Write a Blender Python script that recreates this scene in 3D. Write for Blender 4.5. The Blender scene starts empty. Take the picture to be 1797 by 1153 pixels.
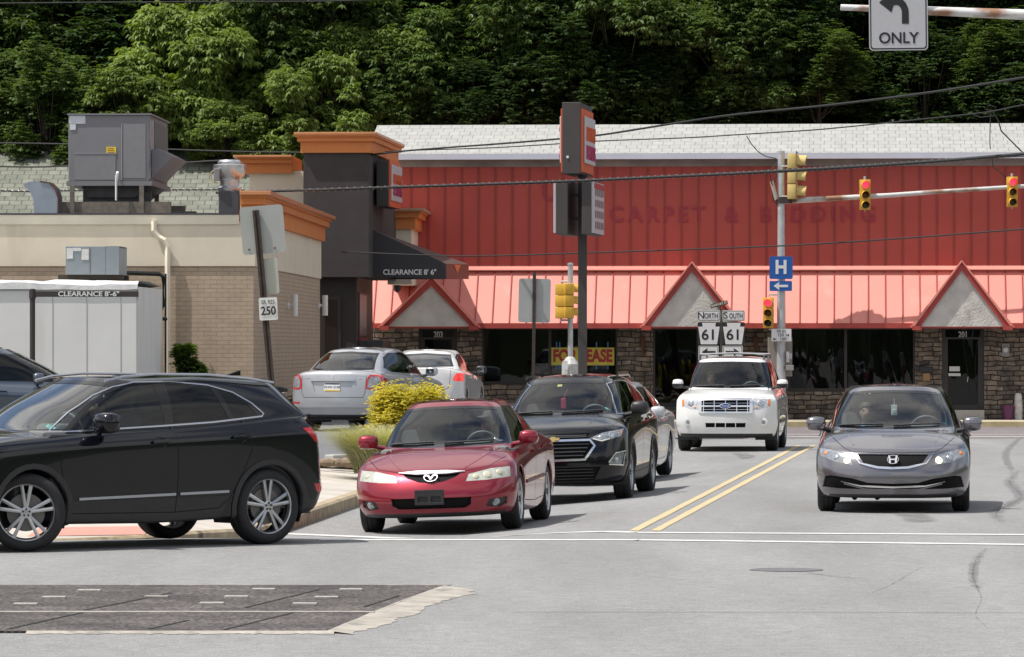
import bpy, bmesh, math, random
import numpy as np
from math import sin, cos, pi, radians as R
from mathutils import Vector, Matrix
from mathutils.bvhtree import BVHTree
sc = bpy.context.scene
COL = sc.collection
# ---------------- camera, sky, sun, exposure ----------------
FPX, HOR, CAMH, CX = 8500.0, 603.0, 1.91, 898.5      # focal length in photo pixels, horizon row, eye height, centre column
cam = bpy.data.cameras.new('camera'); camo = bpy.data.objects.new('camera', cam); COL.objects.link(camo)
camo.location = (0, 0, CAMH); camo.rotation_euler = (R(90), 0, 0)
cam.sensor_width = 36; cam.lens = 36*FPX/1797; cam.shift_y = (HOR-576.5)/1797
cam.clip_start = .5; cam.clip_end = 3000; sc.camera = camo
SUN_EL, SUN_AZ = R(63), R(17)                          # from the left, a little from the viewer's side
sv = Vector((-cos(SUN_EL)*cos(SUN_AZ), -cos(SUN_EL)*sin(SUN_AZ), sin(SUN_EL)))
w = bpy.data.worlds.new('World'); sc.world = w; w.use_nodes = True
nt = w.node_tree; sky = nt.nodes.new('ShaderNodeTexSky'); sky.sky_type = 'NISHITA'; sky.sun_disc = False
sky.sun_elevation = SUN_EL; sky.sun_rotation = math.atan2(sv.x, sv.y); sky.air_density = 1.0; sky.dust_density = 2.5; sky.ozone_density = 1
tcw = nt.nodes.new('ShaderNodeTexCoord'); mpw = nt.nodes.new('ShaderNodeMapping'); mpw.inputs['Scale'].default_value = (1, 1, 2.2); nt.links.new(tcw.outputs['Generated'], mpw.inputs[0])
cn = nt.nodes.new('ShaderNodeTexNoise'); cn.inputs['Scale'].default_value = 2.1; cn.inputs['Detail'].default_value = 7; cn.inputs['Roughness'].default_value = .55; nt.links.new(mpw.outputs[0], cn.inputs['Vector'])
cr_ = nt.nodes.new('ShaderNodeMapRange'); cr_.inputs[1].default_value = .41; cr_.inputs[2].default_value = .57; nt.links.new(cn.outputs['Fac'], cr_.inputs[0])
cm_ = nt.nodes.new('ShaderNodeMix'); cm_.data_type = 'RGBA'; nt.links.new(cr_.outputs[0], cm_.inputs[0]); nt.links.new(sky.outputs[0], cm_.inputs[6]); cm_.inputs[7].default_value = (7.2, 7.1, 7.0, 1)   # white summer clouds
nt.links.new(cm_.outputs[2], nt.nodes['Background'].inputs[0]); nt.nodes['Background'].inputs[1].default_value = .12
sl = bpy.data.lights.new('sun', 'SUN'); sl.energy = 4.4; sl.angle = R(.53); sl.color = (1, .965, .91)
so = bpy.data.objects.new('sun', sl); COL.objects.link(so); so.rotation_euler = sv.to_track_quat('Z', 'Y').to_euler()
sc.view_settings.view_transform = 'Standard'; sc.view_settings.look = 'None'; sc.view_settings.gamma = 1
sc.view_settings.exposure = 0.22
# ---------------- helpers ----------------
def P(px, py, Y): return Vector(((px-CX)*Y/FPX, Y, CAMH-(py-HOR)*Y/FPX))       # photo pixel at a distance -> point
def G(px, py, z=0):                                                            # photo pixel on the level z -> point
    Y = (CAMH-z)*FPX/(py-HOR); return Vector(((px-CX)*Y/FPX, Y, z))
MATS = {}
def mat(name, col=(.5,.5,.5), rough=.5, metal=0, coat=0, var=0, scale=6, bump=0, bscale=None, back=None, emit=None, spec=None, flake=0, dist=0.01, stain=None, sheen=0):
    if name in MATS: return MATS[name]
    m = bpy.data.materials.new(name); m.use_nodes = True; n = m.node_tree.nodes; l = m.node_tree.links
    b = n['Principled BSDF']; c4 = (*col, 1)
    b.inputs['Base Color'].default_value = c4; b.inputs['Roughness'].default_value = rough; b.inputs['Metallic'].default_value = metal
    b.inputs['Coat Weight'].default_value = coat; b.inputs['Coat IOR'].default_value = 1.5 if sum(col) > .05 else 1.34; b.inputs['Coat Roughness'].default_value = .02
    if spec is not None: b.inputs['Specular IOR Level'].default_value = spec
    tc = n.new('ShaderNodeTexCoord')
    if var:
        no = n.new('ShaderNodeTexNoise'); no.inputs['Scale'].default_value = scale; no.inputs['Detail'].default_value = 5
        l.new(tc.outputs['Object'], no.inputs['Vector'])
        mr = n.new('ShaderNodeMapRange'); mr.inputs[1].default_value = .3; mr.inputs[2].default_value = .7
        mr.inputs[3].default_value = 1-var; mr.inputs[4].default_value = 1+var; l.new(no.outputs['Fac'], mr.inputs[0])
        mx = n.new('ShaderNodeVectorMath'); mx.operation = 'SCALE'; mx.inputs[0].default_value = col
        l.new(mr.outputs[0], mx.inputs['Scale']); src = mx.outputs[0]
        if stain:
            n2 = n.new('ShaderNodeTexNoise'); n2.inputs['Scale'].default_value = stain[1]; n2.inputs['Detail'].default_value = 6
            mp = n.new('ShaderNodeMapping'); mp.inputs['Scale'].default_value = stain[3] if len(stain) > 3 else (1,1,1)
            l.new(tc.outputs['Object'], mp.inputs[0]); l.new(mp.outputs[0], n2.inputs['Vector'])
            r2 = n.new('ShaderNodeMapRange'); r2.inputs[1].default_value = stain[2]; r2.inputs[2].default_value = stain[2]+.12; l.new(n2.outputs['Fac'], r2.inputs[0])
            mm = n.new('ShaderNodeMix'); mm.data_type = 'RGBA'; l.new(r2.outputs[0], mm.inputs[0]); l.new(src, mm.inputs[6]); mm.inputs[7].default_value = (*stain[0], 1); src = mm.outputs[2]
        l.new(src, b.inputs['Base Color'])
    if bump:
        nb = n.new('ShaderNodeTexNoise'); nb.inputs['Scale'].default_value = bscale or scale*4; nb.inputs['Detail'].default_value = 6
        l.new(tc.outputs['Object'], nb.inputs['Vector']); bp = n.new('ShaderNodeBump'); bp.inputs['Strength'].default_value = bump; bp.inputs['Distance'].default_value = dist
        l.new(nb.outputs['Fac'], bp.inputs['Height']); l.new(bp.outputs[0], b.inputs['Normal'])
    if emit: b.inputs['Emission Color'].default_value = (*emit[0], 1); b.inputs['Emission Strength'].default_value = emit[1]
    if back:
        g = n.new('ShaderNodeNewGeometry'); d = n.new('ShaderNodeBsdfDiffuse'); d.inputs[0].default_value = (*back, 1)
        ms = n.new('ShaderNodeMixShader'); l.new(g.outputs['Backfacing'], ms.inputs[0]); l.new(b.outputs[0], ms.inputs[1]); l.new(d.outputs[0], ms.inputs[2]); l.new(ms.outputs[0], n['Material Output'].inputs[0])
    MATS[name] = m; return m
def glass(name, tint=(.6,.66,.64), refl=1.0, rough=.0):
    if name in MATS: return MATS[name]
    m = bpy.data.materials.new(name); m.use_nodes = True; n = m.node_tree.nodes; l = m.node_tree.links; n.clear()
    o = n.new('ShaderNodeOutputMaterial'); t = n.new('ShaderNodeBsdfTransparent'); t.inputs[0].default_value = (*tint, 1)
    g = n.new('ShaderNodeBsdfGlossy'); g.inputs['Roughness'].default_value = rough; f = n.new('ShaderNodeFresnel'); f.inputs[0].default_value = 1.5
    mu = n.new('ShaderNodeMath'); mu.operation = 'MULTIPLY'; mu.inputs[1].default_value = refl; mu.use_clamp = True; l.new(f.outputs[0], mu.inputs[0])
    ms = n.new('ShaderNodeMixShader'); l.new(mu.outputs[0], ms.inputs[0]); l.new(t.outputs[0], ms.inputs[1]); l.new(g.outputs[0], ms.inputs[2]); l.new(ms.outputs[0], o.inputs[0])
    MATS[name] = m; return m
def link(name, me, mats=(), parent=None, loc=None, smooth=False):
    for m in (mats if isinstance(mats, (list, tuple)) else [mats]): me.materials.append(m)
    o = bpy.data.objects.new(name, me); COL.objects.link(o)
    if parent: o.parent = parent
    if loc is not None: o.location = loc
    if smooth: me.polygons.foreach_set('use_smooth', [True]*len(me.polygons))
    return o
def tag(o, label=None, cat=None, group=None, kind=None):
    if label: o['label'] = label
    if cat: o['category'] = cat
    if group: o['group'] = group
    if kind: o['kind'] = kind
    return o
def empty(name, loc, rz=0, label=None, cat=None, group=None):
    o = bpy.data.objects.new(name, None); COL.objects.link(o); o.location = loc; o.rotation_euler = (0, 0, rz); o.empty_display_size = .2
    return tag(o, label, cat, group)
def copy_tree(o, parent=None):
    c = o.copy(); COL.objects.link(c)
    if parent: c.parent = parent
    for ch in list(o.children): copy_tree(ch, c)
    return c
class B:
    def __init__(s): s.bm = bmesh.new(); s.m = 0
    def _n(s, n0):
        s.bm.faces.ensure_lookup_table()
        for f in s.bm.faces[n0:]: f.material_index = s.m
    def poly(s, pts, m=None):
        if m is not None: s.m = m
        n0 = len(s.bm.faces); s.bm.faces.new([s.bm.verts.new(p) for p in pts]); s._n(n0); return s
    def box(s, lo, hi, m=None, bev=0, rot=None, seg=2):
        if m is not None: s.m = m
        lo = Vector(lo); hi = Vector(hi); c = (lo+hi)/2; d = hi-lo
        t = bmesh.new(); bmesh.ops.create_cube(t, size=1); bmesh.ops.scale(t, vec=d, verts=t.verts)
        if bev: bmesh.ops.bevel(t, geom=t.edges[:], offset=bev, segments=seg, affect='EDGES', profile=.5, clamp_overlap=True)
        if rot is not None: bmesh.ops.transform(t, matrix=rot.to_4x4(), verts=t.verts)
        bmesh.ops.translate(t, vec=c, verts=t.verts); s.add(t); return s
    def add(s, t):
        mp = {v: s.bm.verts.new(v.co) for v in t.verts}
        for f in t.faces:
            g = s.bm.faces.new([mp[v] for v in f.verts]); g.material_index = s.m
        t.free(); return s
    def tube(s, pts, r, seg=8, m=None, cap=True):
        if m is not None: s.m = m
        pts = [Vector(p) for p in pts]; rs = r if isinstance(r, (list, tuple)) else [r]*len(pts)
        n0 = len(s.bm.faces); rings = []; up = None
        for i, p in enumerate(pts):
            t = (pts[min(i+1, len(pts)-1)]-pts[max(i-1, 0)]).normalized()
            if up is None:
                up = Vector((0,0,1)) if abs(t.z) < .9 else Vector((0,1,0))
            a = t.cross(up).normalized(); b = t.cross(a).normalized(); up = b*-1 if False else up
            rings.append([s.bm.verts.new(p+(a*cos(2*pi*k/seg)+b*sin(2*pi*k/seg))*rs[i]) for k in range(seg)])
        for i in range(len(rings)-1):
            for k in range(seg):
                s.bm.faces.new((rings[i][k], rings[i][(k+1)%seg], rings[i+1][(k+1)%seg], rings[i+1][k]))
        if cap: s.bm.faces.new(rings[0][::-1]); s.bm.faces.new(rings[-1])
        s._n(n0); return s
    def prism(s, pts, ext, m=None):            # planar polygon (3d points) extruded by a vector
        if m is not None: s.m = m
        n0 = len(s.bm.faces); e = Vector(ext)
        a = [s.bm.verts.new(p) for p in pts]; b = [s.bm.verts.new(Vector(p)+e) for p in pts]; n = len(pts)
        s.bm.faces.new(a); s.bm.faces.new(b[::-1])
        for i in range(n): s.bm.faces.new((a[i], b[i], b[(i+1)%n], a[(i+1)%n]))
        s._n(n0); return s
    def lathe(s, prof, seg=24, m=None, axis='z', c=(0,0,0), caps=True):   # profile (r, h)
        if m is not None: s.m = m
        n0 = len(s.bm.faces); rings = []
        for r, h in prof:
            ring = []
            for k in range(seg):
                a = 2*pi*k/seg
                v = {'z': (r*cos(a), r*sin(a), h), 'x': (h, r*cos(a), r*sin(a)), 'y': (r*cos(a), h, r*sin(a))}[axis]
                ring.append(s.bm.verts.new(Vector(v)+Vector(c)))
            rings.append(ring)
        for i in range(len(rings)-1):
            for k in range(seg): s.bm.faces.new((rings[i][k], rings[i][(k+1)%seg], rings[i+1][(k+1)%seg], rings[i+1][k]))
        if caps and prof[0][0] > 0: s.bm.faces.new(rings[0][::-1])
        if caps and prof[-1][0] > 0: s.bm.faces.new(rings[-1])
        s._n(n0); return s
    def xf(s, M): bmesh.ops.transform(s.bm, matrix=M, verts=s.bm.verts); return s
    def build(s, name, mats, parent=None, loc=None, smooth=False, ang=None):
        bmesh.ops.remove_doubles(s.bm, verts=s.bm.verts, dist=1e-5)
        bmesh.ops.recalc_face_normals(s.bm, faces=s.bm.faces)
        me = bpy.data.meshes.new(name); s.bm.to_mesh(me); s.bm.free()
        o = link(name, me, mats, parent, loc, smooth)
        if smooth: me.set_sharp_from_angle(angle=R(ang or 35))
        return o
def text(name, s, size, m, parent=None, loc=(0,0,0), rot=(R(90),0,0), ext=.002, sx=1, align='CENTER', space=1.0, bold=0, parts=None):
    cu = bpy.data.curves.new(name, 'FONT'); cu.body = s; cu.size = size; cu.extrude = ext; cu.align_x = align; cu.align_y = 'CENTER'; cu.space_character = space; cu.offset = bold
    t = bpy.data.objects.new(name, cu); COL.objects.link(t); me = bpy.data.meshes.new_from_object(t); bpy.data.objects.remove(t); bpy.data.curves.remove(cu)
    o = link(name, me, m, parent); o.location = loc; o.rotation_euler = rot; o.scale = (sx, 1, 1); return o
# ---------------- vehicle surfaces ----------------
def catmull(A, n, closed=False, g0=None, g1=None):
    N = len(A)
    if closed: E = np.concatenate([A[-1:], A, A[:2]]); S = N
    else:
        a0 = 2*A[0]-A[1] if g0 is None else g0; a1 = 2*A[-1]-A[-2] if g1 is None else g1
        E = np.concatenate([a0[None], A, a1[None]]); S = N-1
    out = []
    for i in range(S):
        p0, p1, p2, p3 = E[i], E[i+1], E[i+2], E[i+3]
        for k in range(n):
            t = k/n; T = .42
            m1 = (p2-p0)*T; m2 = (p3-p1)*T
            out.append((2*t**3-3*t**2+1)*p1+(t**3-2*t**2+t)*m1+(-2*t**3+3*t**2)*p2+(t**3-t**2)*m2)
    if not closed: out.append(A[-1])
    return np.array(out)
def lerp(a, b, t): return a+(b-a)*t
def car_net(rows, L):
    net = []
    for (df, zf, e, zr, wf, wm, wr, z1, z2, z3, kf, kr) in rows:
        dr = L-e; d4 = df+kf; d8 = dr-kr
        h = [(0, df, zf), (.42*wf, df+.07*kf, zf), (.76*wf, df+.27*kf, lerp(zf, z1, .3)), (.94*wf, df+.60*kf, lerp(zf, z1, .75)), (wf, d4, z1),
             (lerp(wf, wm, .7), lerp(d4, d8, .27), lerp(z1, z2, .6)), (wm, lerp(d4, d8, .5), z2), (lerp(wr, wm, .7), lerp(d4, d8, .73), lerp(z3, z2, .6)),
             (wr, d8, z3), (.94*wr, dr-.60*kr, lerp(zr, z3, .75)), (.76*wr, dr-.27*kr, lerp(zr, z3, .3)), (.42*wr, dr-.07*kr, zr), (0, dr, zr)]
        net.append(h+[(-x, d, z) for (x, d, z) in h[-2:0:-1]])
    return np.array(net, float)
def car_shell(rows, L, nr=6, nc=6):
    net = car_net(rows, L)
    ghost = net[-2].copy(); ghost[:, 0] *= -1; ghost[:, 2] = 2*net[-1][:, 2]-ghost[:, 2]; ghost[:, 1] = 2*net[-1][:,1]-ghost[:,1]
    # crown ghost: mirror image of the last side row
    C = net.shape[1]; ghost = net[-2][[(-j) % C for j in range(C)]]
    D = catmull(net, nr, g1=ghost)
    D = np.transpose(catmull(np.transpose(D, (1, 0, 2)), nc, closed=True), (1, 0, 2))
    return D
class Car:
    def __init__(s, root, rows, L, nr=6, nc=6):
        s.root = root; s.L = L
        D = car_shell(rows, L, nr, nc); nR, nC, _ = D.shape
        D = D.copy(); D[:, :, 1] -= L/2
        bm = bmesh.new(); vs = [[bm.verts.new(D[i, j]) for j in range(nC)] for i in range(nR)]
        iT = nR-1-nr                                   # last real ring: close the crown with strips from side to side
        for i in range(iT):
            for j in range(nC):
                bm.faces.new((vs[i][j], vs[i][(j+1) % nC], vs[i+1][(j+1) % nC], vs[i+1][j]))
        K = 8; H = rows[-1][1]; prev = [vs[iT][0]]*(K+1)
        for j in range(1, nC//2+1):
            a, b_ = vs[iT][j], vs[iT][(nC-j) % nC]
            if j == nC//2: cur = [a]*(K+1)
            else:
                cur = [a]
                for k in range(1, K):
                    u = 2*k/K-1; p = a.co.lerp(b_.co, k/K); p.z += (H-a.co.z)*(1-u*u); cur.append(bm.verts.new(p))
                cur.append(b_)
            for k in range(K):
                q = []
                for v in (prev[k], prev[k+1], cur[k+1], cur[k]):
                    if v not in q: q.append(v)
                if len(q) > 2: bm.faces.new(q)
            prev = cur
        bmesh.ops.delete(bm, geom=[v for v in bm.verts if not v.link_faces], context='VERTS')
        bmesh.ops.recalc_face_normals(bm, faces=bm.faces)
        bm.normal_update()
        if sum(f.normal.z for f in bm.faces if f.calc_center_median().z > 1.2) < 0: bmesh.ops.reverse_faces(bm, faces=bm.faces); bm.normal_update()
        s.nl = bm.verts.layers.float_vector.new('nn'); s.tl = bm.faces.layers.int.new('tg')
        for v in bm.verts: v[s.nl] = v.normal
        s.bvh = BVHTree.FromBMesh(bm); s.bm = bm
    # axis 'f' (x,z seen along y), 's' (y,z seen along x), 't' (x,y)
    def cut(s, outline, axis='f', side=-1, bm=None, remove=True, filt=None, push=0, skirt=0):
        bm = bm or s.bm; tl = bm.faces.layers.int['tg']
        o = [Vector((a, b)) for a, b in outline]; n = len(o)
        ia, ib = {'f': (0, 2), 's': (1, 2), 't': (0, 1)}[axis]
        ax = {'f': 1, 's': 0, 't': 2}[axis]
        lo = (min(p.x for p in o)-.0, min(p.y for p in o)); hi = (max(p.x for p in o), max(p.y for p in o))
        def cand(f):
            c = f.calc_center_median(); nn = f.normal
            if side*nn[ax] < .02 and axis != 't': return False
            if axis == 't' and nn.z*side < .05: return False
            if axis != 't' and side*c[ax] < .15 : return False
            if filt and not filt(c): return False
            xs = [v.co[ia] for v in f.verts]; zs = [v.co[ib] for v in f.verts]
            return max(xs) > lo[0] and min(xs) < hi[0] and max(zs) > lo[1] and min(zs) < hi[1]
        bm.normal_update()
        fs = [f for f in bm.faces if cand(f)]
        if not fs: return None
        fset = set(fs)
        for i in range(n):
            p, q = o[i], o[(i+1) % n]; d = q-p
            if d.length < 1e-5: continue
            no = [0, 0, 0]; no[ia] = -d.y; no[ib] = d.x; co = [0, 0, 0]; co[ia] = p.x; co[ib] = p.y
            # only faces near this edge
            mx = max(p.x, q.x); mn = min(p.x, q.x); my = max(p.y, q.y); mny = min(p.y, q.y)
            loc = [f for f in fset if max(v.co[ia] for v in f.verts) >= mn-1e-4 and min(v.co[ia] for v in f.verts) <= mx+1e-4 and max(v.co[ib] for v in f.verts) >= mny-1e-4 and min(v.co[ib] for v in f.verts) <= my+1e-4]
            if not loc: continue
            geom = list(loc)+list({e for f in loc for e in f.edges})+list({v for f in loc for v in f.verts})
            fset -= set(loc)
            ret = bmesh.ops.bisect_plane(bm, geom=geom, plane_co=co, plane_no=Vector(no).normalized(), dist=1e-5)
            fset |= {g for g in ret['geom'] if isinstance(g, bmesh.types.BMFace) and g.is_valid}
            fset = {f for f in fset if f.is_valid}
        def inside(c):
            x, y = c[ia], c[ib]; r = False; j = n-1
            for i in range(n):
                if (o[i].y > y) != (o[j].y > y) and x < (o[j].x-o[i].x)*(y-o[i].y)/(o[j].y-o[i].y)+o[i].x: r = not r
                j = i
            return r
        for f in bm.faces: f[tl] = 0
        k = 0
        for f in fset:
            if f.is_valid and inside(f.calc_center_median()): f[tl] = 1; k += 1
        if not k: return None
        nb = bm.copy(); t2 = nb.faces.layers.int['tg']
        bmesh.ops.delete(nb, geom=[f for f in nb.faces if not f[t2]], context='FACES')
        if remove: bmesh.ops.delete(bm, geom=[f for f in bm.faces if f[tl]], context='FACES')
        if push:
            nl = nb.verts.layers.float_vector['nn']
            for v in nb.verts: v.co += v[nl]*push
        return nb
    def skirt(s, bm, depth):
        nl = bm.verts.layers.float_vector['nn']
        be = [e for e in bm.edges if e.is_boundary and max(v.co.z for v in e.verts) > .16]
        r = bmesh.ops.extrude_edge_only(bm, edges=be)
        for g in r['geom']:
            if isinstance(g, bmesh.types.BMVert): g.co -= g[nl]*depth
    def put(s, bm, name, m, parent=None, skirt=0, label=None, keep=False):
        if bm is None: print('EMPTY CUT', name, s.root.name); return None
        if skirt: s.skirt(bm, skirt)
        nl = bm.verts.layers.float_vector['nn']
        bmesh.ops.triangulate(bm, faces=[f for f in bm.faces if len(f.verts) > 4])
        nrm = [tuple(Vector(v[nl]).normalized()) for v in bm.verts]
        me = bpy.data.meshes.new(name); bm.to_mesh(me)
        me.polygons.foreach_set('use_smooth', [True]*len(me.polygons))
        me.normals_split_custom_set_from_vertices(nrm)
        if not keep: bm.free()
        o = link(name, me, m, parent or s.root)
        if label: o['label'] = label
        return o
    def hit(s, a, b, axis='f', side=-1):
        if axis == 'f': o, d = Vector((a, side*6, b)), Vector((0, -side, 0))
        elif axis == 's': o, d = Vector((side*6, a, b)), Vector((-side, 0, 0))
        else: o, d = Vector((a, b, 6)), Vector((0, 0, -1))
        p, nn, i, dd = s.bvh.ray_cast(o, d)
        if p is None: return None
        if nn.dot(d) > 0: nn = -nn
        return p, nn
    def strip(s, pts, name, m, axis='f', side=-1, width=.006, off=.0015, th=0, parent=None, step=.04, closed=False, obj=True, B0=None, taper=False):
        pts = [Vector(p) for p in pts]
        if closed: pts.append(pts[0])
        dn = []
        for p, q in zip(pts, pts[1:]):
            k = max(1, int((q-p).length/step))
            dn += [p.lerp(q, i/k) for i in range(k)]
        dn.append(pts[-1])
        hs = [h for h in (s.hit(p.x, p.y, axis, side) for p in dn) if h]
        b = B0 or B(); n0 = len(b.bm.faces); prev = None; N = len(hs)
        for i, (p, nn) in enumerate(hs):
            t = (hs[min(i+1, N-1)][0]-hs[max(i-1, 0)][0])
            if t.length < 1e-6: continue
            t.normalize(); sd = t.cross(nn).normalized()*(width/2)
            if taper: sd = sd*max(.12, min(1, 4*min(i, N-1-i)/max(1, N-1)))
            a0 = p+nn*off-sd; a1 = p+nn*(off+th)-sd; b1 = p+nn*(off+th)+sd; b0 = p+nn*off+sd
            if th: cur = [b.bm.verts.new(x) for x in (a0, a1, b1, b0)]
            else: cur = [b.bm.verts.new(x) for x in (a1, b1)]
            if prev:
                for k in range(len(cur)-1): b.bm.faces.new((prev[k], prev[k+1], cur[k+1], cur[k]))
            elif th: b.bm.faces.new(cur)
            prev = cur
        if th and prev: b.bm.faces.new(prev[::-1])
        b._n(n0)
        if B0: return b
        return b.build(name, m, parent or s.root, smooth=False)
def arc(cx, cz, r, a0=0, a1=360, n=28, rz=None):
    return [(cx+r*cos(R(a0+(a1-a0)*i/n)), cz+(rz or r)*sin(R(a0+(a1-a0)*i/n))) for i in range(n if a1-a0 >= 360 else n+1)]
def mir(pts): return [(-a, b) for a, b in pts]
# ---------------- shared vehicle materials ----------------
rubber = mat('tyre_rubber', (.018,.018,.019), .75, var=.25, scale=30, bump=.2)
chrome = mat('chrome', (.80,.81,.83), .22, 1)
darkpl = mat('dark_plastic', (.022,.022,.024), .45, var=.15, scale=20)
blackgl = mat('gloss_black', (.006,.006,.007), .12)
grillm = mat('grille_mesh', (.004,.004,.0045), .6, bump=.5, bscale=160, spec=.15)
cabin = mat('cabin_fabric', (.085,.088,.095), .85, var=.15, scale=15)
dashm = mat('dash_plastic', (.15,.155,.16), .6)
wglass = glass('windscreen_glass', (.80,.88,.88), 1.15)
sglass = glass('side_glass', (.45,.52,.50), 1.3)
tglass = glass('tinted_glass', (.03,.035,.04), 1.05)
rimm = mat('alloy', (.42,.43,.45), .3, .9)
discm = mat('brake_disc', (.16,.15,.14), .5, .6)
gapm = mat('panel_gap_black', (.004,.004,.004), .9)
redl = mat('tail_lens', (.45,.012,.015), .15, coat=1, var=.2, scale=40)
redlit = mat('lit_tail_lens', (.7,.03,.03), .2, coat=1, emit=((1,.04,.03), .5))
clearl = mat('clear_lens', (.30,.32,.34), .12, coat=1, metal=.4, var=.35, scale=22)
cloudl = mat('clouded_lens', (.42,.43,.38), .35, coat=.6, var=.22, scale=14)
amber = mat('amber_lens', (.75,.22,.02), .25, coat=1)
bulb = mat('lit_bulb', (1,.80,.55), .3, emit=((1,.66,.34), 4.5))
bulbdim = mat('dim_bulb', (1,.85,.6), .3, emit=((1,.72,.40), 1.6))
reflm = mat('lamp_reflector', (.55,.57,.6), .18, .9)
whitepl = mat('white_enamel', (.75,.75,.74), .4, var=.05)
wglass2 = glass('raked_windscreen_glass', (.70,.80,.78), 2.4)
brightl = mat('bright_lens', (.55,.57,.60), .12, coat=1, metal=.3, var=.3, scale=22)
def make_wheel(root, x, y, r, wdt, rimr, spokes, style='five', steer=0, camber=0, side=1, rm=None):
    e = B()
    e.lathe([(rimr*.30, .02), (rimr*.66, .02), (rimr*.66, .045), (.0, .045)], 24, axis='x')
    e.lathe([(rimr*.97, -wdt*.44), (rimr*.93, -wdt*.3), (rimr*.9, wdt*.30), (rimr*.99, wdt*.42)], 32, 1, axis='x', caps=False)
    h = e.build('wheel', [discm, MATS['dark_plastic']], root, (x, y, r), True); h.rotation_euler = (0, 0, steer if side > 0 else steer+pi)
    t = B(); hw = wdt/2
    t.lathe([(rimr*.985, -hw*.86), (rimr+.018, -hw*.97), (rimr+(r-rimr)*.55, -hw), (r-.022, -hw*.9), (r-.004, -hw*.72), (r, -hw*.5), (r, -hw*.28), (r-.008,-hw*.26), (r-.008,-hw*.22),(r, -hw*.2), (r, hw*.2),(r-.008,hw*.22),(r-.008,hw*.26),(r, hw*.28), (r, hw*.5), (r-.004, hw*.72), (r-.022, hw*.9), (rimr+(r-rimr)*.55, hw), (rimr+.018, hw*.97), (rimr*.985, hw*.86)], 44, axis='x', caps=False)
    t.build('tyre', rubber, h, smooth=True, ang=50)
    m = B(); o = wdt*.40
    m.lathe([(rimr*1.0, o+.006), (rimr*.985, o+.012), (rimr*.95, o+.004), (rimr*.925, o-.03), (rimr*.9, o-.07)], 40, axis='x', caps=False)
    m.lathe([(rimr*.22, o-.03), (rimr*.20, o-.004), (rimr*.15, o+.0), (0, o+.002)], 20, axis='x')
    n = spokes
    for k in range(n):
        a = 2*pi*k/n+.31
        subs = [0] if style == 'five' else [-.17, .17]
        for da in subs:
            w0, w1 = (.055, .04) if style == 'five' else (.026, .034)
            c0 = a+da*.9; c1 = a+da
            p0 = Vector((o-.006, rimr*.17*cos(c0), rimr*.17*sin(c0))); p1 = Vector((o-.01, rimr*.94*cos(c1), rimr*.94*sin(c1)))
            tt = (p1-p0).normalized(); sd = tt.cross(Vector((1,0,0))).normalized()
            q = [p0-sd*w0*.5, p0+sd*w0*.5, p1+sd*w1*.5, p1-sd*w1*.5]
            ridge = [(p0+Vector((.008,0,0))), (p1+Vector((.006,0,0)))]
            bk = Vector((-.03, 0, 0)); V = m.bm.verts.new
            a_, b_, c_, d_ = [V(z) for z in q]; r0, r1 = [V(z) for z in ridge]; A_, B_, C_, D_ = [V(z+bk) for z in q]
            for fc in ((a_, r0, r1, d_), (r0, b_, c_, r1), (a_, d_, D_, A_), (b_, B_, C_, c_), (a_, A_, B_, b_, r0), (d_, r1, c_, C_, D_), (A_, D_, C_, B_)): m.bm.faces.new(fc)
        bolt = Vector((o+.0, rimr*.12*cos(a), rimr*.12*sin(a)))
        m.tube([bolt, bolt+Vector((.01,0,0))], .010, 6, 1)
        m.m = 0
    m.build('rim', [rm or rimm, darkpl], h, smooth=True, ang=30)
    return h
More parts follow.
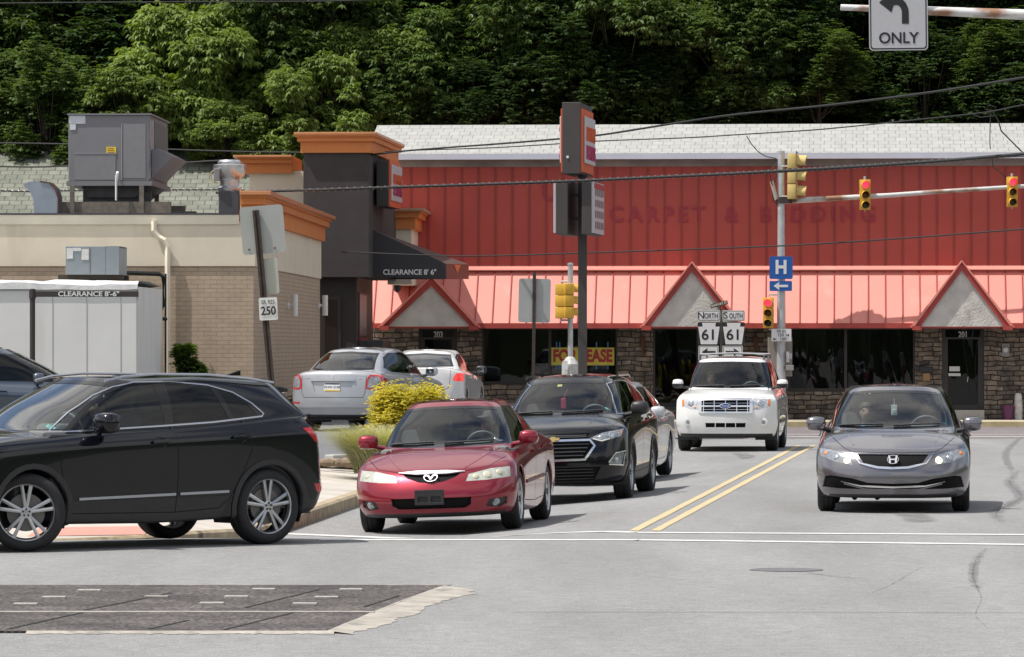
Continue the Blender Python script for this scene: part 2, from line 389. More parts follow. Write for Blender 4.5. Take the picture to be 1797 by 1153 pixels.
def car_interior(c, p):
    """dash, seats, wheel, mirror, tub"""
    W, cow, belt = p['W'], p['cowl'], p['belt']; y0 = -c.L/2; root = c.root
    b = B(); b.box((-W+.16, y0+cow-.25, .28), (W-.16, y0+p['rear_tub'], .34)); 
    b.box((-W+.10, y0+cow+.10, .34), (-W+.17, y0+p['rear_tub'], belt-.05)); b.box((W-.17, y0+cow+.10, .34), (W-.10, y0+p['rear_tub'], belt-.05))
    b.box((-W+.16, y0+cow-.25, .30), (W-.16, y0+cow-.2, belt-.12))
    b.box((-W+.16, y0+p['rear_tub']-.05, .30), (W-.16, y0+p['rear_tub'], belt-.06)); b.build('cabin_lining', cabin, root)
    b = B(); b.box((-W+.18, y0+cow+.06, belt-.22), (W-.18, y0+cow+.52, belt-.015), bev=.05); b.box((.18, y0+cow+.35, belt-.1), (.56, y0+cow+.58, belt+.045), bev=.05); b.build('dashboard', dashm, root, smooth=True)
    for sx, yy in ((-.37, p['seat']), (.37, p['seat']), (-.36, p['seat']+.9), (.36, p['seat']+.9)):
        b = B(); sy = y0+yy
        b.box((sx-.25, sy-.25, .34), (sx+.25, sy+.28, p['sz']), bev=.06)
        M = Matrix.Rotation(R(-16), 3, 'X')
        b.box((sx-.25, sy+.22, p['sz']-.05), (sx+.25, sy+.36, p['sz']+.56), bev=.06, rot=M)
        b.box((sx-.13, sy+.34, p['sz']+.58), (sx+.13, sy+.43, p['sz']+.78), bev=.04, rot=M)
        b.build('seat', p.get('seatm', cabin), root, smooth=True)
    b = B(); cx, cy, cz = .37, y0+cow+.66, belt-.02
    M = Matrix.Translation((cx, cy, cz)) @ Matrix.Rotation(R(-65), 4, 'X')
    rg = [M @ Vector((.18*cos(2*pi*k/24), .18*sin(2*pi*k/24), 0)) for k in range(25)]
    b.tube(rg, .014, 6); b.tube([M @ Vector((-.17,0,-.02)), M @ Vector((.17,0,-.02))], .016, 6); b.tube([M @ Vector((0,0,-.02)), M @ Vector((0,0,-.25))], .035, 8)
    b.build('steering_wheel', dashm, root, smooth=True)
    t = y0+p['ws_top']+.10; b = B(); b.box((-.12, t, p['ztop']-.13), (.12, t+.03, p['ztop']-.06), bev=.012); b.tube([(0, t, p['ztop']-.07), (0, t-.03, p['ztop'])], .01, 6); b.build('rear_view_mirror', darkpl, root)
def door_mirror(c, x, y, z, side, m, w=.22, h=.15, stalk=True, base=None, two=False):
    b = B(); t = bmesh.new(); bmesh.ops.create_cube(t, size=1); bmesh.ops.subdivide_edges(t, edges=t.edges[:], cuts=3, use_grid_fill=True)
    for v in t.verts:
        q = v.co*2; s_ = Vector(q); 
        l = max(abs(q.x), abs(q.y), abs(q.z)); n_ = q.normalized()*1.0
        v.co = (q*.36+q.normalized()*l*.80)
        v.co.x *= w/2; v.co.z *= h/2*(1+.12*side*q.x if False else 1); v.co.y *= .07 if q.y > 0 else .10
        v.co.x += side*w*.5
    b.add(t); b.xf(Matrix.Translation((x*side, y, z)))
    o = b.build('door_mirror', [m, darkpl], c.root, smooth=True, ang=60)
    if two:
        for f in o.data.polygons: f.material_index = 1 if f.center.z < z+.005 else 0
    g = B(); g.box((min(side*(x+.02), side*(x+w-.03)), y+.065, z-h*.38), (max(side*(x+.02), side*(x+w-.03)), y+.078, z+h*.38), bev=.01); g.build('mirror_glass', mat('mirror_silver', (.30,.31,.33), .08, 1), o)
    s2 = B(); s2.tube([(side*(x-.10), y+.03, z-h*.55), (side*(x+.06), y+.0, z-h*.35)], [.028, .022], 8); s2.build('mirror_stalk', base or darkpl, o, smooth=True)
    return o
def lamp(c, outline, name, lens, axis='f', side=-1, rec=.004, bulbs=(), housing=None, parent=None, skirt=.02, label=None):
    nb = c.cut(outline, axis, side); 
    o = c.put(nb and c_push(nb, -rec), name, lens, parent, skirt, label)
    for (a, b_, r, bm_) in bulbs:
        h = c.hit(a, b_, axis, side)
        if h and o:
            p, nn = h; k = B(); k.lathe([(0, .010), (r*.5, .008), (r*.85, .003), (r, -.004)], 16, 0, axis='z')
            k.xf(Matrix.Translation(p-nn*rec*.5) @ nn.to_track_quat('Z', 'Y').to_matrix().to_4x4()); k.build('lamp_bulb', bm_, o, smooth=True)
    return o
def c_push(nb, d):
    nl = nb.verts.layers.float_vector['nn']
    for v in nb.verts: v.co += v[nl]*d
    return nb
def place_on(c, a, b_, axis, side, off=.002):
    p, nn = c.hit(a, b_, axis, side)
    x = Vector((1,0,0)) if axis == 'f' and side < 0 else Vector((-1,0,0)) if axis == 'f' else Vector((0, side, 0))
    z = nn; y = z.cross(x).normalized(); x = y.cross(z).normalized()
    M = Matrix((x, y, z)).transposed().to_4x4(); M.translation = p+nn*off; return M    # local z = outward, y = up
def arches(c, ys, r, zc, arch_m=None, cladw=0):
    for side in (-1, 1):
        for y in ys:
            if cladw:
                nb = c.cut(arc(y, zc, r+cladw), 's', side, filt=lambda q: abs(q.x) > .4 and q.z < zc+r+cladw+.1 and abs(q.x) > .55)
                if nb:
                    inn = c.cut(arc(y, zc, r), 's', side, bm=nb, filt=lambda q: abs(q.x) > .4)
                    if inn: inn.free()
                    c.put(c_push(nb, .012), 'wheel_arch', arch_m, skirt=.04)
            else:
                nb = c.cut(arc(y, zc, r), 's', side, filt=lambda q: abs(q.x) > .5)
                if nb: nb.free()
            b = B(); x0, x1 = (.50, c.W-.035)
            pr = arc(y, zc, r+.004, -25, 205, 20)
            for (a, z), (a2, z2) in zip(pr, pr[1:]): b.poly([(side*x0, a, z), (side*x1, a, z), (side*x1, a2, z2), (side*x0, a2, z2)])
            b.poly([(side*x0, a, z) for a, z in pr]); b.build('wheel_well', darkpl, c.root)
def spec_rows(p):
    W, H, zb, hf, cz, cd = p['W'], p['H'], p['zb'], p['hf'], p['cowlz'], p['cowl']
    wst, zt, blt, blb, dz, ed, Wt = p['ws_top'], p['ztop'], p['bl_top'], p['bl_base'], p['deckz'], p['ed'], p['Wt']
    kf, kr = p.get('kf', .55), p.get('kr', .5); sf, sm, sr = p['sh']; bf, bm_, br = p['belt3']; q = p.get('nose', 0); ti = p.get('tuck', .10)
    hm = lerp(hf, cz, .62)+p.get('hcrown', .02)
    RL = p['L']-blt-wst
    return [
     (.34, zb, .34, zb+.05, W-.2, W-.13, W-.2, zb, zb, zb+.03, .5, .45),
     (.09, zb+.01, .08, zb+.08, W-.06, W-.05, W-.06, zb+.03, zb+.0, zb+.06, kf, kr),
     (.02-q, zb+.16, .0, zb+.26, W-.012, W-.03, W-.012, zb+.2, zb+.12, zb+.22, kf, kr),
     (.0, lerp(zb, hf, .55), .0, lerp(zb, ed, .5), W, W-.012, W, .52, .50, .55, kf, kr),
     (.035+q, hf-.10, .03, ed-.16, W-.006, W, W-.004, sf-.08, sm-.08, sr-.06, kf, kr),
     (.085+q*2, hf-.01, .06, ed-.03, W-.03, W-.008, W-.016, sf, sm, sr, kf*.95, kr),
     (.20+q*2, hf+.045, .13 if blb > .4 else .09, ed+.02, W-.075, W-.045, W-.06, lerp(sf, bf, .45), lerp(sm, bm_, .5), lerp(sr, br, .5), kf*.9, kr),
     (lerp(.2, cd, .55), hm, lerp(.1, blb, .6), lerp(ed, dz, .7)+.015, W-.125, W-.075, W-.09, lerp(sf, bf, .85), lerp(sm, bm_, .85), lerp(sr, br, .85), .42, .42),
     (cd, cz, blb, dz, W-.15, W-ti, W-.13, bf, bm_, br, p.get('kA', .42), p.get('kC', .38)),
     (lerp(cd, wst, .5), lerp(cz, zt, .53), lerp(blb, blt, .5), lerp(dz, zt, .55), lerp(W-.15, Wt, .5)+.005, lerp(W-ti, Wt, .45)+.01, lerp(W-.13, Wt, .5), lerp(bf, zt-.04, .53), lerp(bm_, zt-.02, .54), lerp(br, zt-.06, .54), .36, .36),
     (wst, zt, blt, zt-.01, Wt-.02, Wt, Wt-.03, zt-.045, zt-.02, zt-.05, .30, .32),
     (wst+.10, zt+.028, blt+.10, zt+.018, Wt-.12, Wt-.09, Wt-.13, zt+.012, zt+.028, zt+.0, .26, .28),
     (wst+.25*RL, H-.012, blt+.25*RL, H-.016, Wt-.32, Wt-.30, Wt-.34, H-.012, H-.008, H-.018, .15*RL, .15*RL),
     (wst+.4*RL, H, blt+.4*RL, H, 0, 0, 0, H, H, H, .1, .1)]
def paint(name, col, metal=.55, rough=.32, var=.03):
    return mat(name, col, rough, metal, coat=1, var=var, scale=3, back=(.03,.03,.032), spec=.25)
def base_car(name, loc, yaw, p, label, cat, group=None):
    root = empty(name, loc, yaw, label, cat, group)
    c = Car(root, spec_rows(p), p['L']); c.W = p['W']; c.p = p; c.y0 = -p['L']/2
    arches(c, [c.y0+d for d in p['axles']], p['ar'], p['r']+.01, darkpl, p.get('clad', 0))
    return c
def O(c, pts): return [(c.y0+d, z) for d, z in pts]
def finish(c, pm, spokes=5, style='five', steer=0, rimm_=None):
    p = c.p
    c.skirt(c.bm, .018); c.put(c.bm, 'body', pm)
    for side in (-1, 1):
        for i, d in enumerate(p['axles']): make_wheel(c.root, side*(p['W']-.015-p['tw']/2), c.y0+d, p['r'], p['tw'], p['rr'], spokes, style, steer if i == 0 else 0, side=side, rm=rimm_)
    b = B(); y0 = c.y0; W = p['W']
    b.box((-W+.28, y0+.25, p['zb']+.02), (W-.28, -y0-.3, p['zb']+.14)); b.tube([(-W+.2, y0+p['axles'][1], p['r']), (W-.2, y0+p['axles'][1], p['r'])], .05, 8)
    b.tube([(.5, -y0-.45, p['zb']+.08), (.5, -y0-.06, p['zb']+.08)], .03, 8); b.build('underbody', darkpl, c.root)
    car_interior(c, p)
def side_glass(c, dlo, panes, surround=blackgl, gm=None, trimm=None, tw=.014, rec=.004):
    """dlo outline and panes in (d,z); the strip between the panes becomes the pillar trim"""
    for side in (-1, 1):
        nb = c.cut(O(c, dlo), 's', side)
        if not nb: print('no dlo'); continue
        for i, pn in enumerate(panes):
            g = c.cut(O(c, pn), 's', side, bm=nb)
            c.put(g and c_push(g, -rec), 'side_window', (gm[i] if isinstance(gm, (list, tuple)) else gm) or sglass, skirt=0)
        c.put(nb, 'window_frame', surround, skirt=.012)
        if trimm: c.strip(O(c, dlo), 'window_trim', trimm, 's', side, tw, -.002, .009, closed=True, step=.05)
def inset(pts, k):
    """shrink a polygon by k (counter or clockwise)"""
    P2 = [Vector(p) for p in pts]; n = len(P2); A = sum(P2[i].x*P2[(i+1)%n].y-P2[(i+1)%n].x*P2[i].y for i in range(n)); s = 1 if A > 0 else -1; out = []
    for i in range(n):
        a, b, c_ = P2[i-1], P2[i], P2[(i+1)%n]; d1 = (b-a).normalized(); d2 = (c_-b).normalized()
        n1 = Vector((-d1.y, d1.x))*s; n2 = Vector((-d2.y, d2.x))*s; m = (n1+n2); m = m/max(.35, m.dot(n1)) if m.length > 1e-4 else n1; out.append(tuple(b+m*k))
    return out
def seams(c, lines, axis='s', sides=(-1, 1), width=.008):
    for side in sides:
        b = B()
        for ln in lines: c.strip(O(c, ln) if axis == 's' else ln, '', None, axis, side, width, .0012, B0=b)
        b.build('panel_gap', gapm, c.root)
def handles(c, spots, m, w=.19):
    for side in (-1, 1):
        for d, z in spots:
            o = c.strip(O(c, [(d-w/2, z), (d+w/2, z+.01)]), 'door_handle', m, 's', side, .03, .012, .018, step=.03)
def windscreen(c, pts, side=-1, frame=.03, gm=None, name='windscreen', rec=.003):
    nb = c.cut(pts, 'f', side, filt=lambda q: True); 
    if not nb: print('no ws'); return
    g = c.cut(inset(pts, frame), 'f', side, bm=nb)
    c.put(g and c_push(g, -rec), name, gm or wglass); c.put(nb, name+'_surround', blackgl, skirt=.01)
def wipers(c, z, x0=-.62, n=2, side=-1):
    for a, b_ in (((x0, z), (x0+.50, z+.015)), ((x0+.62, z), (x0+1.14, z+.02)))[:n]:
        c.strip([a, b_], 'wiper', darkpl, 'f', side, .022, .006, .014)
def badge_ring(c, M, rx, rz, t, m, name='emblem', parent=None):
    b = B(); pts = [Vector((rx*cos(2*pi*k/28), rz*sin(2*pi*k/28), .004)) for k in range(29)]; b.tube(pts, t, 6, cap=False); b.xf(M); return b.build(name, m, parent or c.root, smooth=True, ang=60)
def flat(c, M, polys, th, m, name='emblem', parent=None):
    b = B()
    for pl in polys: b.prism([(x, y, 0) for x, y in pl], (0, 0, th))
    b.xf(M); return b.build(name, m, parent or c.root)
def plate(c, M, w=.305, h=.152, m=None, txt=None, parent=None, name='license_plate'):
    b = B(); b.box((-w/2, -h/2, 0), (w/2, h/2, .006), bev=.004); b.xf(M); o = b.build(name, m or whitepl, parent or c.root); return o
def put_text(c, M, s, size, m, x=0, y=0, z=.007, sx=1, parent=None, name='lettering', bold=0):
    t = text(name, s, size, m, parent or c.root, ext=.001, sx=1, bold=bold); T = Matrix.Translation((x, y, z)) @ Matrix.Diagonal((sx, 1, 1, 1)); t.matrix_local = M @ T; return t
def grille_bars(c, y0z, n, x0, x1, m, side=-1, width=.012, th=.012, off=0, name='grille_bar'):
    b = B()
    for k in range(n):
        z = lerp(y0z[0], y0z[1], k/(max(1, n-1))); xa = x0(z) if callable(x0) else x0; xb = x1(z) if callable(x1) else x1
        c.strip([(xa, z), (xb, z)], '', None, 'f', side, width, off, th, B0=b, step=.05)
    b.build(name, m, c.root)
def sunroof(c, d0, d1, w, z):
    y = c.y0; nb = c.cut([(-w, y+d0), (w, y+d0), (w, y+d1), (-w, y+d1)], 't', 1, filt=lambda q: q.z > z)
    c.put(nb, 'sunroof', blackgl, skirt=.01)

# ---------------- the grey sedan (lights on) ----------------
def grey_sedan(loc, yaw, label):
    pm = paint('grey_metallic_paint', (.195,.188,.205), .75, .24)
    p = dict(W=.877, H=1.435, L=4.53, zb=.17, hf=.70, cowlz=.955, cowl=1.02, ws_top=2.02, ztop=1.385, bl_top=1.25, bl_base=.60, deckz=1.08, ed=1.03, Wt=.575, kf=.62,
             sh=(.74,.82,.90), belt3=(.90,.93,.99), axles=(.90, 3.57), r=.32, ar=.36, tw=.2, rr=.215, seat=1.95, sz=.55, rear_tub=3.5, belt=.93, nose=.02, tuck=.11, kA=.5)
    c = base_car('sedan', loc, yaw, p, label, 'car')
    windscreen(c, [(-.70,.955),(-.40,.935),(0,.93),(.40,.935),(.70,.955),(.545,1.34),(.30,1.365),(0,1.37),(-.30,1.365),(-.545,1.34)])
    windscreen(c, [(-.66,1.07),(0,1.06),(.66,1.07),(.50,1.33),(0,1.36),(-.50,1.33)], 1, name='rear_window')
    dlo = [(1.30,.955),(2.15,.965),(3.35,1.0),(3.60,1.06),(3.25,1.27),(2.9,1.335),(2.3,1.35),(2.05,1.32),(1.65,1.14)]
    side_glass(c, dlo, [[(1.42,.975),(2.28,.985),(2.26,1.33),(2.08,1.30),(1.70,1.13)], [(2.36,.985),(3.2,1.01),(3.2,1.26),(2.88,1.32),(2.36,1.335)]])
    seams(c, [[(1.28,.90),(1.22,.6),(1.28,.28),(2.28,.26),(2.32,.95)], [(2.32,.26),(3.05,.28),(3.32,.75),(3.42,.98)]])
    seams(c, [[(-.70,.955),(-.71,.86),(-.55,.73),(-.46,.69),(0,.68),(.46,.69),(.55,.73),(.71,.86),(.70,.955)]], 'f', (-1,))
    handles(c, [(2.12,.83),(3.12,.86)], pm)
    # headlights, grille, intakes
    hl = [(-.84,.735),(-.68,.715),(-.50,.665),(-.455,.545),(-.64,.575),(-.825,.645)]
    lamp(c, hl, 'headlight', clearl, bulbs=[(-.515,.60,.042,bulb),(-.64,.63,.035,reflm),(-.77,.675,.03,amber)]); lamp(c, mir(hl), 'headlight', clearl, bulbs=[(.515,.60,.042,bulb),(.64,.63,.035,reflm),(.77,.675,.03,amber)])
    gr = [(-.405,.672),(.405,.672),(.33,.565),(.16,.532),(0,.525),(-.16,.532),(-.33,.565)]
    g = c.cut(gr, 'f'); c.put(c_push(g, -.02), 'grille', grillm, skirt=.03)
    c.strip([(-.46,.675),(-.37,.56),(-.17,.513),(0,.505),(.17,.513),(.37,.56),(.46,.675)], 'grille_surround', chrome, width=.026, th=.014, taper=True)
    M = place_on(c, 0, .60, 'f', -1, .012)
    H = [[(-.052,.05),(-.034,.05),(-.026,.008),(.026,.008),(.034,.05),(.052,.05),(.040,-.05),(.022,-.05),(.024,-.008),(-.024,-.008),(-.022,-.05),(-.040,-.05)]]
    e = badge_ring(c, M, .062, .052, .005, chrome); flat(c, M, H, .008, chrome, 'emblem_letter', e)
    lo = [(-.77,.415),(-.70,.425),(-.46,.395),(-.28,.345),(0,.335),(.28,.345),(.46,.395),(.70,.425),(.77,.415),(.80,.29),(.62,.275),(0,.262),(-.62,.275),(-.80,.29)]
    g = c.cut(lo, 'f'); c.put(c_push(g, -.012), 'lower_grille', grillm, skirt=.03)
    c.strip([(-.58,.36),(-.36,.312),(0,.298),(.36,.312),(.58,.36)], 'bumper_trim', chrome, width=.022, off=-.002, th=.014, taper=True)
    c.strip([(-.55,.335),(-.3,.275),(0,.27),(.3,.275),(.55,.335)], 'bumper_bar', pm, width=.016, off=-.006, th=.012)
    g = c.cut([(-.72,.215),(.72,.215),(.72,.17),(-.72,.17)], 'f'); 
    if g: c.put(g, 'bumper_lip', darkpl)
    wipers(c, .965)
    for s in (-1, 1): c.strip([(s*.58,.94),(s*.50,.85),(s*.45,.77),(s*.44,.70)], 'hood_crease', pm, width=.04, off=-.006, th=.009, taper=True)
    for s in (-1, 1): door_mirror(c, .80, c.y0+1.55, .985, s, pm, .20, .15)
    tl = [(-.80,.93),(-.60,.92),(-.50,.80),(-.62,.75),(-.82,.78)]; lamp(c, tl, 'tail_light', redl, 'f', 1); lamp(c, mir(tl), 'tail_light', redl, 'f', 1)
    sunroof(c, 2.25, 2.85, .40, 1.3)
    b = B(); b.box((-.035, c.y0+1.72, 1.08), (.035, c.y0+1.73, 1.20), bev=.004); b.tube([(0, c.y0+1.725, 1.2), (0, c.y0+1.75, 1.27)], .003, 4); b.box((-.022,c.y0+1.715,1.10),(.022,c.y0+1.745,1.15), bev=.006); tag(b.build('air_freshener', mat('pale_card', (.55,.60,.58), .6), c.root), 'pale air freshener hanging from the mirror')
    stick(c, .60, .99, .075, .035, mat('teal_sticker', (.10,.40,.38), .6))
    finish(c, pm, 5); return c
def stick(c, x, z, w_, h_, m, side=-1, axis='f', name='sticker'):
    h = c.hit(x, z, axis, side)
    if h:
        M = place_on(c, x, z, axis, side, -.006 if axis == 'f' else .002); b = B(); b.box((-w_/2, -h_/2, 0), (w_/2, h_/2, .0015)); b.xf(M); return b.build(name, m, c.root)
# ---------------- the red sedan ----------------
def red_sedan(loc, yaw, label):
    pm = paint('red_metallic_paint', (.25,.010,.026), .5, .32)
    p = dict(W=.89, H=1.43, L=4.70, zb=.175, hf=.67, cowlz=.93, cowl=1.10, ws_top=2.0, ztop=1.375, bl_top=1.35, bl_base=.72, deckz=1.06, ed=1.02, Wt=.56, kf=.66,
             sh=(.73,.82,.88), belt3=(.87,.92,.97), axles=(.93, 3.605), r=.325, ar=.365, tw=.21, rr=.225, seat=2.0, sz=.55, rear_tub=3.5, belt=.92, nose=.03, tuck=.115, kA=.52)
    c = base_car('sedan', loc, yaw, p, label, 'car')
    windscreen(c, [(-.72,.93),(-.40,.915),(0,.91),(.40,.915),(.72,.93),(.53,1.325),(.30,1.35),(0,1.355),(-.30,1.35),(-.53,1.325)])
    windscreen(c, [(-.64,1.05),(0,1.04),(.64,1.05),(.48,1.32),(0,1.35),(-.48,1.32)], 1, name='rear_window')
    dlo = [(1.42,.935),(2.2,.945),(3.45,.985),(3.62,1.03),(3.22,1.26),(2.9,1.325),(2.3,1.34),(2.05,1.31),(1.70,1.13)]
    side_glass(c, dlo, [[(1.52,.955),(2.33,.965),(2.31,1.32),(2.1,1.295),(1.74,1.12)], [(2.41,.965),(3.25,.99),(3.22,1.24),(2.88,1.305),(2.41,1.322)]])
    seams(c, [[(1.36,.88),(1.30,.6),(1.34,.30),(2.34,.27),(2.37,.94)], [(2.37,.27),(3.12,.29),(3.38,.75),(3.46,.97)]])
    seams(c, [[(-.76,.93),(-.78,.82),(-.60,.70),(-.36,.665),(0,.66),(.36,.665),(.60,.70),(.78,.82),(.76,.93)]], 'f', (-1,))
    for s in (-1, 1): c.strip(O(c, [(1.42,.50),(3.2,.53)]), 'side_moulding', mat('dark_red_trim', (.12,.01,.02), .4), 's', s, .035, .0, .012)
    handles(c, [(2.17,.82),(3.17,.85)], pm)
    hl = [(-.815,.70),(-.62,.685),(-.40,.635),(-.375,.555),(-.58,.56),(-.835,.585)]
    lamp(c, hl, 'headlight', cloudl, bulbs=[(-.60,.62,.045,bulbdim),(-.73,.635,.035,mat('cloudy_reflector', (.5,.48,.36), .3))], label='cloudy plastic headlight, faintly lit')
    lamp(c, mir(hl), 'headlight', cloudl, bulbs=[(.60,.62,.05,mat('cloudy_reflector', (.5,.48,.36), .3)),(.48,.605,.038,MATS['cloudy_reflector']),(.72,.64,.04,MATS['cloudy_reflector'])])
    gr = [(-.335,.655),(0,.672),(.335,.655),(.26,.60),(.13,.555),(0,.545),(-.13,.555),(-.26,.60)]
    g = c.cut(gr, 'f'); c.put(c_push(g, -.012), 'grille', grillm, skirt=.02)
    c.strip([(-.36,.652),(-.17,.650),(0,.650),(.17,.650),(.36,.652)], 'grille_bar', mat('bright_chrome', (.85,.86,.88), .35, .75), width=.055, off=.004, th=.014, taper=True)
    M = place_on(c, 0, .60, 'f', -1, .012)
    e = badge_ring(c, M, .073, .058, .0065, chrome)
    wing = [(-.066,.004),(-.048,.028),(-.022,.024),(0,-.008),(.022,.024),(.048,.028),(.066,.004),(.050,.012),(.032,.010),(.020,-.012),(.008,-.036),(-.008,-.036),(-.020,-.012),(-.032,.010),(-.050,.012)]
    flat(c, M, [wing], .012, chrome, 'emblem_wings', e)
    lo = [(-.44,.385),(.44,.385),(.43,.30),(.36,.262),(-.36,.262),(-.43,.30)]
    g = c.cut(lo, 'f'); c.put(c_push(g, -.025), 'lower_grille', grillm, skirt=.03)
    for s in (-1, 1):
        hs = [(s*.80,.375),(s*.62,.355),(s*.58,.275),(s*.72,.258),(s*.79,.30)]
        g = c.cut(hs, 'f'); c.put(c_push(g, -.02), 'fog_lamp_recess', darkpl, skirt=.03)
        h = c.hit(s*.69,.315,'f'); b = B(); b.lathe([(0,.03),(.03,.027),(.045,.018),(.052,0)], 18); b.xf(Matrix.Translation(h[0]-h[1]*.03) @ Vector((0,-1,0)).to_track_quat('Z','Y').to_matrix().to_4x4()); b.build('fog_lamp', clearl, c.root, smooth=True)
    M = place_on(c, -.005, .392, 'f', -1, .03); M = Matrix.Translation(M.translation) @ Vector((0,-1,0)).to_track_quat('Z','Y').to_matrix().to_4x4()
    b = B(); W2, H2 = .158, .082
    for lo_, hi_ in (((-W2,-H2,0),(W2,-.05,.02)), ((-W2,.008,0),(W2,H2,.02)), ((-W2,-.05,0),(-.125,.008,.02)), ((.125,-.05,0),(W2,.008,.02)), ((-.02,-.05,0),(.02,.008,.02)), ((-.125,-.05,-.01),(.125,.008,.0))): b.box(lo_, hi_, bev=.003)
    b.xf(M); tag(b.build('license_plate_bracket', darkpl, c.root), 'empty black licence plate bracket')
    wipers(c, .945, -.60)
    for s in (-1, 1): c.strip([(s*.66,.915),(s*.52,.83),(s*.40,.74),(s*.33,.675)], 'hood_crease', pm, width=.05, off=-.008, th=.012, taper=True)
    for s in (-1, 1): door_mirror(c, .80, c.y0+1.62, .985, s, pm, .20, .14, base=pm)
    tl = [(-.80,.95),(-.60,.94),(-.50,.80),(-.62,.76),(-.82,.78)]; lamp(c, tl, 'tail_light', redl, 'f', 1); lamp(c, mir(tl), 'tail_light', redl, 'f', 1)
    sunroof(c, 2.22, 2.95, .40, 1.3)
    stick(c, .58, .975, .085, .04, whitepl); stick(c, .585, .975, .03, .025, mat('red_sticker', (.5,.02,.03), .5))
    g = c.cut([(-.76,.222),(.76,.222),(.76,.17),(-.76,.17)], 'f')
    if g: c.put(g, 'bumper_lip', darkpl)
    b = B(); b.box((-.015, c.y0+1.80, 1.13), (.03, c.y0+1.81, 1.17), bev=.004); b.box((-.01, c.y0+1.80, 1.08), (.025, c.y0+1.81, 1.11), bev=.004); b.tube([(0.007, c.y0+1.805, 1.17), (0, c.y0+1.83, 1.25)], .003, 4); tag(b.build('mirror_charm', darkpl, c.root), 'dark charm hanging from the mirror')
    finish(c, pm, 7, rimm_=mat('pale_alloy', (.62,.63,.64), .35, .6)); return c
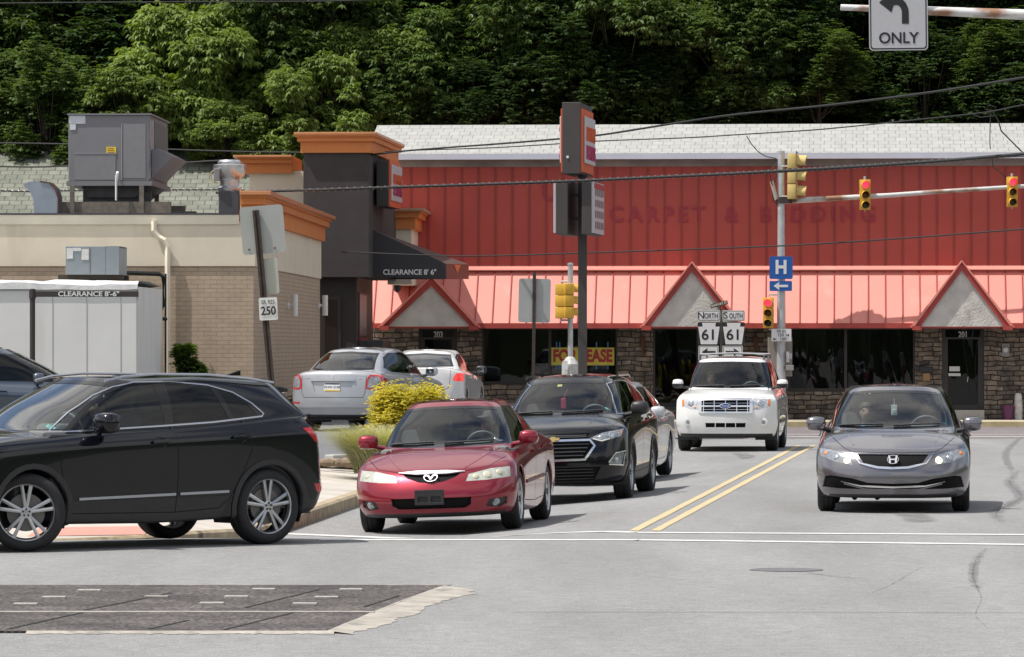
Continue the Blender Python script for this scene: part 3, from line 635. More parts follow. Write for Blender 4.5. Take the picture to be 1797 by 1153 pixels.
# ---------------- the black SUV behind it ----------------
def suv_base(**k):
    p = dict(zb=.24, seat=1.95, sz=.70, nose=.02, kC=.22, kr=.42, clad=.045); p.update(k); return p
def black_suv(loc, yaw, label):
    pm = paint('black_paint', (.003,.0033,.005), 0, .15)
    p = suv_base(W=.92, H=1.625, L=4.65, hf=.93, cowlz=1.12, cowl=.98, ws_top=1.88, ztop=1.565, bl_top=.42, bl_base=.13, deckz=1.16, ed=.95, Wt=.61, kf=.62,
             sh=(.93,.97,1.02), belt3=(1.05,1.09,1.15), axles=(.92, 3.645), r=.355, ar=.385, tw=.225, rr=.235, rear_tub=4.3, belt=1.08, tuck=.12, kA=.5, hcrown=.035)
    c = base_car('suv', loc, yaw, p, label, 'car')
    windscreen(c, [(-.73,1.12),(-.40,1.105),(0,1.10),(.40,1.105),(.73,1.12),(.575,1.515),(.30,1.54),(0,1.545),(-.30,1.54),(-.575,1.515)])
    windscreen(c, [(-.66,1.17),(.66,1.17),(.52,1.48),(-.52,1.48)], 1, name='rear_window', gm=tglass)
    dlo = [(1.30,1.10),(2.2,1.12),(3.6,1.17),(4.15,1.26),(4.12,1.34),(3.6,1.46),(2.8,1.53),(2.15,1.53),(1.85,1.49),(1.52,1.29)]
    side_glass(c, dlo, [[(1.40,1.12),(2.28,1.135),(2.26,1.515),(2.12,1.51),(1.88,1.475),(1.57,1.29)], [(2.36,1.135),(3.2,1.16),(3.3,1.47),(2.8,1.512),(2.36,1.518)], [(3.3,1.17),(3.98,1.25),(3.95,1.36),(3.42,1.465)]], gm=[sglass, tglass, tglass], trimm=chrome)
    seams(c, [[(1.26,1.05),(1.22,.7),(1.30,.35),(2.28,.35),(2.32,1.1)], [(2.32,.35),(3.08,.37),(3.38,.85),(3.4,1.12)]])
    seams(c, [[(-.74,1.12),(-.78,1.03),(-.70,.94),(-.45,.90),(0,.885),(.45,.90),(.70,.94),(.78,1.03),(.74,1.12)]], 'f', (-1,))
    for s in (-1, 1):
        g = c.cut(O(c, [(1.20,.42),(3.30,.44),(3.30,.2),(1.20,.2)]), 's', s); c.put(g, 'sill_cladding', darkpl, skirt=.02)
        c.strip([(s*.50,1.10),(s*.44,1.00),(s*.38,.95)], 'hood_crease', pm, width=.02, off=-.004, th=.006)
    handles(c, [(2.12,.98),(3.12,1.01)], pm)
    hl = [(.455,.815),(.62,.885),(.80,.915),(.865,.93),(.84,.83),(.70,.79),(.60,.765)]
    for s, h_ in ((1, hl), (-1, mir(hl))):
        lamp(c, h_, 'headlight', clearl, bulbs=[(s*.73,.845,.05,reflm),(s*.60,.825,.03,reflm)])
        c.strip([(s*.50,.805),(s*.61,.775),(s*.70,.80)], 'running_light', whitepl, width=.014, th=.006)
        stick(c, s*.835, .88, .04, .06, amber, name='turn_signal')
        fg = [(s*.70,.49),(s*.84,.47),(s*.87,.62),(s*.78,.60)]; lamp(c, fg, 'fog_lamp', clearl, bulbs=[(s*.79,.535,.03,reflm)])
        c.strip([(s*.69,.50),(s*.77,.615),(s*.88,.635),(s*.85,.46),(s*.69,.475)], 'fog_lamp_trim', chrome, width=.016, th=.01)
    up = [(-.46,.885),(0,.875),(.46,.885),(.43,.815),(0,.805),(-.43,.815)]; g = c.cut(up, 'f'); c.put(c_push(g, -.02), 'upper_grille', grillm, skirt=.03)
    lo = [(-.46,.775),(.46,.775),(.50,.72),(.38,.56),(-.38,.56),(-.50,.72)]; g = c.cut(lo, 'f'); c.put(c_push(g, -.03), 'grille', grillm, skirt=.04)
    grille_bars(c, (.60,.745), 4, lambda z: -.36-(z-.56)*.55, lambda z: .36+(z-.56)*.55, mat('grille_bar_grey', (.05,.05,.055), .3), off=-.015)
    c.strip([(0,.79),(.46,.79),(.52,.715),(.40,.545),(0,.54),(-.40,.545),(-.52,.715),(-.46,.79),(0,.79)], 'grille_surround', chrome, width=.028, th=.014)
    grille_bars(c, (.835,.855), 2, -.42, .42, mat('grille_bar_grey', (.05,.05,.055), .3), off=-.01)
    M = place_on(c, 0, .80, 'f', -1, .02)
    bt = [(-.085,-.012),(-.07,.02),(-.03,.02),(-.024,.036),(.034,.036),(.028,.02),(.088,.02),(.074,-.014),(.026,-.014),(.02,-.032),(-.036,-.032),(-.03,-.012)]
    flat(c, M, [bt], .012, mat('gold_emblem', (.55,.40,.14), .3, .7))
    lw = [(-.60,.45),(.60,.45),(.50,.26),(-.50,.26)]; g = c.cut(lw, 'f'); c.put(c_push(g, -.015), 'lower_grille', grillm, skirt=.02)
    grille_bars(c, (.30,.42), 4, -.5, .5, darkpl, off=-.012)
    wipers(c, 1.13, -.62)
    for s in (-1, 1): door_mirror(c, .86, c.y0+1.50, 1.17, s, darkpl, .21, .16)
    tl = [(-.86,1.05),(-.60,1.03),(-.55,.92),(-.86,.90)]; lamp(c, tl, 'tail_light', redl, 'f', 1); lamp(c, mir(tl), 'tail_light', redl, 'f', 1)
    for s in (-1, 1):
        b = B(); b.tube([(s*.60, c.y0+2.1, 1.57), (s*.60, c.y0+2.3, 1.60), (s*.60, c.y0+3.6, 1.60), (s*.59, c.y0+3.85, 1.57)], .016, 6); b.build('roof_rail', blackgl, c.root)
    stick(c, .60, 1.16, .13, .03, mat('teal_sticker', (.10,.40,.38), .6)); stick(c, -.10, 1.49, .06, .06, mat('yellow_sticker', (.5,.45,.15), .6))
    b = B(); b.box((-.08, c.y0+1.62, 1.18), (-.01, c.y0+1.64, 1.32), bev=.01); b.tube([(-.045, c.y0+1.63, 1.32), (0, c.y0+1.75, 1.44)], .004, 4); tag(b.build('mirror_tag', mat('pink_fabric', (.45,.04,.09), .7), c.root), 'pink tag hanging from the mirror')
    finish(c, pm, 5, 'double'); return c
# ---------------- the white SUV ----------------
def white_suv(loc, yaw, label):
    pm = paint('white_paint', (.72,.72,.71), 0, .3)
    p = suv_base(W=.905, H=1.68, L=4.44, hf=.96, cowlz=1.12, cowl=1.0, ws_top=1.72, ztop=1.62, bl_top=.28, bl_base=.12, deckz=1.12, ed=.95, Wt=.64, kf=.42,
             sh=(.94,.95,.97), belt3=(1.08,1.09,1.12), axles=(.86, 3.48), r=.35, ar=.385, tw=.225, rr=.21, rear_tub=4.2, belt=1.08, tuck=.085, kA=.36, clad=0, nose=0, hcrown=.03)
    c = base_car('suv', loc, yaw, p, label, 'car')
    windscreen(c, [(-.72,1.125),(0,1.11),(.72,1.125),(.60,1.57),(.3,1.585),(0,1.59),(-.3,1.585),(-.60,1.57)])
    windscreen(c, [(-.68,1.15),(.68,1.15),(.56,1.52),(-.56,1.52)], 1, name='rear_window', gm=tglass)
    dlo = [(1.22,1.11),(4.05,1.14),(4.1,1.5),(3.9,1.56),(1.80,1.575),(1.62,1.53)]
    side_glass(c, dlo, [[(1.34,1.13),(2.12,1.135),(2.1,1.555),(1.83,1.555),(1.66,1.50)], [(2.2,1.135),(3.05,1.14),(3.05,1.55),(2.2,1.555)], [(3.15,1.145),(4.0,1.15),(4.0,1.48),(3.86,1.54),(3.15,1.55)]], gm=[sglass, tglass, tglass])
    seams(c, [[(1.16,1.05),(1.20,.5),(1.28,.33),(2.12,.33),(2.16,1.1)], [(2.16,.33),(2.9,.33),(3.1,.8),(3.1,1.12)]])
    seams(c, [[(-.70,1.12),(-.70,.95),(0,.94),(.70,.95),(.70,1.12)]], 'f', (-1,))
    handles(c, [(2.0,.95),(2.95,.96)], pm)
    for s in (-1, 1): c.strip(O(c, [(1.25,.52),(2.95,.52)]), 'side_moulding', darkpl, 's', s, .06, .0, .012)
    hl = [(-.80,.925),(-.485,.935),(-.48,.73),(-.60,.735),(-.78,.79)]
    for s in (-1, 1):
        h_ = hl if s < 0 else mir(hl); lamp(c, h_, 'headlight', brightl, bulbs=[(s*.62,.85,.06,reflm),(s*.545,.775,.022,amber)])
        c.strip([(s*.765,.915),(s*.765,.80)], 'turn_signal', amber, width=.05, th=.003, off=-.002, step=.02)
        h = c.hit(s*.67,.52,'f'); b = B(); b.lathe([(.075,-.01),(.075,.006),(.06,.01)], 20, 0); b.m = 1; b.lathe([(.055,-.01),(.055,.006),(.03,.012),(0,.014)], 20)
        b.xf(Matrix.Translation(h[0]) @ Vector((0,-1,0)).to_track_quat('Z','Y').to_matrix().to_4x4()); b.build('fog_lamp', [pm, clearl], c.root, smooth=True)
    gr = [(-.46,.92),(.46,.92),(.44,.685),(-.44,.685)]; g = c.cut(gr, 'f'); c.put(c_push(g, -.03), 'grille', grillm, skirt=.04)
    b = B()
    for (z, wd) in ((.915,.035),(.80,.028),(.69,.03)): c.strip([(-.46,z),(.46,z)], '', None, width=wd, off=-.002, th=.02, B0=b)
    for x in (-.45,.45): c.strip([(x,.92),(x,.685)], '', None, width=.055, off=-.002, th=.018, B0=b, step=.03)
    for x in (-.39,-.2,0,.2,.39): c.strip([(x,.92),(x,.685)], '', None, width=.014, off=-.012, th=.018, B0=b, step=.03)
    for z in (.86,.745): c.strip([(-.43,z),(.43,z)], '', None, width=.006, off=-.025, th=.01, B0=b)
    b.build('grille_surround', chrome, c.root)
    M = place_on(c, 0, .80, 'f', -1, .022)
    b = B(); b.lathe([(.105,0),(.105,.006),(.098,.010),(0,.010)], 32); b.xf(M @ Matrix.Diagonal((1,.45,1,1))); e = b.build('emblem', chrome, c.root)
    b = B(); b.lathe([(.092,.0),(.092,.0125),(0,.0125)], 32); b.xf(M @ Matrix.Diagonal((1,.41,1,1))); b.build('emblem_oval', mat('emblem_blue', (.015,.035,.16), .3), e)
    put_text(c, M, 'Ford', .062, chrome, z=.014, sx=1.1, parent=e)
    lw = [(-.36,.505),(.36,.505),(.35,.425),(-.35,.425)]; g = c.cut(lw, 'f'); c.put(c_push(g, -.025), 'lower_grille', grillm, skirt=.03)
    b = B()
    for x in (-.18,0,.18): c.strip([(x,.51),(x,.42)], '', None, width=.014, off=-.01, th=.015, B0=b, step=.03)
    b.build('grille_bar', pm, c.root)
    g = c.cut([(-.82,.315),(.82,.315),(.82,.2),(-.82,.2)], 'f'); 
    if g: c.put(g, 'bumper_lip', darkpl, skirt=.02)
    wipers(c, 1.14, -.60)
    for s in (-1, 1): door_mirror(c, .85, c.y0+1.35, 1.19, s, pm, .18, .145, two=True)
    for s in (-1, 1):
        b = B(); b.tube([(s*.58, c.y0+1.95, 1.635), (s*.58, c.y0+2.05, 1.70), (s*.58, c.y0+3.7, 1.70), (s*.58, c.y0+3.8, 1.64)], .018, 6); b.build('roof_rail', darkpl, c.root)
    for d in (2.15, 3.4):
        b = B(); b.tube([(-.60, c.y0+d, 1.715), (0, c.y0+d, 1.735), (.60, c.y0+d, 1.715)], .02, 6); b.build('roof_bar', mat('grey_bar', (.3,.3,.31), .4, .5), c.root)
    sunroof(c, 1.9, 2.5, .42, 1.55)
    stick(c, .56, 1.165, .08, .03, mat('teal_sticker', (.10,.40,.38), .6))
    tl = [(-.88,1.1),(-.74,1.1),(-.74,.80),(-.88,.80)]; lamp(c, tl, 'tail_light', redl, 'f', 1); lamp(c, mir(tl), 'tail_light', redl, 'f', 1)
    finish(c, pm, 5); return c
# ---------------- the black crossover crossing in front ----------------
def black_crossover(loc, yaw, label, steer):
    pm = paint('blue_black_paint', (.003,.0035,.006), 0, .15)
    p = suv_base(W=.93, H=1.615, L=4.46, hf=.94, cowlz=1.10, cowl=1.08, ws_top=1.98, ztop=1.565, bl_top=.42, bl_base=.12, deckz=1.20, ed=1.0, Wt=.62, kf=.6, kr=.36,
             sh=(.95,1.0,1.07), belt3=(1.07,1.12,1.22), axles=(.93, 3.62), r=.362, ar=.39, tw=.235, rr=.265, rear_tub=4.2, belt=1.12, tuck=.12, kA=.5, clad=.05, hcrown=.03, kC=.30)
    c = base_car('crossover', loc, yaw, p, label, 'car'); x = lambda q: [(d+.93, z) for d, z in q]
    windscreen(c, [(-.74,1.09),(0,1.075),(.74,1.09),(.58,1.535),(.3,1.56),(0,1.565),(-.3,1.56),(-.58,1.535)], gm=wglass2)
    windscreen(c, [(-.62,1.23),(.62,1.23),(.52,1.50),(-.52,1.50)], 1, name='rear_window', gm=tglass)
    dlo = x([(.34,1.085),(.9,1.11),(1.5,1.135),(2.1,1.165),(2.45,1.195),(2.68,1.215),(2.71,1.24),(2.60,1.34),(2.42,1.445),(2.15,1.515),(1.75,1.548),(1.35,1.545),(1.12,1.50),(.9,1.42),(.62,1.275)])
    side_glass(c, dlo, [x([(.62,1.115),(1.56,1.155),(1.54,1.53),(1.36,1.525),(1.15,1.485),(.93,1.405),(.65,1.25)]), x([(.46,1.108),(.59,1.113),(.61,1.24),(.58,1.20)]), x([(1.66,1.16),(2.30,1.195),(2.18,1.49),(1.76,1.53),(1.68,1.53)]), x([(2.36,1.20),(2.64,1.225),(2.54,1.345),(2.38,1.445),(2.25,1.475)])], gm=[sglass, sglass, tglass, tglass], trimm=mat('satin_trim', (.42,.44,.48), .25, .9), tw=.016)
    seams(c, [x([(.38,1.08),(.30,.8),(.36,.50),(.42,.34),(1.60,.33)]), x([(1.60,.33),(1.62,.7),(1.615,1.14)]), x([(1.60,.33),(2.10,.36),(2.22,.45),(2.38,.72),(2.47,.9),(2.44,1.19)])], width=.009)
    for s in (-1, 1):
        g = c.cut(O(c, x([(.40,.45),(2.22,.47),(2.10,.2),(.40,.2)])), 's', s)
        c.put(g, 'sill_cladding', darkpl, skirt=.02)
        c.strip(O(c, x([(.50,.475),(1.59,.50)])), 'door_trim', MATS['satin_trim'], 's', s, .024, .002, .012); c.strip(O(c, x([(1.64,.502),(2.20,.515)])), 'door_trim', MATS['satin_trim'], 's', s, .024, .002, .012)
    handles(c, [(.93+1.42,.985),(.93+2.34,1.02)], pm, .20)
    for d, z in ((.93+1.42,.985),(.93+2.34,1.02)):
        for s in (-1, 1):
            g = c.cut(arc(c.y0+d, z+.005, .075, rz=.05), 's', s); c.put(c_push(g, -.012), 'handle_recess', blackgl, skirt=.015)
    for s in (-1, 1):
        hl = [(s*.50,.90),(s*.86,.95),(s*.88,.84),(s*.55,.80)]; lamp(c, hl, 'headlight', clearl)
        tl = O(c, [(4.02,1.10),(4.20,1.115),(4.50,1.10),(4.50,.92),(4.28,.92),(4.14,.98)]); nb = c.cut(tl, 's', s); c.put(nb and c_push(nb, .004), 'tail_light', redl, skirt=.02)
        rf = O(c, [(4.13,.57),(4.5,.575),(4.5,.49),(4.17,.49)]); nb = c.cut(rf, 's', s); c.put(nb and c_push(nb, .003), 'rear_reflector', redl, skirt=.02)
        c.strip(O(c, [(.42,.78),(.55,.86)]), 'side_marker', amber, 's', s, .03, .001, .004)
        door_mirror(c, .86, c.y0+.93+.78, 1.175, s, pm, .25, .18)
        b = B(); b.tube([(s*.585, c.y0+1.95, 1.56), (s*.60, c.y0+2.15, 1.598), (s*.61, c.y0+2.5, 1.622), (s*.61, c.y0+3.1, 1.615), (s*.60, c.y0+3.6, 1.575), (s*.585, c.y0+3.9, 1.535)], .013, 8); b.build('roof_rail', MATS['satin_trim'], c.root, smooth=True)
    tlb = c.cut([(-.86,1.06),(-.50,1.06),(-.50,.93),(-.86,.90)], 'f', 1); c.put(tlb, 'tail_light', redl); tlb = c.cut([(.86,1.06),(.50,1.06),(.50,.93),(.86,.90)], 'f', 1); c.put(tlb, 'tail_light', redl)
    b = B(); b.box((-.53, c.y0+3.86, 1.452), (.53, c.y0+4.12, 1.500), bev=.014, rot=Matrix.Rotation(R(-9),3,'X')); b.build('roof_spoiler', pm, c.root, smooth=True)
    b = B(); b.prism([(-.02, c.y0+3.75, 1.60), (-.02, c.y0+3.92, 1.60), (-.02, c.y0+3.92, 1.65)], (.04,0,0)); b.build('antenna_fin', blackgl, c.root)
    for s in (-1, 1):
        g = c.cut(O(c, [(3.98,.55),(4.1,.42),(4.56,.40),(4.56,.2),(3.98,.2)]), 's', s); 
        if g: c.put(g, 'bumper_cladding', darkpl, skirt=.01)
    gr = [(-.45,.85),(.45,.85),(.40,.60),(-.40,.60)]; g = c.cut(gr, 'f'); c.put(c_push(g, -.02), 'grille', grillm, skirt=.03)
    stick(c, .60, 1.14, .10, .045, mat('teal_sticker', (.10,.40,.38), .6))
    finish(c, pm, 5, 'double', steer, mat('bright_alloy', (.50,.51,.52), .28, .85)); return c
# ---------------- sedans seen from behind, and the two half-hidden cars ----------------
def rear_sedan(loc, yaw, label, kind):
    if kind == 'silver':
        pm = paint('silver_paint', (.44,.45,.47), .5, .3)
        p = dict(W=.865, H=1.545, L=4.50, zb=.21, hf=.78, cowlz=1.05, cowl=.95, ws_top=1.85, ztop=1.49, bl_top=1.10, bl_base=.42, deckz=1.13, ed=1.10, Wt=.575, kf=.55, kr=.42,
             sh=(.84,.92,1.0), belt3=(1.0,1.03,1.08), axles=(.90, 3.40), r=.32, ar=.36, tw=.2, rr=.21, seat=1.95, sz=.62, rear_tub=3.5, belt=1.03, tuck=.105, kA=.5, kC=.40)
        dlo = [(1.25,1.04),(2.1,1.055),(3.3,1.095),(3.62,1.17),(3.35,1.36),(3.0,1.44),(2.3,1.455),(1.95,1.42),(1.55,1.23)]
        panes = [[(1.36,1.06),(2.18,1.075),(2.16,1.435),(1.98,1.405),(1.6,1.22)], [(2.26,1.075),(3.1,1.10),(3.38,1.16),(3.28,1.34),(2.97,1.42),(2.26,1.44)]]
        rw = [(-.60,1.135),(0,1.12),(.60,1.135),(.50,1.44),(0,1.47),(-.50,1.44)]
        tl = [(-.865,.99),(-.80,1.05),(-.66,1.045),(-.615,.96),(-.60,.80),(-.70,.775),(-.86,.79)]
    elif kind == 'white':
        pm = paint('off_white_paint', (.66,.66,.66), 0, .32)
        p = dict(W=.876, H=1.435, L=4.49, zb=.19, hf=.70, cowlz=.97, cowl=1.0, ws_top=2.0, ztop=1.385, bl_top=1.15, bl_base=.40, deckz=1.07, ed=1.04, Wt=.58, kf=.6, kr=.45,
             sh=(.76,.85,.95), belt3=(.92,.95,1.02), axles=(.90, 3.60), r=.32, ar=.36, tw=.2, rr=.21, seat=1.95, sz=.56, rear_tub=3.6, belt=.95, tuck=.11, kA=.5, kC=.4)
        dlo = [(1.30,.97),(2.15,.98),(3.4,1.03),(3.66,1.09),(3.3,1.27),(2.9,1.335),(2.3,1.35),(2.05,1.32),(1.65,1.15)]
        panes = [[(1.42,.985),(2.28,.995),(2.26,1.335),(2.08,1.305),(1.70,1.14)], [(2.36,.995),(3.2,1.03),(3.42,1.08),(3.22,1.25),(2.88,1.32),(2.36,1.335)]]
        rw = [(-.62,1.085),(0,1.07),(.62,1.085),(.50,1.33),(0,1.36),(-.50,1.33)]
        tl = [(-.865,.93),(-.82,.96),(-.72,.95),(-.66,.84),(-.68,.80),(-.86,.79)]
    c = base_car('sedan', loc, yaw, p, label, 'car')
    windscreen(c, rw, 1, name='rear_window', gm=glass('dim_glass', (.22,.25,.26), 2.0)); windscreen(c, [(-.70,p['cowlz']),(.70,p['cowlz']),(.53,p['ztop']-.04),(-.53,p['ztop']-.04)])
    side_glass(c, dlo, panes); b_ = p['belt']
    seams(c, [[(1.25,b_-.05),(1.20,.6),(1.26,.30),(2.20,.28),(2.22,b_)], [(2.22,.28),(2.9,.30),(3.15,.75),(3.28,b_+.04)]])
    seams(c, [[(-.62,p['ed']+.02),(-.60,.72),(-.56,.64),(.56,.64),(.60,.72),(.62,p['ed']+.02)]], 'f', (1,))
    handles(c, [(2.05,b_-.14),(3.0,b_-.10)], pm)
    for s in (-1, 1):
        t_ = tl if s < 0 else mir(tl)
        if kind == 'silver':
            nb = c.cut(t_, 'f', 1); inn = c.cut(inset([q for q in t_], .035), 'f', 1, bm=nb); o = c.put(c_push(nb, .004), 'tail_light', redl, skirt=.02); c.put(c_push(inn, .006), 'tail_light_lens', clearl, o)
            rr_ = [(s*.84,.56),(s*.64,.56),(s*.65,.525),(s*.83,.525)]; nb = c.cut(rr_, 'f', 1); c.put(nb and c_push(nb, .003), 'rear_reflector', redl)
        else: nb = c.cut(t_, 'f', 1); c.put(c_push(nb, .004), 'tail_light', redlit, skirt=.02, label='tail light glowing red')
        door_mirror(c, .82, c.y0+1.5, p['belt']+.06, s, pm if kind == 'silver' else darkpl, .20, .15)
    if kind == 'silver':
        g = c.cut([(-.42,.96),(.42,.96),(.36,.80),(-.36,.80)] if False else [(-.40,.93),(.40,.93),(.34,.74),(-.34,.74)], 'f', 1); c.put(c_push(g, -.018), 'plate_recess', pm, skirt=.02)
        c.strip([(-.42,.955),(.42,.955)], 'trunk_trim', pm, 'f', 1, .045, .0, .022)
        M = place_on(c, 0, .825, 'f', 1, -.012); o = plate(c, M); put_text(c, M, 'KNW-3338', .062, mat('navy_ink', (.02,.03,.12), .5), sx=1.0, parent=o, bold=.001)
        flat(c, M, [[(-.145,-.07),(.145,-.07),(.145,-.045),(-.145,-.045)]], .0075, mat('plate_yellow', (.7,.45,.05), .5), 'plate_band', o); flat(c, M, [[(-.145,.05),(.145,.05),(.145,.07),(-.145,.07)]], .0075, MATS['navy_ink'], 'plate_band', o)
        M = place_on(c, 0, 1.01, 'f', 1, .004); put_text(c, M, 'S', .09, chrome, sx=1.1, name='emblem', bold=.002)
        M = place_on(c, -.50, .99, 'f', 1, .002); M2 = place_on(c, .50, .99, 'f', 1, .002); put_text(c, M2, 'SUZUKI', .035, chrome); put_text(c, M, 'SX4', .04, chrome)
        stick(c, -.52, .86, .06, .15, mat('green_sticker', (.10,.35,.05), .5), 1); stick(c, .55, .84, .09, .07, mat('pink_sticker', (.6,.35,.4), .5), 1); stick(c, .58, .86, .03, .03, mat('blue_sticker', (.02,.08,.4), .5), 1)
        stick(c, .70, .70, .08, .05, MATS['pink_sticker'], 1); stick(c, -.66, .72, .07, .04, mat('dark_sticker', (.05,.09,.06), .5), 1)
        c.strip([(-.82,.47),(0,.47),(.82,.47)], 'bumper_trim', pm, 'f', 1, .03, .0, .015)
    g = c.cut([(-.80,p['zb']+.12),(.80,p['zb']+.12),(.80,p['zb']),(-.80,p['zb'])], 'f', 1)
    if g: c.put(g, 'bumper_lip', darkpl, skirt=.02)
    b = B(); b.lathe([(.012,0),(.010,.04),(.004,.05)], 8, c=(0, -c.y0-p['bl_top']-.12, p['H']-.005)); b.build('antenna_fin', darkpl, c.root)
    finish(c, pm, 5); return c
def silver_queue_car(loc, yaw, label):
    pm = paint('pale_silver_paint', (.52,.54,.57), .3, .28)
    p = dict(W=.89, H=1.45, L=4.75, zb=.18, hf=.70, cowlz=.97, cowl=1.05, ws_top=2.0, ztop=1.40, bl_top=1.3, bl_base=.65, deckz=1.06, ed=1.02, Wt=.57, kf=.6,
             sh=(.78,.85,.92), belt3=(.92,.95,1.0), axles=(.95, 3.70), r=.325, ar=.365, tw=.21, rr=.225, seat=2.0, sz=.55, rear_tub=3.6, belt=.95, tuck=.11, kA=.5)
    c = base_car('sedan', loc, yaw, p, label, 'car')
    windscreen(c, [(-.71,.97),(0,.95),(.71,.97),(.54,1.35),(0,1.375),(-.54,1.35)])
    dlo = [(1.35,.97),(2.15,.98),(3.4,1.02),(3.66,1.07),(3.3,1.27),(2.9,1.345),(2.3,1.36),(2.05,1.33),(1.65,1.15)]
    side_glass(c, dlo, [[(1.46,.985),(2.28,.995),(2.26,1.34),(2.08,1.315),(1.70,1.14)], [(2.36,.995),(3.2,1.03),(3.22,1.25),(2.88,1.325),(2.36,1.34)]], trimm=chrome)
    seams(c, [[(1.28,.90),(1.25,.6),(1.30,.30),(2.3,.28),(2.32,.95)], [(2.32,.28),(3.1,.30),(3.36,.75),(3.4,.98)]])
    handles(c, [(2.15,.84),(3.15,.87)], pm)
    for s in (-1, 1):
        hl = [(s*.45,.66),(s*.60,.70),(s*.86,.74),(s*.85,.60),(s*.55,.56)]; lamp(c, hl, 'headlight', clearl); door_mirror(c, .83, c.y0+1.58, .99, s, pm, .20, .15)
    g = c.cut([(-.40,.66),(.40,.66),(.34,.50),(-.34,.50)], 'f'); c.put(c_push(g, -.02), 'grille', grillm, skirt=.03)
    finish(c, pm, 5, 'double'); return c
def blue_van(loc, yaw, label):
    pm = paint('pale_blue_paint', (.075,.095,.13), .6, .3)
    p = suv_base(W=.92, H=1.72, L=4.7, hf=.92, cowlz=1.15, cowl=1.0, ws_top=2.0, ztop=1.655, bl_top=.3, bl_base=.12, deckz=1.15, ed=.95, Wt=.66, kf=.5,
             sh=(.94,.98,1.0), belt3=(1.10,1.13,1.16), axles=(.92, 3.7), r=.35, ar=.385, tw=.22, rr=.22, rear_tub=4.3, belt=1.12, tuck=.09, kA=.45, clad=0, nose=0)
    c = base_car('suv', loc, yaw, p, label, 'car')
    windscreen(c, [(-.74,1.15),(0,1.13),(.74,1.15),(.60,1.60),(0,1.625),(-.60,1.60)])
    dlo = [(1.28,1.14),(4.3,1.19),(4.3,1.52),(4.1,1.59),(2.1,1.61),(1.85,1.55)]
    side_glass(c, dlo, [[(1.42,1.16),(2.28,1.17),(2.26,1.59),(2.12,1.585),(1.9,1.53)], [(2.4,1.17),(3.25,1.18),(3.25,1.58),(2.4,1.585)], [(3.35,1.19),(4.2,1.2),(4.2,1.5),(4.05,1.57),(3.35,1.58)]], gm=[tglass, tglass, tglass])
    seams(c, [[(1.26,1.1),(1.22,.7),(1.3,.35),(2.3,.35),(2.34,1.15)]]); handles(c, [(2.15,1.0)], pm)
    for s in (-1, 1):
        b = B(); b.tube([(s*.60, c.y0+2.2, 1.68), (s*.60, c.y0+2.35, 1.735), (s*.60, c.y0+4.0, 1.735), (s*.60, c.y0+4.15, 1.68)], .018, 6); b.build('roof_rail', darkpl, c.root); door_mirror(c, .86, c.y0+1.55, 1.2, s, pm, .2, .17)
    finish(c, pm, 5); return c
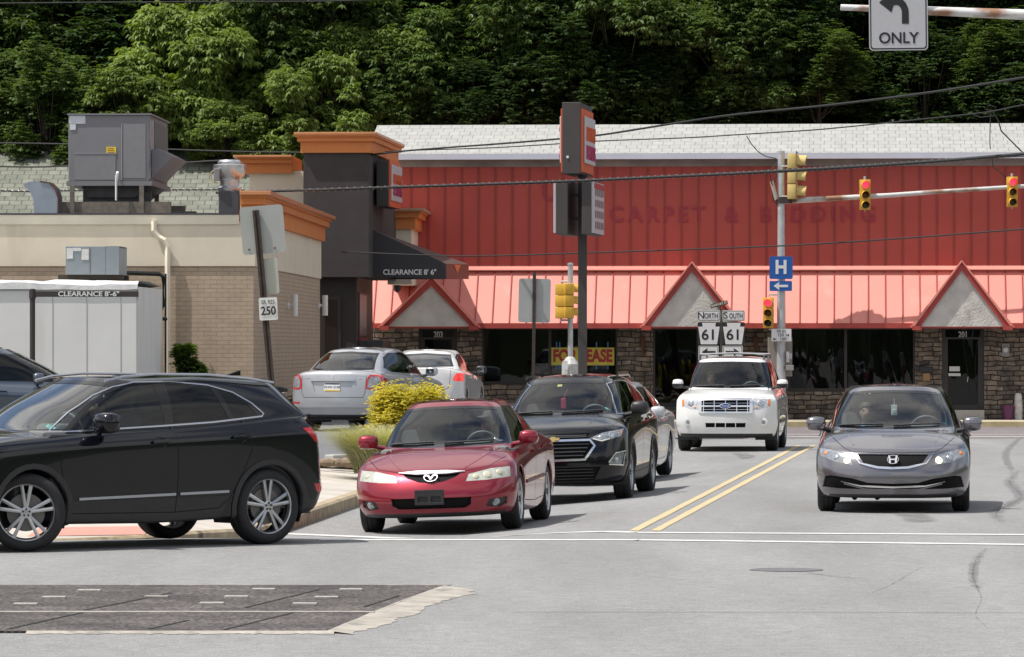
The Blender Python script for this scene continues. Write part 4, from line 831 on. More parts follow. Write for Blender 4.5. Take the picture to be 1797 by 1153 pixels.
# ---------------- setting materials ----------------
def xyel(Y): return 1.29+(Y-49.3)*.1047
def sst(a, b, t): t = min(1, max(0, (t-a)/(b-a))); return t*t*(3-2*t)
def rz(x, y):                                   # the lane beside the kerb falls away to the gutter
    w_ = sst(47.2, 51, y)*(1-sst(76, 88, y)); return -min(.155, .085*max(0, xyel(y)-.3-x))*w_
def G(px, py, z=0):
    q = z
    for _ in range(6): Y = (CAMH-q)*FPX/(py-HOR); q = z+rz((px-CX)*Y/FPX, Y)
    return Vector(((px-CX)*Y/FPX, Y, q))
def nodes_mat(name):
    m = bpy.data.materials.new(name); m.use_nodes = True; MATS[name] = m
    n = m.node_tree.nodes; l = m.node_tree.links; b = n['Principled BSDF']; return m, n, l, b
def N(n, t, **k):
    o = n.new(t)
    for a, v in k.items(): setattr(o, a, v)
    return o
def asphalt(name, c, var=.12, seam=.0, stain=.75):
    m, n, l, b = nodes_mat(name); tc = N(n, 'ShaderNodeTexCoord'); b.inputs['Roughness'].default_value = .88
    a = N(n, 'ShaderNodeTexNoise'); a.inputs['Scale'].default_value = 22; a.inputs['Detail'].default_value = 4; l.new(tc.outputs['Object'], a.inputs['Vector'])
    mp = N(n, 'ShaderNodeMapping'); mp.inputs['Scale'].default_value = (.9, .16, 1); mp.inputs['Rotation'].default_value = (0, 0, R(6)); l.new(tc.outputs['Object'], mp.inputs[0])
    d = N(n, 'ShaderNodeTexNoise'); d.inputs['Scale'].default_value = .8; d.inputs['Detail'].default_value = 7; d.inputs['Roughness'].default_value = .62; l.new(mp.outputs[0], d.inputs['Vector'])
    g = N(n, 'ShaderNodeTexNoise'); g.inputs['Scale'].default_value = 75; g.inputs['Detail'].default_value = 2; l.new(tc.outputs['Object'], g.inputs['Vector'])
    def mr(src, lo, hi, i0=.3, i1=.7):
        q = N(n, 'ShaderNodeMapRange'); q.inputs[1].default_value = i0; q.inputs[2].default_value = i1; q.inputs[3].default_value = lo; q.inputs[4].default_value = hi; l.new(src, q.inputs[0]); return q.outputs[0]
    def mul(x, y):
        q = N(n, 'ShaderNodeMath', operation='MULTIPLY'); l.new(x, q.inputs[0]); l.new(y, q.inputs[1]); return q.outputs[0]
    h_ = N(n, 'ShaderNodeTexNoise'); h_.inputs['Scale'].default_value = 5.5; h_.inputs['Detail'].default_value = 3; l.new(tc.outputs['Object'], h_.inputs['Vector'])
    w2 = N(n, 'ShaderNodeTexWave', wave_type='BANDS', bands_direction='X'); w2.inputs['Scale'].default_value = .17; w2.inputs['Distortion'].default_value = 1.2; l.new(mp.outputs[0], w2.inputs['Vector'])
    f = mul(mul(mul(mr(a.outputs['Fac'], 1-var*1.3, 1+var*1.3), mr(d.outputs['Fac'], .86, 1.12)), mr(g.outputs['Fac'], .62, 1.38)), mul(mr(h_.outputs['Fac'], .90, 1.10), mr(w2.outputs['Fac'], .96, 1.03, 0, 1)))
    s = N(n, 'ShaderNodeVectorMath', operation='SCALE'); s.inputs[0].default_value = c; l.new(f, s.inputs['Scale'])
    # thin dark cracks
    v = N(n, 'ShaderNodeTexVoronoi', feature='DISTANCE_TO_EDGE'); v.inputs['Scale'].default_value = .22
    nz = N(n, 'ShaderNodeTexNoise'); nz.inputs['Scale'].default_value = 1.5; nz.inputs['Detail'].default_value = 6; l.new(tc.outputs['Object'], nz.inputs['Vector'])
    ad = N(n, 'ShaderNodeMix', data_type='VECTOR'); ad.inputs[0].default_value = .35; l.new(tc.outputs['Object'], ad.inputs[4]); l.new(nz.outputs['Color'], ad.inputs[5]); l.new(ad.outputs[1], v.inputs['Vector'])
    cr = mr(v.outputs['Distance'], .90, 1, 0, .004)
    s2 = N(n, 'ShaderNodeVectorMath', operation='SCALE'); l.new(s.outputs[0], s2.inputs[0]); l.new(cr, s2.inputs['Scale'])
    l.new(s2.outputs[0], b.inputs['Base Color'])
    bp = N(n, 'ShaderNodeBump'); bp.inputs['Strength'].default_value = .5; bp.inputs['Distance'].default_value = .006; l.new(g.outputs['Fac'], bp.inputs['Height']); l.new(bp.outputs[0], b.inputs['Normal'])
    return m
def bricks(name, c1, c2, mort, bw, bh, ms=.012, plane='wall', bump=.6, rough=.8, mottle=.2, off=.5, sq=1, sqf=2, warp=0, bias=0, dist=.01, mscale=3):
    m, n, l, b = nodes_mat(name); b.inputs['Roughness'].default_value = rough; tc = N(n, 'ShaderNodeTexCoord')
    sp = N(n, 'ShaderNodeSeparateXYZ'); l.new(tc.outputs['Object'], sp.inputs[0]); cb = N(n, 'ShaderNodeCombineXYZ')
    if plane == 'wall':
        ad = N(n, 'ShaderNodeMath', operation='ADD'); l.new(sp.outputs[0], ad.inputs[0]); l.new(sp.outputs[1], ad.inputs[1]); l.new(ad.outputs[0], cb.inputs[0]); l.new(sp.outputs[2], cb.inputs[1])
    else: l.new(sp.outputs[0], cb.inputs[0]); l.new(sp.outputs[1], cb.inputs[1])
    vec = cb.outputs[0]
    if warp:
        nz = N(n, 'ShaderNodeTexNoise'); nz.inputs['Scale'].default_value = 2.2; nz.inputs['Detail'].default_value = 3; l.new(cb.outputs[0], nz.inputs['Vector'])
        sc_ = N(n, 'ShaderNodeVectorMath', operation='SCALE'); l.new(nz.outputs['Color'], sc_.inputs[0]); sc_.inputs['Scale'].default_value = warp
        a2 = N(n, 'ShaderNodeVectorMath', operation='ADD'); l.new(cb.outputs[0], a2.inputs[0]); l.new(sc_.outputs[0], a2.inputs[1]); vec = a2.outputs[0]
    br = N(n, 'ShaderNodeTexBrick'); br.offset = off; br.squash = sq; br.squash_frequency = sqf; l.new(vec, br.inputs['Vector'])
    br.inputs['Color1'].default_value = (*c1, 1); br.inputs['Color2'].default_value = (*c2, 1); br.inputs['Mortar'].default_value = (*mort, 1)
    br.inputs['Scale'].default_value = 1; br.inputs['Brick Width'].default_value = bw; br.inputs['Row Height'].default_value = bh; br.inputs['Mortar Size'].default_value = ms; br.inputs['Mortar Smooth'].default_value = .2; br.inputs['Bias'].default_value = bias
    no = N(n, 'ShaderNodeTexNoise'); no.inputs['Scale'].default_value = mscale; no.inputs['Detail'].default_value = 7; l.new(tc.outputs['Object'], no.inputs['Vector'])
    mr = N(n, 'ShaderNodeMapRange'); mr.inputs[1].default_value = .3; mr.inputs[2].default_value = .7; mr.inputs[3].default_value = 1-mottle; mr.inputs[4].default_value = 1+mottle; l.new(no.outputs['Fac'], mr.inputs[0])
    s = N(n, 'ShaderNodeVectorMath', operation='SCALE'); l.new(br.outputs['Color'], s.inputs[0]); l.new(mr.outputs[0], s.inputs['Scale']); l.new(s.outputs[0], b.inputs['Base Color'])
    bp = N(n, 'ShaderNodeBump'); bp.inputs['Strength'].default_value = bump; bp.inputs['Distance'].default_value = dist; bp.invert = True
    no2 = N(n, 'ShaderNodeTexNoise'); no2.inputs['Scale'].default_value = 25; l.new(tc.outputs['Object'], no2.inputs['Vector'])
    ad3 = N(n, 'ShaderNodeMath', operation='MULTIPLY_ADD'); l.new(no2.outputs['Fac'], ad3.inputs[0]); ad3.inputs[1].default_value = -.35; l.new(br.outputs['Fac'], ad3.inputs[2])
    l.new(ad3.outputs[0], bp.inputs['Height']); l.new(bp.outputs[0], b.inputs['Normal']); return m
road_m = asphalt('asphalt_main', (.226,.224,.221)); cross_m = asphalt('asphalt_old_pinkish', (.17,.15,.152), .2); lot_m = asphalt('asphalt_lot', (.15,.152,.162), .08)
conc = mat('concrete_pavement', (.46,.42,.37), .9, var=.10, scale=2.2, bump=.3, bscale=60)
kerbm = mat('stone_kerb', (.36,.29,.19), .9, var=.28, scale=5, bump=.6, bscale=30, stain=((.12,.10,.075), 4, .60))
whitel = mat('white_road_paint', (.58,.58,.56), .8, var=.12, scale=9, stain=((.36,.36,.36), 14, .60))
yellowl = mat('yellow_road_paint', (.50,.40,.23), .8, var=.12, scale=6, stain=((.33,.29,.22), 9, .60))
def sheet(name, rows, m, kind='structure', parent=None):      # rows: list of lists of points, quads between
    b = B(); vr = [[b.bm.verts.new(p) for p in r] for r in rows]
    for a, c in zip(vr, vr[1:]):
        for i in range(len(a)-1): b.bm.faces.new((a[i], a[i+1], c[i+1], c[i]))
    for f in b.bm.faces:
        f.normal_update()
        if f.normal.z < 0: f.normal_flip()
    bmesh.ops.remove_doubles(b.bm, verts=b.bm.verts, dist=1e-5)
    me = bpy.data.meshes.new(name); b.bm.to_mesh(me); b.bm.free(); return tag(link(name, me, m, parent), kind=kind)
gz = -.32
sheet('ground', [[(-1500,-500,gz),(1500,-500,gz)],[(-1500,2500,gz),(1500,2500,gz)]], mat('dry_grass_ground', (.12,.13,.06), .95, var=.3, scale=.5))
sheet('road', [[(x, y, rz(x, y)) for x in [-120,-20,-8]+[-5+.5*i for i in range(40)]+[30,120]] for y in [-60,20,40,46]+[47+i for i in range(43)]+[93,97]], road_m)
KY = 118.6
def far_z(Y): return -.13*(Y-97)/(KY-97)
sheet('cross_road', [[(-60,97,-.0),(60,97,-.0)],[(-60,KY+.02,-.13),(60,KY-.0,-.13)]], cross_m)
for (Y0, Y1, n_) in ((100.2, 100.75, 0), (104.2, 104.6, 0)):
    sheet('road_marking', [[(-.5 if n_ == 0 else 0, Y0, far_z(Y0)+.004), (30, Y0-.5, far_z(Y0-.5)+.004)], [(-.5, Y1, far_z(Y1)+.004), (30, Y1-.5, far_z(Y1-.5)+.004)]], whitel)
# far pavement with its kerb
def kerb(name, pts, w_, h_, m, label=None):
    b = B(); V = [Vector(p) for p in pts]; prev = None
    for i, p in enumerate(V):
        t = (V[min(i+1, len(V)-1)]-V[max(i-1, 0)]); t.z = 0; t.normalize(); nn = Vector((-t.y, t.x, 0))
        hh = h_[i] if isinstance(h_, (list, tuple)) else h_
        cur = [b.bm.verts.new(q) for q in (Vector((p.x, p.y, p.z-.05)), Vector((p.x, p.y, p.z+hh-.025)), p+nn*.03+Vector((0,0,hh)), p+nn*w_+Vector((0,0,hh)), Vector(p)+nn*w_+Vector((0,0,-.05)))]
        if prev:
            for k in range(4): b.bm.faces.new((prev[k], prev[k+1], cur[k+1], cur[k]))
        prev = cur
    return tag(b.build(name, m), kind='structure')
kerb('kerb', [(60,KY,-.13),(-60,KY,-.13)][::-1], .16, .15, mat('yellowed_kerb', (.42,.35,.20), .9, var=.2, scale=3, stain=((.42,.40,.36), 1.2, .52)))
sheet('pavement', [[(-60,KY+.16,.016),(60,KY+.16,.016)],[(-60,140,.016),(60,140,.016)]], conc)
# near-side kerb, pavement, lawn and car park to the left
def xc(Y): return -2.32+(Y-55.6)*.062
kp = [(-14,46.9,.15),(-8,46.9,.15),(-6.6,46.95,.06),(-5.6,47.0,.012),(-4.3,47.1,.012),(-3.6,47.6,.03),(-3.1,48.6,.08),(-2.75,50.2,.13),(-2.55,52,.155)]+[(xc(Y), Y, .16) for Y in (54,56,60,66,72,80,90,100)]
kerb('kerb', [(x, y, rz(x+.1, y)) for x, y, h in kp], .16, [h for _, _, h in kp], kerbm)
def off_in(d):
    out = []
    for i, (x, y, h) in enumerate(kp):
        a = Vector(kp[max(0, i-1)][:2]); c = Vector(kp[min(len(kp)-1, i+1)][:2]); t = (c-a).normalized(); out.append((x-t.y*d, y+t.x*d, max(h, .0)-.002+rz(x+.1, y)))
    return out
inner = [(-14,50.5,.16),(-8,50.6,.16),(-6.6,50.8,.15),(-5.6,51.0,.15),(-4.4,51.4,.15),(-4.1,51.8,.15),(-3.95,52.4,.155),(-3.8,53.2,.155),(-3.65,54.2,.155)]+[(xc(Y)-1.35, Y+.1, .06+.004*(Y-55)) for Y in (55.3,57,60,66,72,80,90,100)]
sheet('pavement', [off_in(.16), inner], conc)
jm = mat('pavement_joint', (.2,.18,.16), .9)
for i in range(14):
    Y = 53+i*1.6; b = B(); za, zb_ = .158+rz(xc(Y)+.1, Y)+.006, .06+.004*(Y-55)+.006; b.poly([(xc(Y)-.17, Y, za), (xc(Y)-1.33, Y+.1, zb_), (xc(Y)-1.33, Y+.125, zb_), (xc(Y)-.17, Y+.025, za)]); tag(b.build('pavement_joint', jm), kind='structure')
sheet('tactile_paving', [[(-4.75,47.5,.022),(-3.62,47.7,.03)],[(-4.75,48.7,.062),(-3.62,48.9,.07)]], mat('red_tactile', (.50,.25,.20), .85, var=.2, scale=30, bump=.8, bscale=25))
def lotz(Y): return .22+(Y-69.5)*.0048
lawn_m = mat('lawn_soil', (.16,.17,.06), .95, var=.3, scale=6, bump=.5, bscale=40)
sheet('lawn', [[(-30,50.5,.14),(-8,50.6,.14),(-4.3,51.6,.14),(-3.5,54.6,.05)],[(-30,60,.16),(-8,60,.16),(-4,60,.14),(xc(60)-1.36,60,.075)],[(-30,66,.19),(-8,68,.19),(-3.2,69.4,.2),(xc(69.4)-1.36,69.4,.115)],[(-30,68,.2),(-8,69.2,.2),(-3.2,69.7,.22),(xc(70.4)-1.36,70.4,.12)],[(-2.05,70.5,.22),(-2.0,70.5,.22),(-1.95,70.6,.22),(xc(73)-1.36,73,.13)],[(-1.8,76,.22),(-1.7,76,.22),(-1.65,76,.22),(xc(76)-1.36,76,.14)],[(-.6,100,.34),(-.55,100,.34),(-.4,100,.34),(xc(100)-1.36,100,.24)]], lawn_m)
lrow = []
for Y, xr in ((68.0,-8),(69.6,-2.9),(70.5,-2.05),(73,-1.9),(76,-1.65),(88,-.9),(100,-.2),(113,1.5),(117.5,2.5)): lrow.append([(-40, Y, lotz(Y)+.0), (xr, Y, lotz(Y)+.02)])
lrow[0] = [(-40,66.3,.215),(-8,68.0,.22)]
sheet('car_park', lrow, lot_m)
b = B(); 
for (a, c) in (((-2.62,69.3),(-2.05,70.0)), ((-2.02,70.05),(-1.75,72.8)), ((-1.73,72.9),(-1.45,76))):
    d_ = Vector((c[0]-a[0], c[1]-a[1], 0)); L_ = d_.length; M = Matrix.Rotation(math.atan2(d_.y, d_.x), 3, 'Z'); q = Vector(((a[0]+c[0])/2, (a[1]+c[1])/2, .27))
    b.box(q-Vector((L_/2,.09,.13)), q+Vector((L_/2,.09,.05)), bev=.02, rot=M)
tag(b.build('kerb', mat('white_concrete', (.42,.41,.38), .9, var=.15, scale=5, bump=.4)), kind='structure')
random.seed(5)
b = B(); 
for k in range(7):
    t = bmesh.new(); bmesh.ops.create_icosphere(t, subdivisions=2, radius=.07+random.random()*.03); 
    for v in t.verts: v.co = Vector((v.co.x*1.7, v.co.y, v.co.z*.75))*(1+random.uniform(-.1,.1))
    bmesh.ops.translate(t, vec=(-2.95+k*.16, 68.8+random.uniform(-.05,.05), .22), verts=t.verts); b.add(t)
tag(b.build('edging_stones', mat('edging_stone', (.22,.16,.11), .9, var=.3, scale=8, bump=.5)), 'row of rough brown edging stones at the lawn corner', 'stone edging')
# road paint
def line(p, q, w_, m, name='road_marking', jag=0, seg=14):
    p = Vector(p); q = Vector(q); d_ = (q-p).normalized(); nn = Vector((-d_.y, d_.x, 0))*w_/2; b = B(); prev = None; rnd = random.Random(int(p.x*100+q.y*10))
    for i in range(seg+1):
        c = p.lerp(q, i/seg); j = rnd.uniform(-jag, jag); ca, cb = c-nn*(1+j), c+nn*(1+rnd.uniform(-jag,jag)); cur = [b.bm.verts.new((ca.x, ca.y, rz(ca.x, ca.y)+.005)), b.bm.verts.new((cb.x, cb.y, rz(cb.x, cb.y)+.005))]
        if prev: b.bm.faces.new((prev[0], prev[1], cur[1], cur[0]))
        prev = cur
    for f in b.bm.faces:
        f.normal_update()
        if f.normal.z < 0: f.normal_flip()
    me = bpy.data.meshes.new(name); b.bm.to_mesh(me); b.bm.free(); return tag(link(name, me, m), kind='structure')
line(G(1112,932), G(1402,782), .095, yellowl, jag=.10, seg=30); line(G(1150,932), G(1428,782), .095, yellowl, jag=.1, seg=30)
line(G(470,936), G(1120,935), .25, whitel, jag=.04); line(G(1120,935), G(1900,939.5), .25, whitel, jag=.04)
line(G(560,948), G(1120,948), .27, whitel, jag=.04); line(G(1120,948), G(1900,957.5), .27, whitel, jag=.04)
line(G(900,1074.5), G(1900,1076), .02, mat('tar_seam', (.10,.10,.10), .9))
# tar-filled cracks on the right
random.seed(11); tarm = mat('road_tar_patch', (.205,.207,.212), .85, var=.12, scale=12)
def decal(name, c, sc_, lo, hi, strch=(1,1,1)):
    m, n, l, b = nodes_mat(name); b.inputs['Base Color'].default_value = (*c, 1); b.inputs['Roughness'].default_value = .85
    tc = N(n, 'ShaderNodeTexCoord'); mp = N(n, 'ShaderNodeMapping'); mp.inputs['Scale'].default_value = strch; l.new(tc.outputs['Object'], mp.inputs[0]); no = N(n, 'ShaderNodeTexNoise'); no.inputs['Scale'].default_value = sc_; no.inputs['Detail'].default_value = 8; no.inputs['Roughness'].default_value = .65; l.new(mp.outputs[0], no.inputs['Vector'])
    uv = N(n, 'ShaderNodeAttribute'); uv.attribute_name = 'edge'; mu = N(n, 'ShaderNodeMath', operation='MULTIPLY'); l.new(no.outputs['Fac'], mu.inputs[0]); l.new(uv.outputs['Fac'], mu.inputs[1])
    r_ = N(n, 'ShaderNodeMapRange'); r_.inputs[1].default_value = lo; r_.inputs[2].default_value = hi; r_.clamp = True; l.new(mu.outputs[0], r_.inputs[0])
    t = N(n, 'ShaderNodeBsdfTransparent'); ms = N(n, 'ShaderNodeMixShader'); l.new(r_.outputs[0], ms.inputs[0]); l.new(t.outputs[0], ms.inputs[1]); l.new(b.outputs[0], ms.inputs[2]); l.new(ms.outputs[0], n['Material Output'].inputs[0]); return m
tarm = decal('road_tar_patch', (.198,.199,.202), 3.6, .26, .60, (1.6,.5,1)); oilm = decal('oil_stain', (.19,.188,.185), 2.0, .22, .62, (1.5,.35,1)); crkm = decal('hairline_crack', (.165,.165,.165), 7, .36, .68)
def stripd(name, V, w_, m, nn=5):
    D = catmull(np.array([tuple(v) for v in V], float), 8); vs, fs, ed = [], [], []
    for i, p in enumerate(D):
        e = 1-abs(2*i/(len(D)-1)-1)**4
        for k in range(nn):
            t = 2*k/(nn-1)-1; x = p[0]+t*w_/2; vs.append((x, p[1], rz(x, p[1])+.006)); ed.append((1-abs(t)**1.5)*e)
    for i in range(len(D)-1):
        for k in range(nn-1): a = i*nn+k; fs.append((a, a+1, a+nn+1, a+nn))
    me = bpy.data.meshes.new(name); me.from_pydata(vs, [], fs); at = me.attributes.new('edge', 'FLOAT', 'POINT'); at.data.foreach_set('value', ed); tag(link(name, me, m), kind='structure')
def crack(pts, w_, m=None): stripd('road_crack', [G(*p) for p in pts], w_, m or tarm)
crack([(1800,815),(1772,845),(1792,872),(1748,900),(1768,930)], .34); crack([(1800,760),(1765,795),(1782,840)], .25)
crack([(1738,955),(1712,985),(1708,1015),(1722,1050)], .16); crack([(1738,955),(1712,985),(1708,1015),(1722,1050),(1712,1080),(1735,1110),(1716,1165)], .035, crkm)
crack([(1800,815),(1772,845),(1792,872),(1748,900),(1768,930)], .04, crkm)
crack([(1640,985),(1600,1005),(1560,1028),(1480,1060)], .05, crkm); crack([(1440,1095),(1360,1115),(1290,1125)], .05, crkm); crack([(1370,1000),(1450,1010),(1540,1019)], .10)
for px, py, w_, l_ in ((1590,905,.6,5),(1300,800,.5,5)):
    p = G(px, py); stripd('oil_stain', [p+Vector((0,-l_/2,0)), p+Vector((.08,0,0)), p+Vector((0,l_/2,0))], w_, oilm, 7)
# manhole cover
b = B(); c = G(1380,1000.5); b.lathe([(.31,.002),(.31,.006),(.27,.007),(.26,.003),(0,.003)], 40, c=(c.x, c.y, 0)); 
tag(b.build('manhole_cover', mat('worn_iron', (.15,.15,.155), .7, .2, var=.2, scale=14, bump=.8, bscale=45)), 'round worn iron manhole cover in the road', 'manhole cover')
# steel grate decks in the road, bottom left
def grate():
    root = empty('road_grate', (-3.4, 35, 0), 0, 'dark steel grating decks set flush in the road at the bottom left', 'road grate')
    L_ = lambda p: Vector(p)-Vector((-3.4,35,0))
    Y0, Y1, Ym = 31.95, 38.0, 34.15
    xr = lambda Y: -1.22+(Y-31.95)*(.69/6.05)
    gm, n, l, bb = nodes_mat('steel_grating'); tc = N(n, 'ShaderNodeTexCoord'); bb.inputs['Roughness'].default_value = .6; bb.inputs['Metallic'].default_value = .35
    mp = N(n, 'ShaderNodeMapping'); mp.inputs['Rotation'].default_value = (0,0,R(45)); mp.inputs['Scale'].default_value = (58,58,58); l.new(tc.outputs['Object'], mp.inputs[0])
    ck = N(n, 'ShaderNodeTexVoronoi', feature='F1', distance='CHEBYCHEV'); ck.inputs['Randomness'].default_value = .25; ck.inputs['Scale'].default_value = .5; l.new(mp.outputs[0], ck.inputs['Vector'])
    r_ = N(n, 'ShaderNodeValToRGB'); r_.color_ramp.elements[0].position = .34; r_.color_ramp.elements[0].color = (.012,.011,.011,1); r_.color_ramp.elements[1].position = .42; r_.color_ramp.elements[1].color = (.125,.108,.10,1); l.new(ck.outputs['Distance'], r_.inputs[0])
    no = N(n, 'ShaderNodeTexNoise'); no.inputs['Scale'].default_value = 1.3; no.inputs['Detail'].default_value = 6; l.new(tc.outputs['Object'], no.inputs['Vector']); mr = N(n, 'ShaderNodeMapRange'); mr.inputs[1].default_value = .35; mr.inputs[2].default_value = .7; mr.inputs[3].default_value = .8; mr.inputs[4].default_value = 1.7; l.new(no.outputs['Fac'], mr.inputs[0])
    s = N(n, 'ShaderNodeVectorMath', operation='SCALE'); l.new(r_.outputs[0], s.inputs[0]); l.new(mr.outputs[0], s.inputs['Scale']); l.new(s.outputs[0], bb.inputs['Base Color'])
    cm = mat('patch_concrete', (.34,.31,.27), .9, var=.2, scale=4, bump=.8, bscale=25, stain=((.22,.21,.19), 5, .56, (1,.4,1)))
    gm2 = mat('grate_joint_dark', (.015,.014,.013), .8)
    for (a, c) in ((Y0, Ym-.07), (Ym+.07, Y1)):
        b = B(); b.prism([L_((-9,a,.004)), L_((xr(a),a,.004)), L_((xr(c),c,.004)), L_((-9,c,.004))], (0,0,.012)); b.build('grate_deck', gm, root)
    b = B(); b.prism([L_((-9,Ym-.07,.004)), L_((xr(Ym),Ym-.07,.004)), L_((xr(Ym),Ym+.07,.004)), L_((-9,Ym+.07,.004))], (0,0,.018)); b.build('grate_beam', mat('worn_beam', (.30,.28,.25), .8, var=.3, scale=7), root)
    random.seed(3)
    def band(pts_in, pts_out, z):
        b = B(); A = [b.bm.verts.new(L_((p[0],p[1],z))) for p in pts_in]; C = [b.bm.verts.new(L_((p[0],p[1],.003))) for p in pts_out]
        for i in range(len(A)-1): b.bm.faces.new((A[i], A[i+1], C[i+1], C[i]))
        return b.build('concrete_rim', cm, root)
    ip = [(780,1030.5),(752,1040),(725,1050),(700,1059),(676,1069),(650,1079),(628,1089),(600,1100),(575,1111)]
    op = [(832,1035),(826,1043),(790,1050),(768,1058),(742,1066),(722,1079),(694,1088),(668,1099),(612,1114)]
    def dens(q):
        o_ = []
        for a, c in zip(q, q[1:]):
            for k in range(6): t = k/6; o_.append((a[0]+(c[0]-a[0])*t, a[1]+(c[1]-a[1])*t))
        return o_+[q[-1]]
    pi_ = [(G(*p).x, G(*p).y) for p in dens(ip)]; po = [(G(*p).x+random.uniform(-.035,.05), G(*p).y+random.uniform(-.03,.03)) for p in dens(op)]
    band(pi_, po, .017)
    for (Ya, dY, s_) in ((Y1, .35, 1), (Y0, -.16, -1)):
        a, c = [], []
        for i in range(60):
            x = lerp(-9 if s_ > 0 else -3.2, xr(Ya)+.05, i/59); a.append((x, Ya)); c.append((x, Ya+dY*(random.uniform(.35,1.1))))
        band(a, c, .017)
    for (a, c) in (((15,1103),(150,1073)),((395,1104),(520,1073)),((150,1070),(300,1040)),((262,1103),(330,1088)),((430,1066),(560,1034)),((640,1064),(700,1045))):
        p, q_ = G(*a, .02), G(*c, .02); b = B(); b.box((0,-.012,.0),((q_-p).length,.012,.003)); o = b.build('grate_joint', gm2, root, L_((p.x,p.y,.0165))); o.rotation_euler = (0,0,math.atan2(q_.y-p.y, q_.x-p.x))
    cl = mat('bright_cleat', (.40,.385,.36), .6, .2, var=.2, scale=30)
    for (px, py) in ((45,1061),(95,1049),(157,1037),(372,1059.5),(415,1048),(463,1035),(275,1048),(535,1060.5),(573,1049),(616,1035.5)):
        p = G(px, py, .02); b = B(); b.box(L_((p.x-.088,p.y-.05,.014)), L_((p.x+.088,p.y+.05,.032)), bev=.004); b.build('grate_cleat', cl if px != 275 else MATS['worn_beam'], root)
grate()
class Frame:
    def __init__(s, px, Y, a):
        s.x0 = (px-CX)*Y/FPX; s.y0 = Y; s.a = R(a); s.ca, s.sa = cos(s.a), sin(s.a)
    def at(s, px, py, v=0):
        k = (px-CX)/FPX; Y = (v+s.x0*s.sa+s.y0*s.ca)/(k*s.sa+s.ca); X = k*Y
        return (X-s.x0)*s.ca-(Y-s.y0)*s.sa, v, CAMH-(py-HOR)*Y/FPX
    def u(s, px, v=0): return s.at(px, 600, v)[0]
    def z(s, px, py, v=0): return s.at(px, py, v)[2]
    def root(s, name, label, cat, group=None): return empty(name, (s.x0, s.y0, 0), -s.a, label, cat, group)
# ---------------- the red showroom building ----------------
FR = Frame(1200, 121.4, 4.0)
redm = mat('red_wall_metal', (.46,.070,.050), .55, var=.06, scale=1.2, stain=((.41,.063,.046), 2, .62, (1,1,.15)))
canm = mat('red_canopy_metal', (.69,.25,.20), .5, var=.04, scale=.8, stain=((.70,.29,.24), 1.5, .6, (1,1,1)))
rtrim = mat('red_trim_board', (.38,.055,.043), .6, var=.15, scale=4)
stoneM = bricks('ledge_stone', (.23,.18,.135), (.085,.068,.055), (.018,.015,.012), .40, .12, .013, bump=.9, warp=.17, mottle=.5, off=.37, sq=.6, sqf=3, dist=.04, mscale=5)
stucco = mat('grey_stucco', (.56,.535,.49), .95, var=.14, scale=3, bump=.8, bscale=22, dist=.02, stain=((.34,.325,.29), 1.6, .58, (1,1,.5)))
dframe = mat('bronze_frame', (.035,.028,.025), .5)
def wavy_glass(name, tint, sc1, st, refl=1.6):
    m = glass(name, tint, refl); n = m.node_tree.nodes; l = m.node_tree.links; g = [q for q in n if q.type == 'BSDF_GLOSSY'][0]; f = [q for q in n if q.type == 'FRESNEL'][0]
    tc = N(n, 'ShaderNodeTexCoord'); mp = N(n, 'ShaderNodeMapping'); mp.inputs['Scale'].default_value = (1.2, 1, .22); l.new(tc.outputs['Object'], mp.inputs[0])
    no = N(n, 'ShaderNodeTexNoise'); no.inputs['Scale'].default_value = sc1; no.inputs['Detail'].default_value = 1.5; no.inputs['Distortion'].default_value = .8; l.new(mp.outputs[0], no.inputs['Vector'])
    bp = N(n, 'ShaderNodeBump'); bp.inputs['Strength'].default_value = st; bp.inputs['Distance'].default_value = .1; l.new(no.outputs['Fac'], bp.inputs['Height']); l.new(bp.outputs[0], g.inputs['Normal']); l.new(bp.outputs[0], f.inputs['Normal']); return m
shopg = wavy_glass('shop_glass', (.24,.25,.25), 1.2, .04, 1.0); wavyg = wavy_glass('wavy_shop_glass', (.22,.23,.23), 1.5, .08, 1.1)
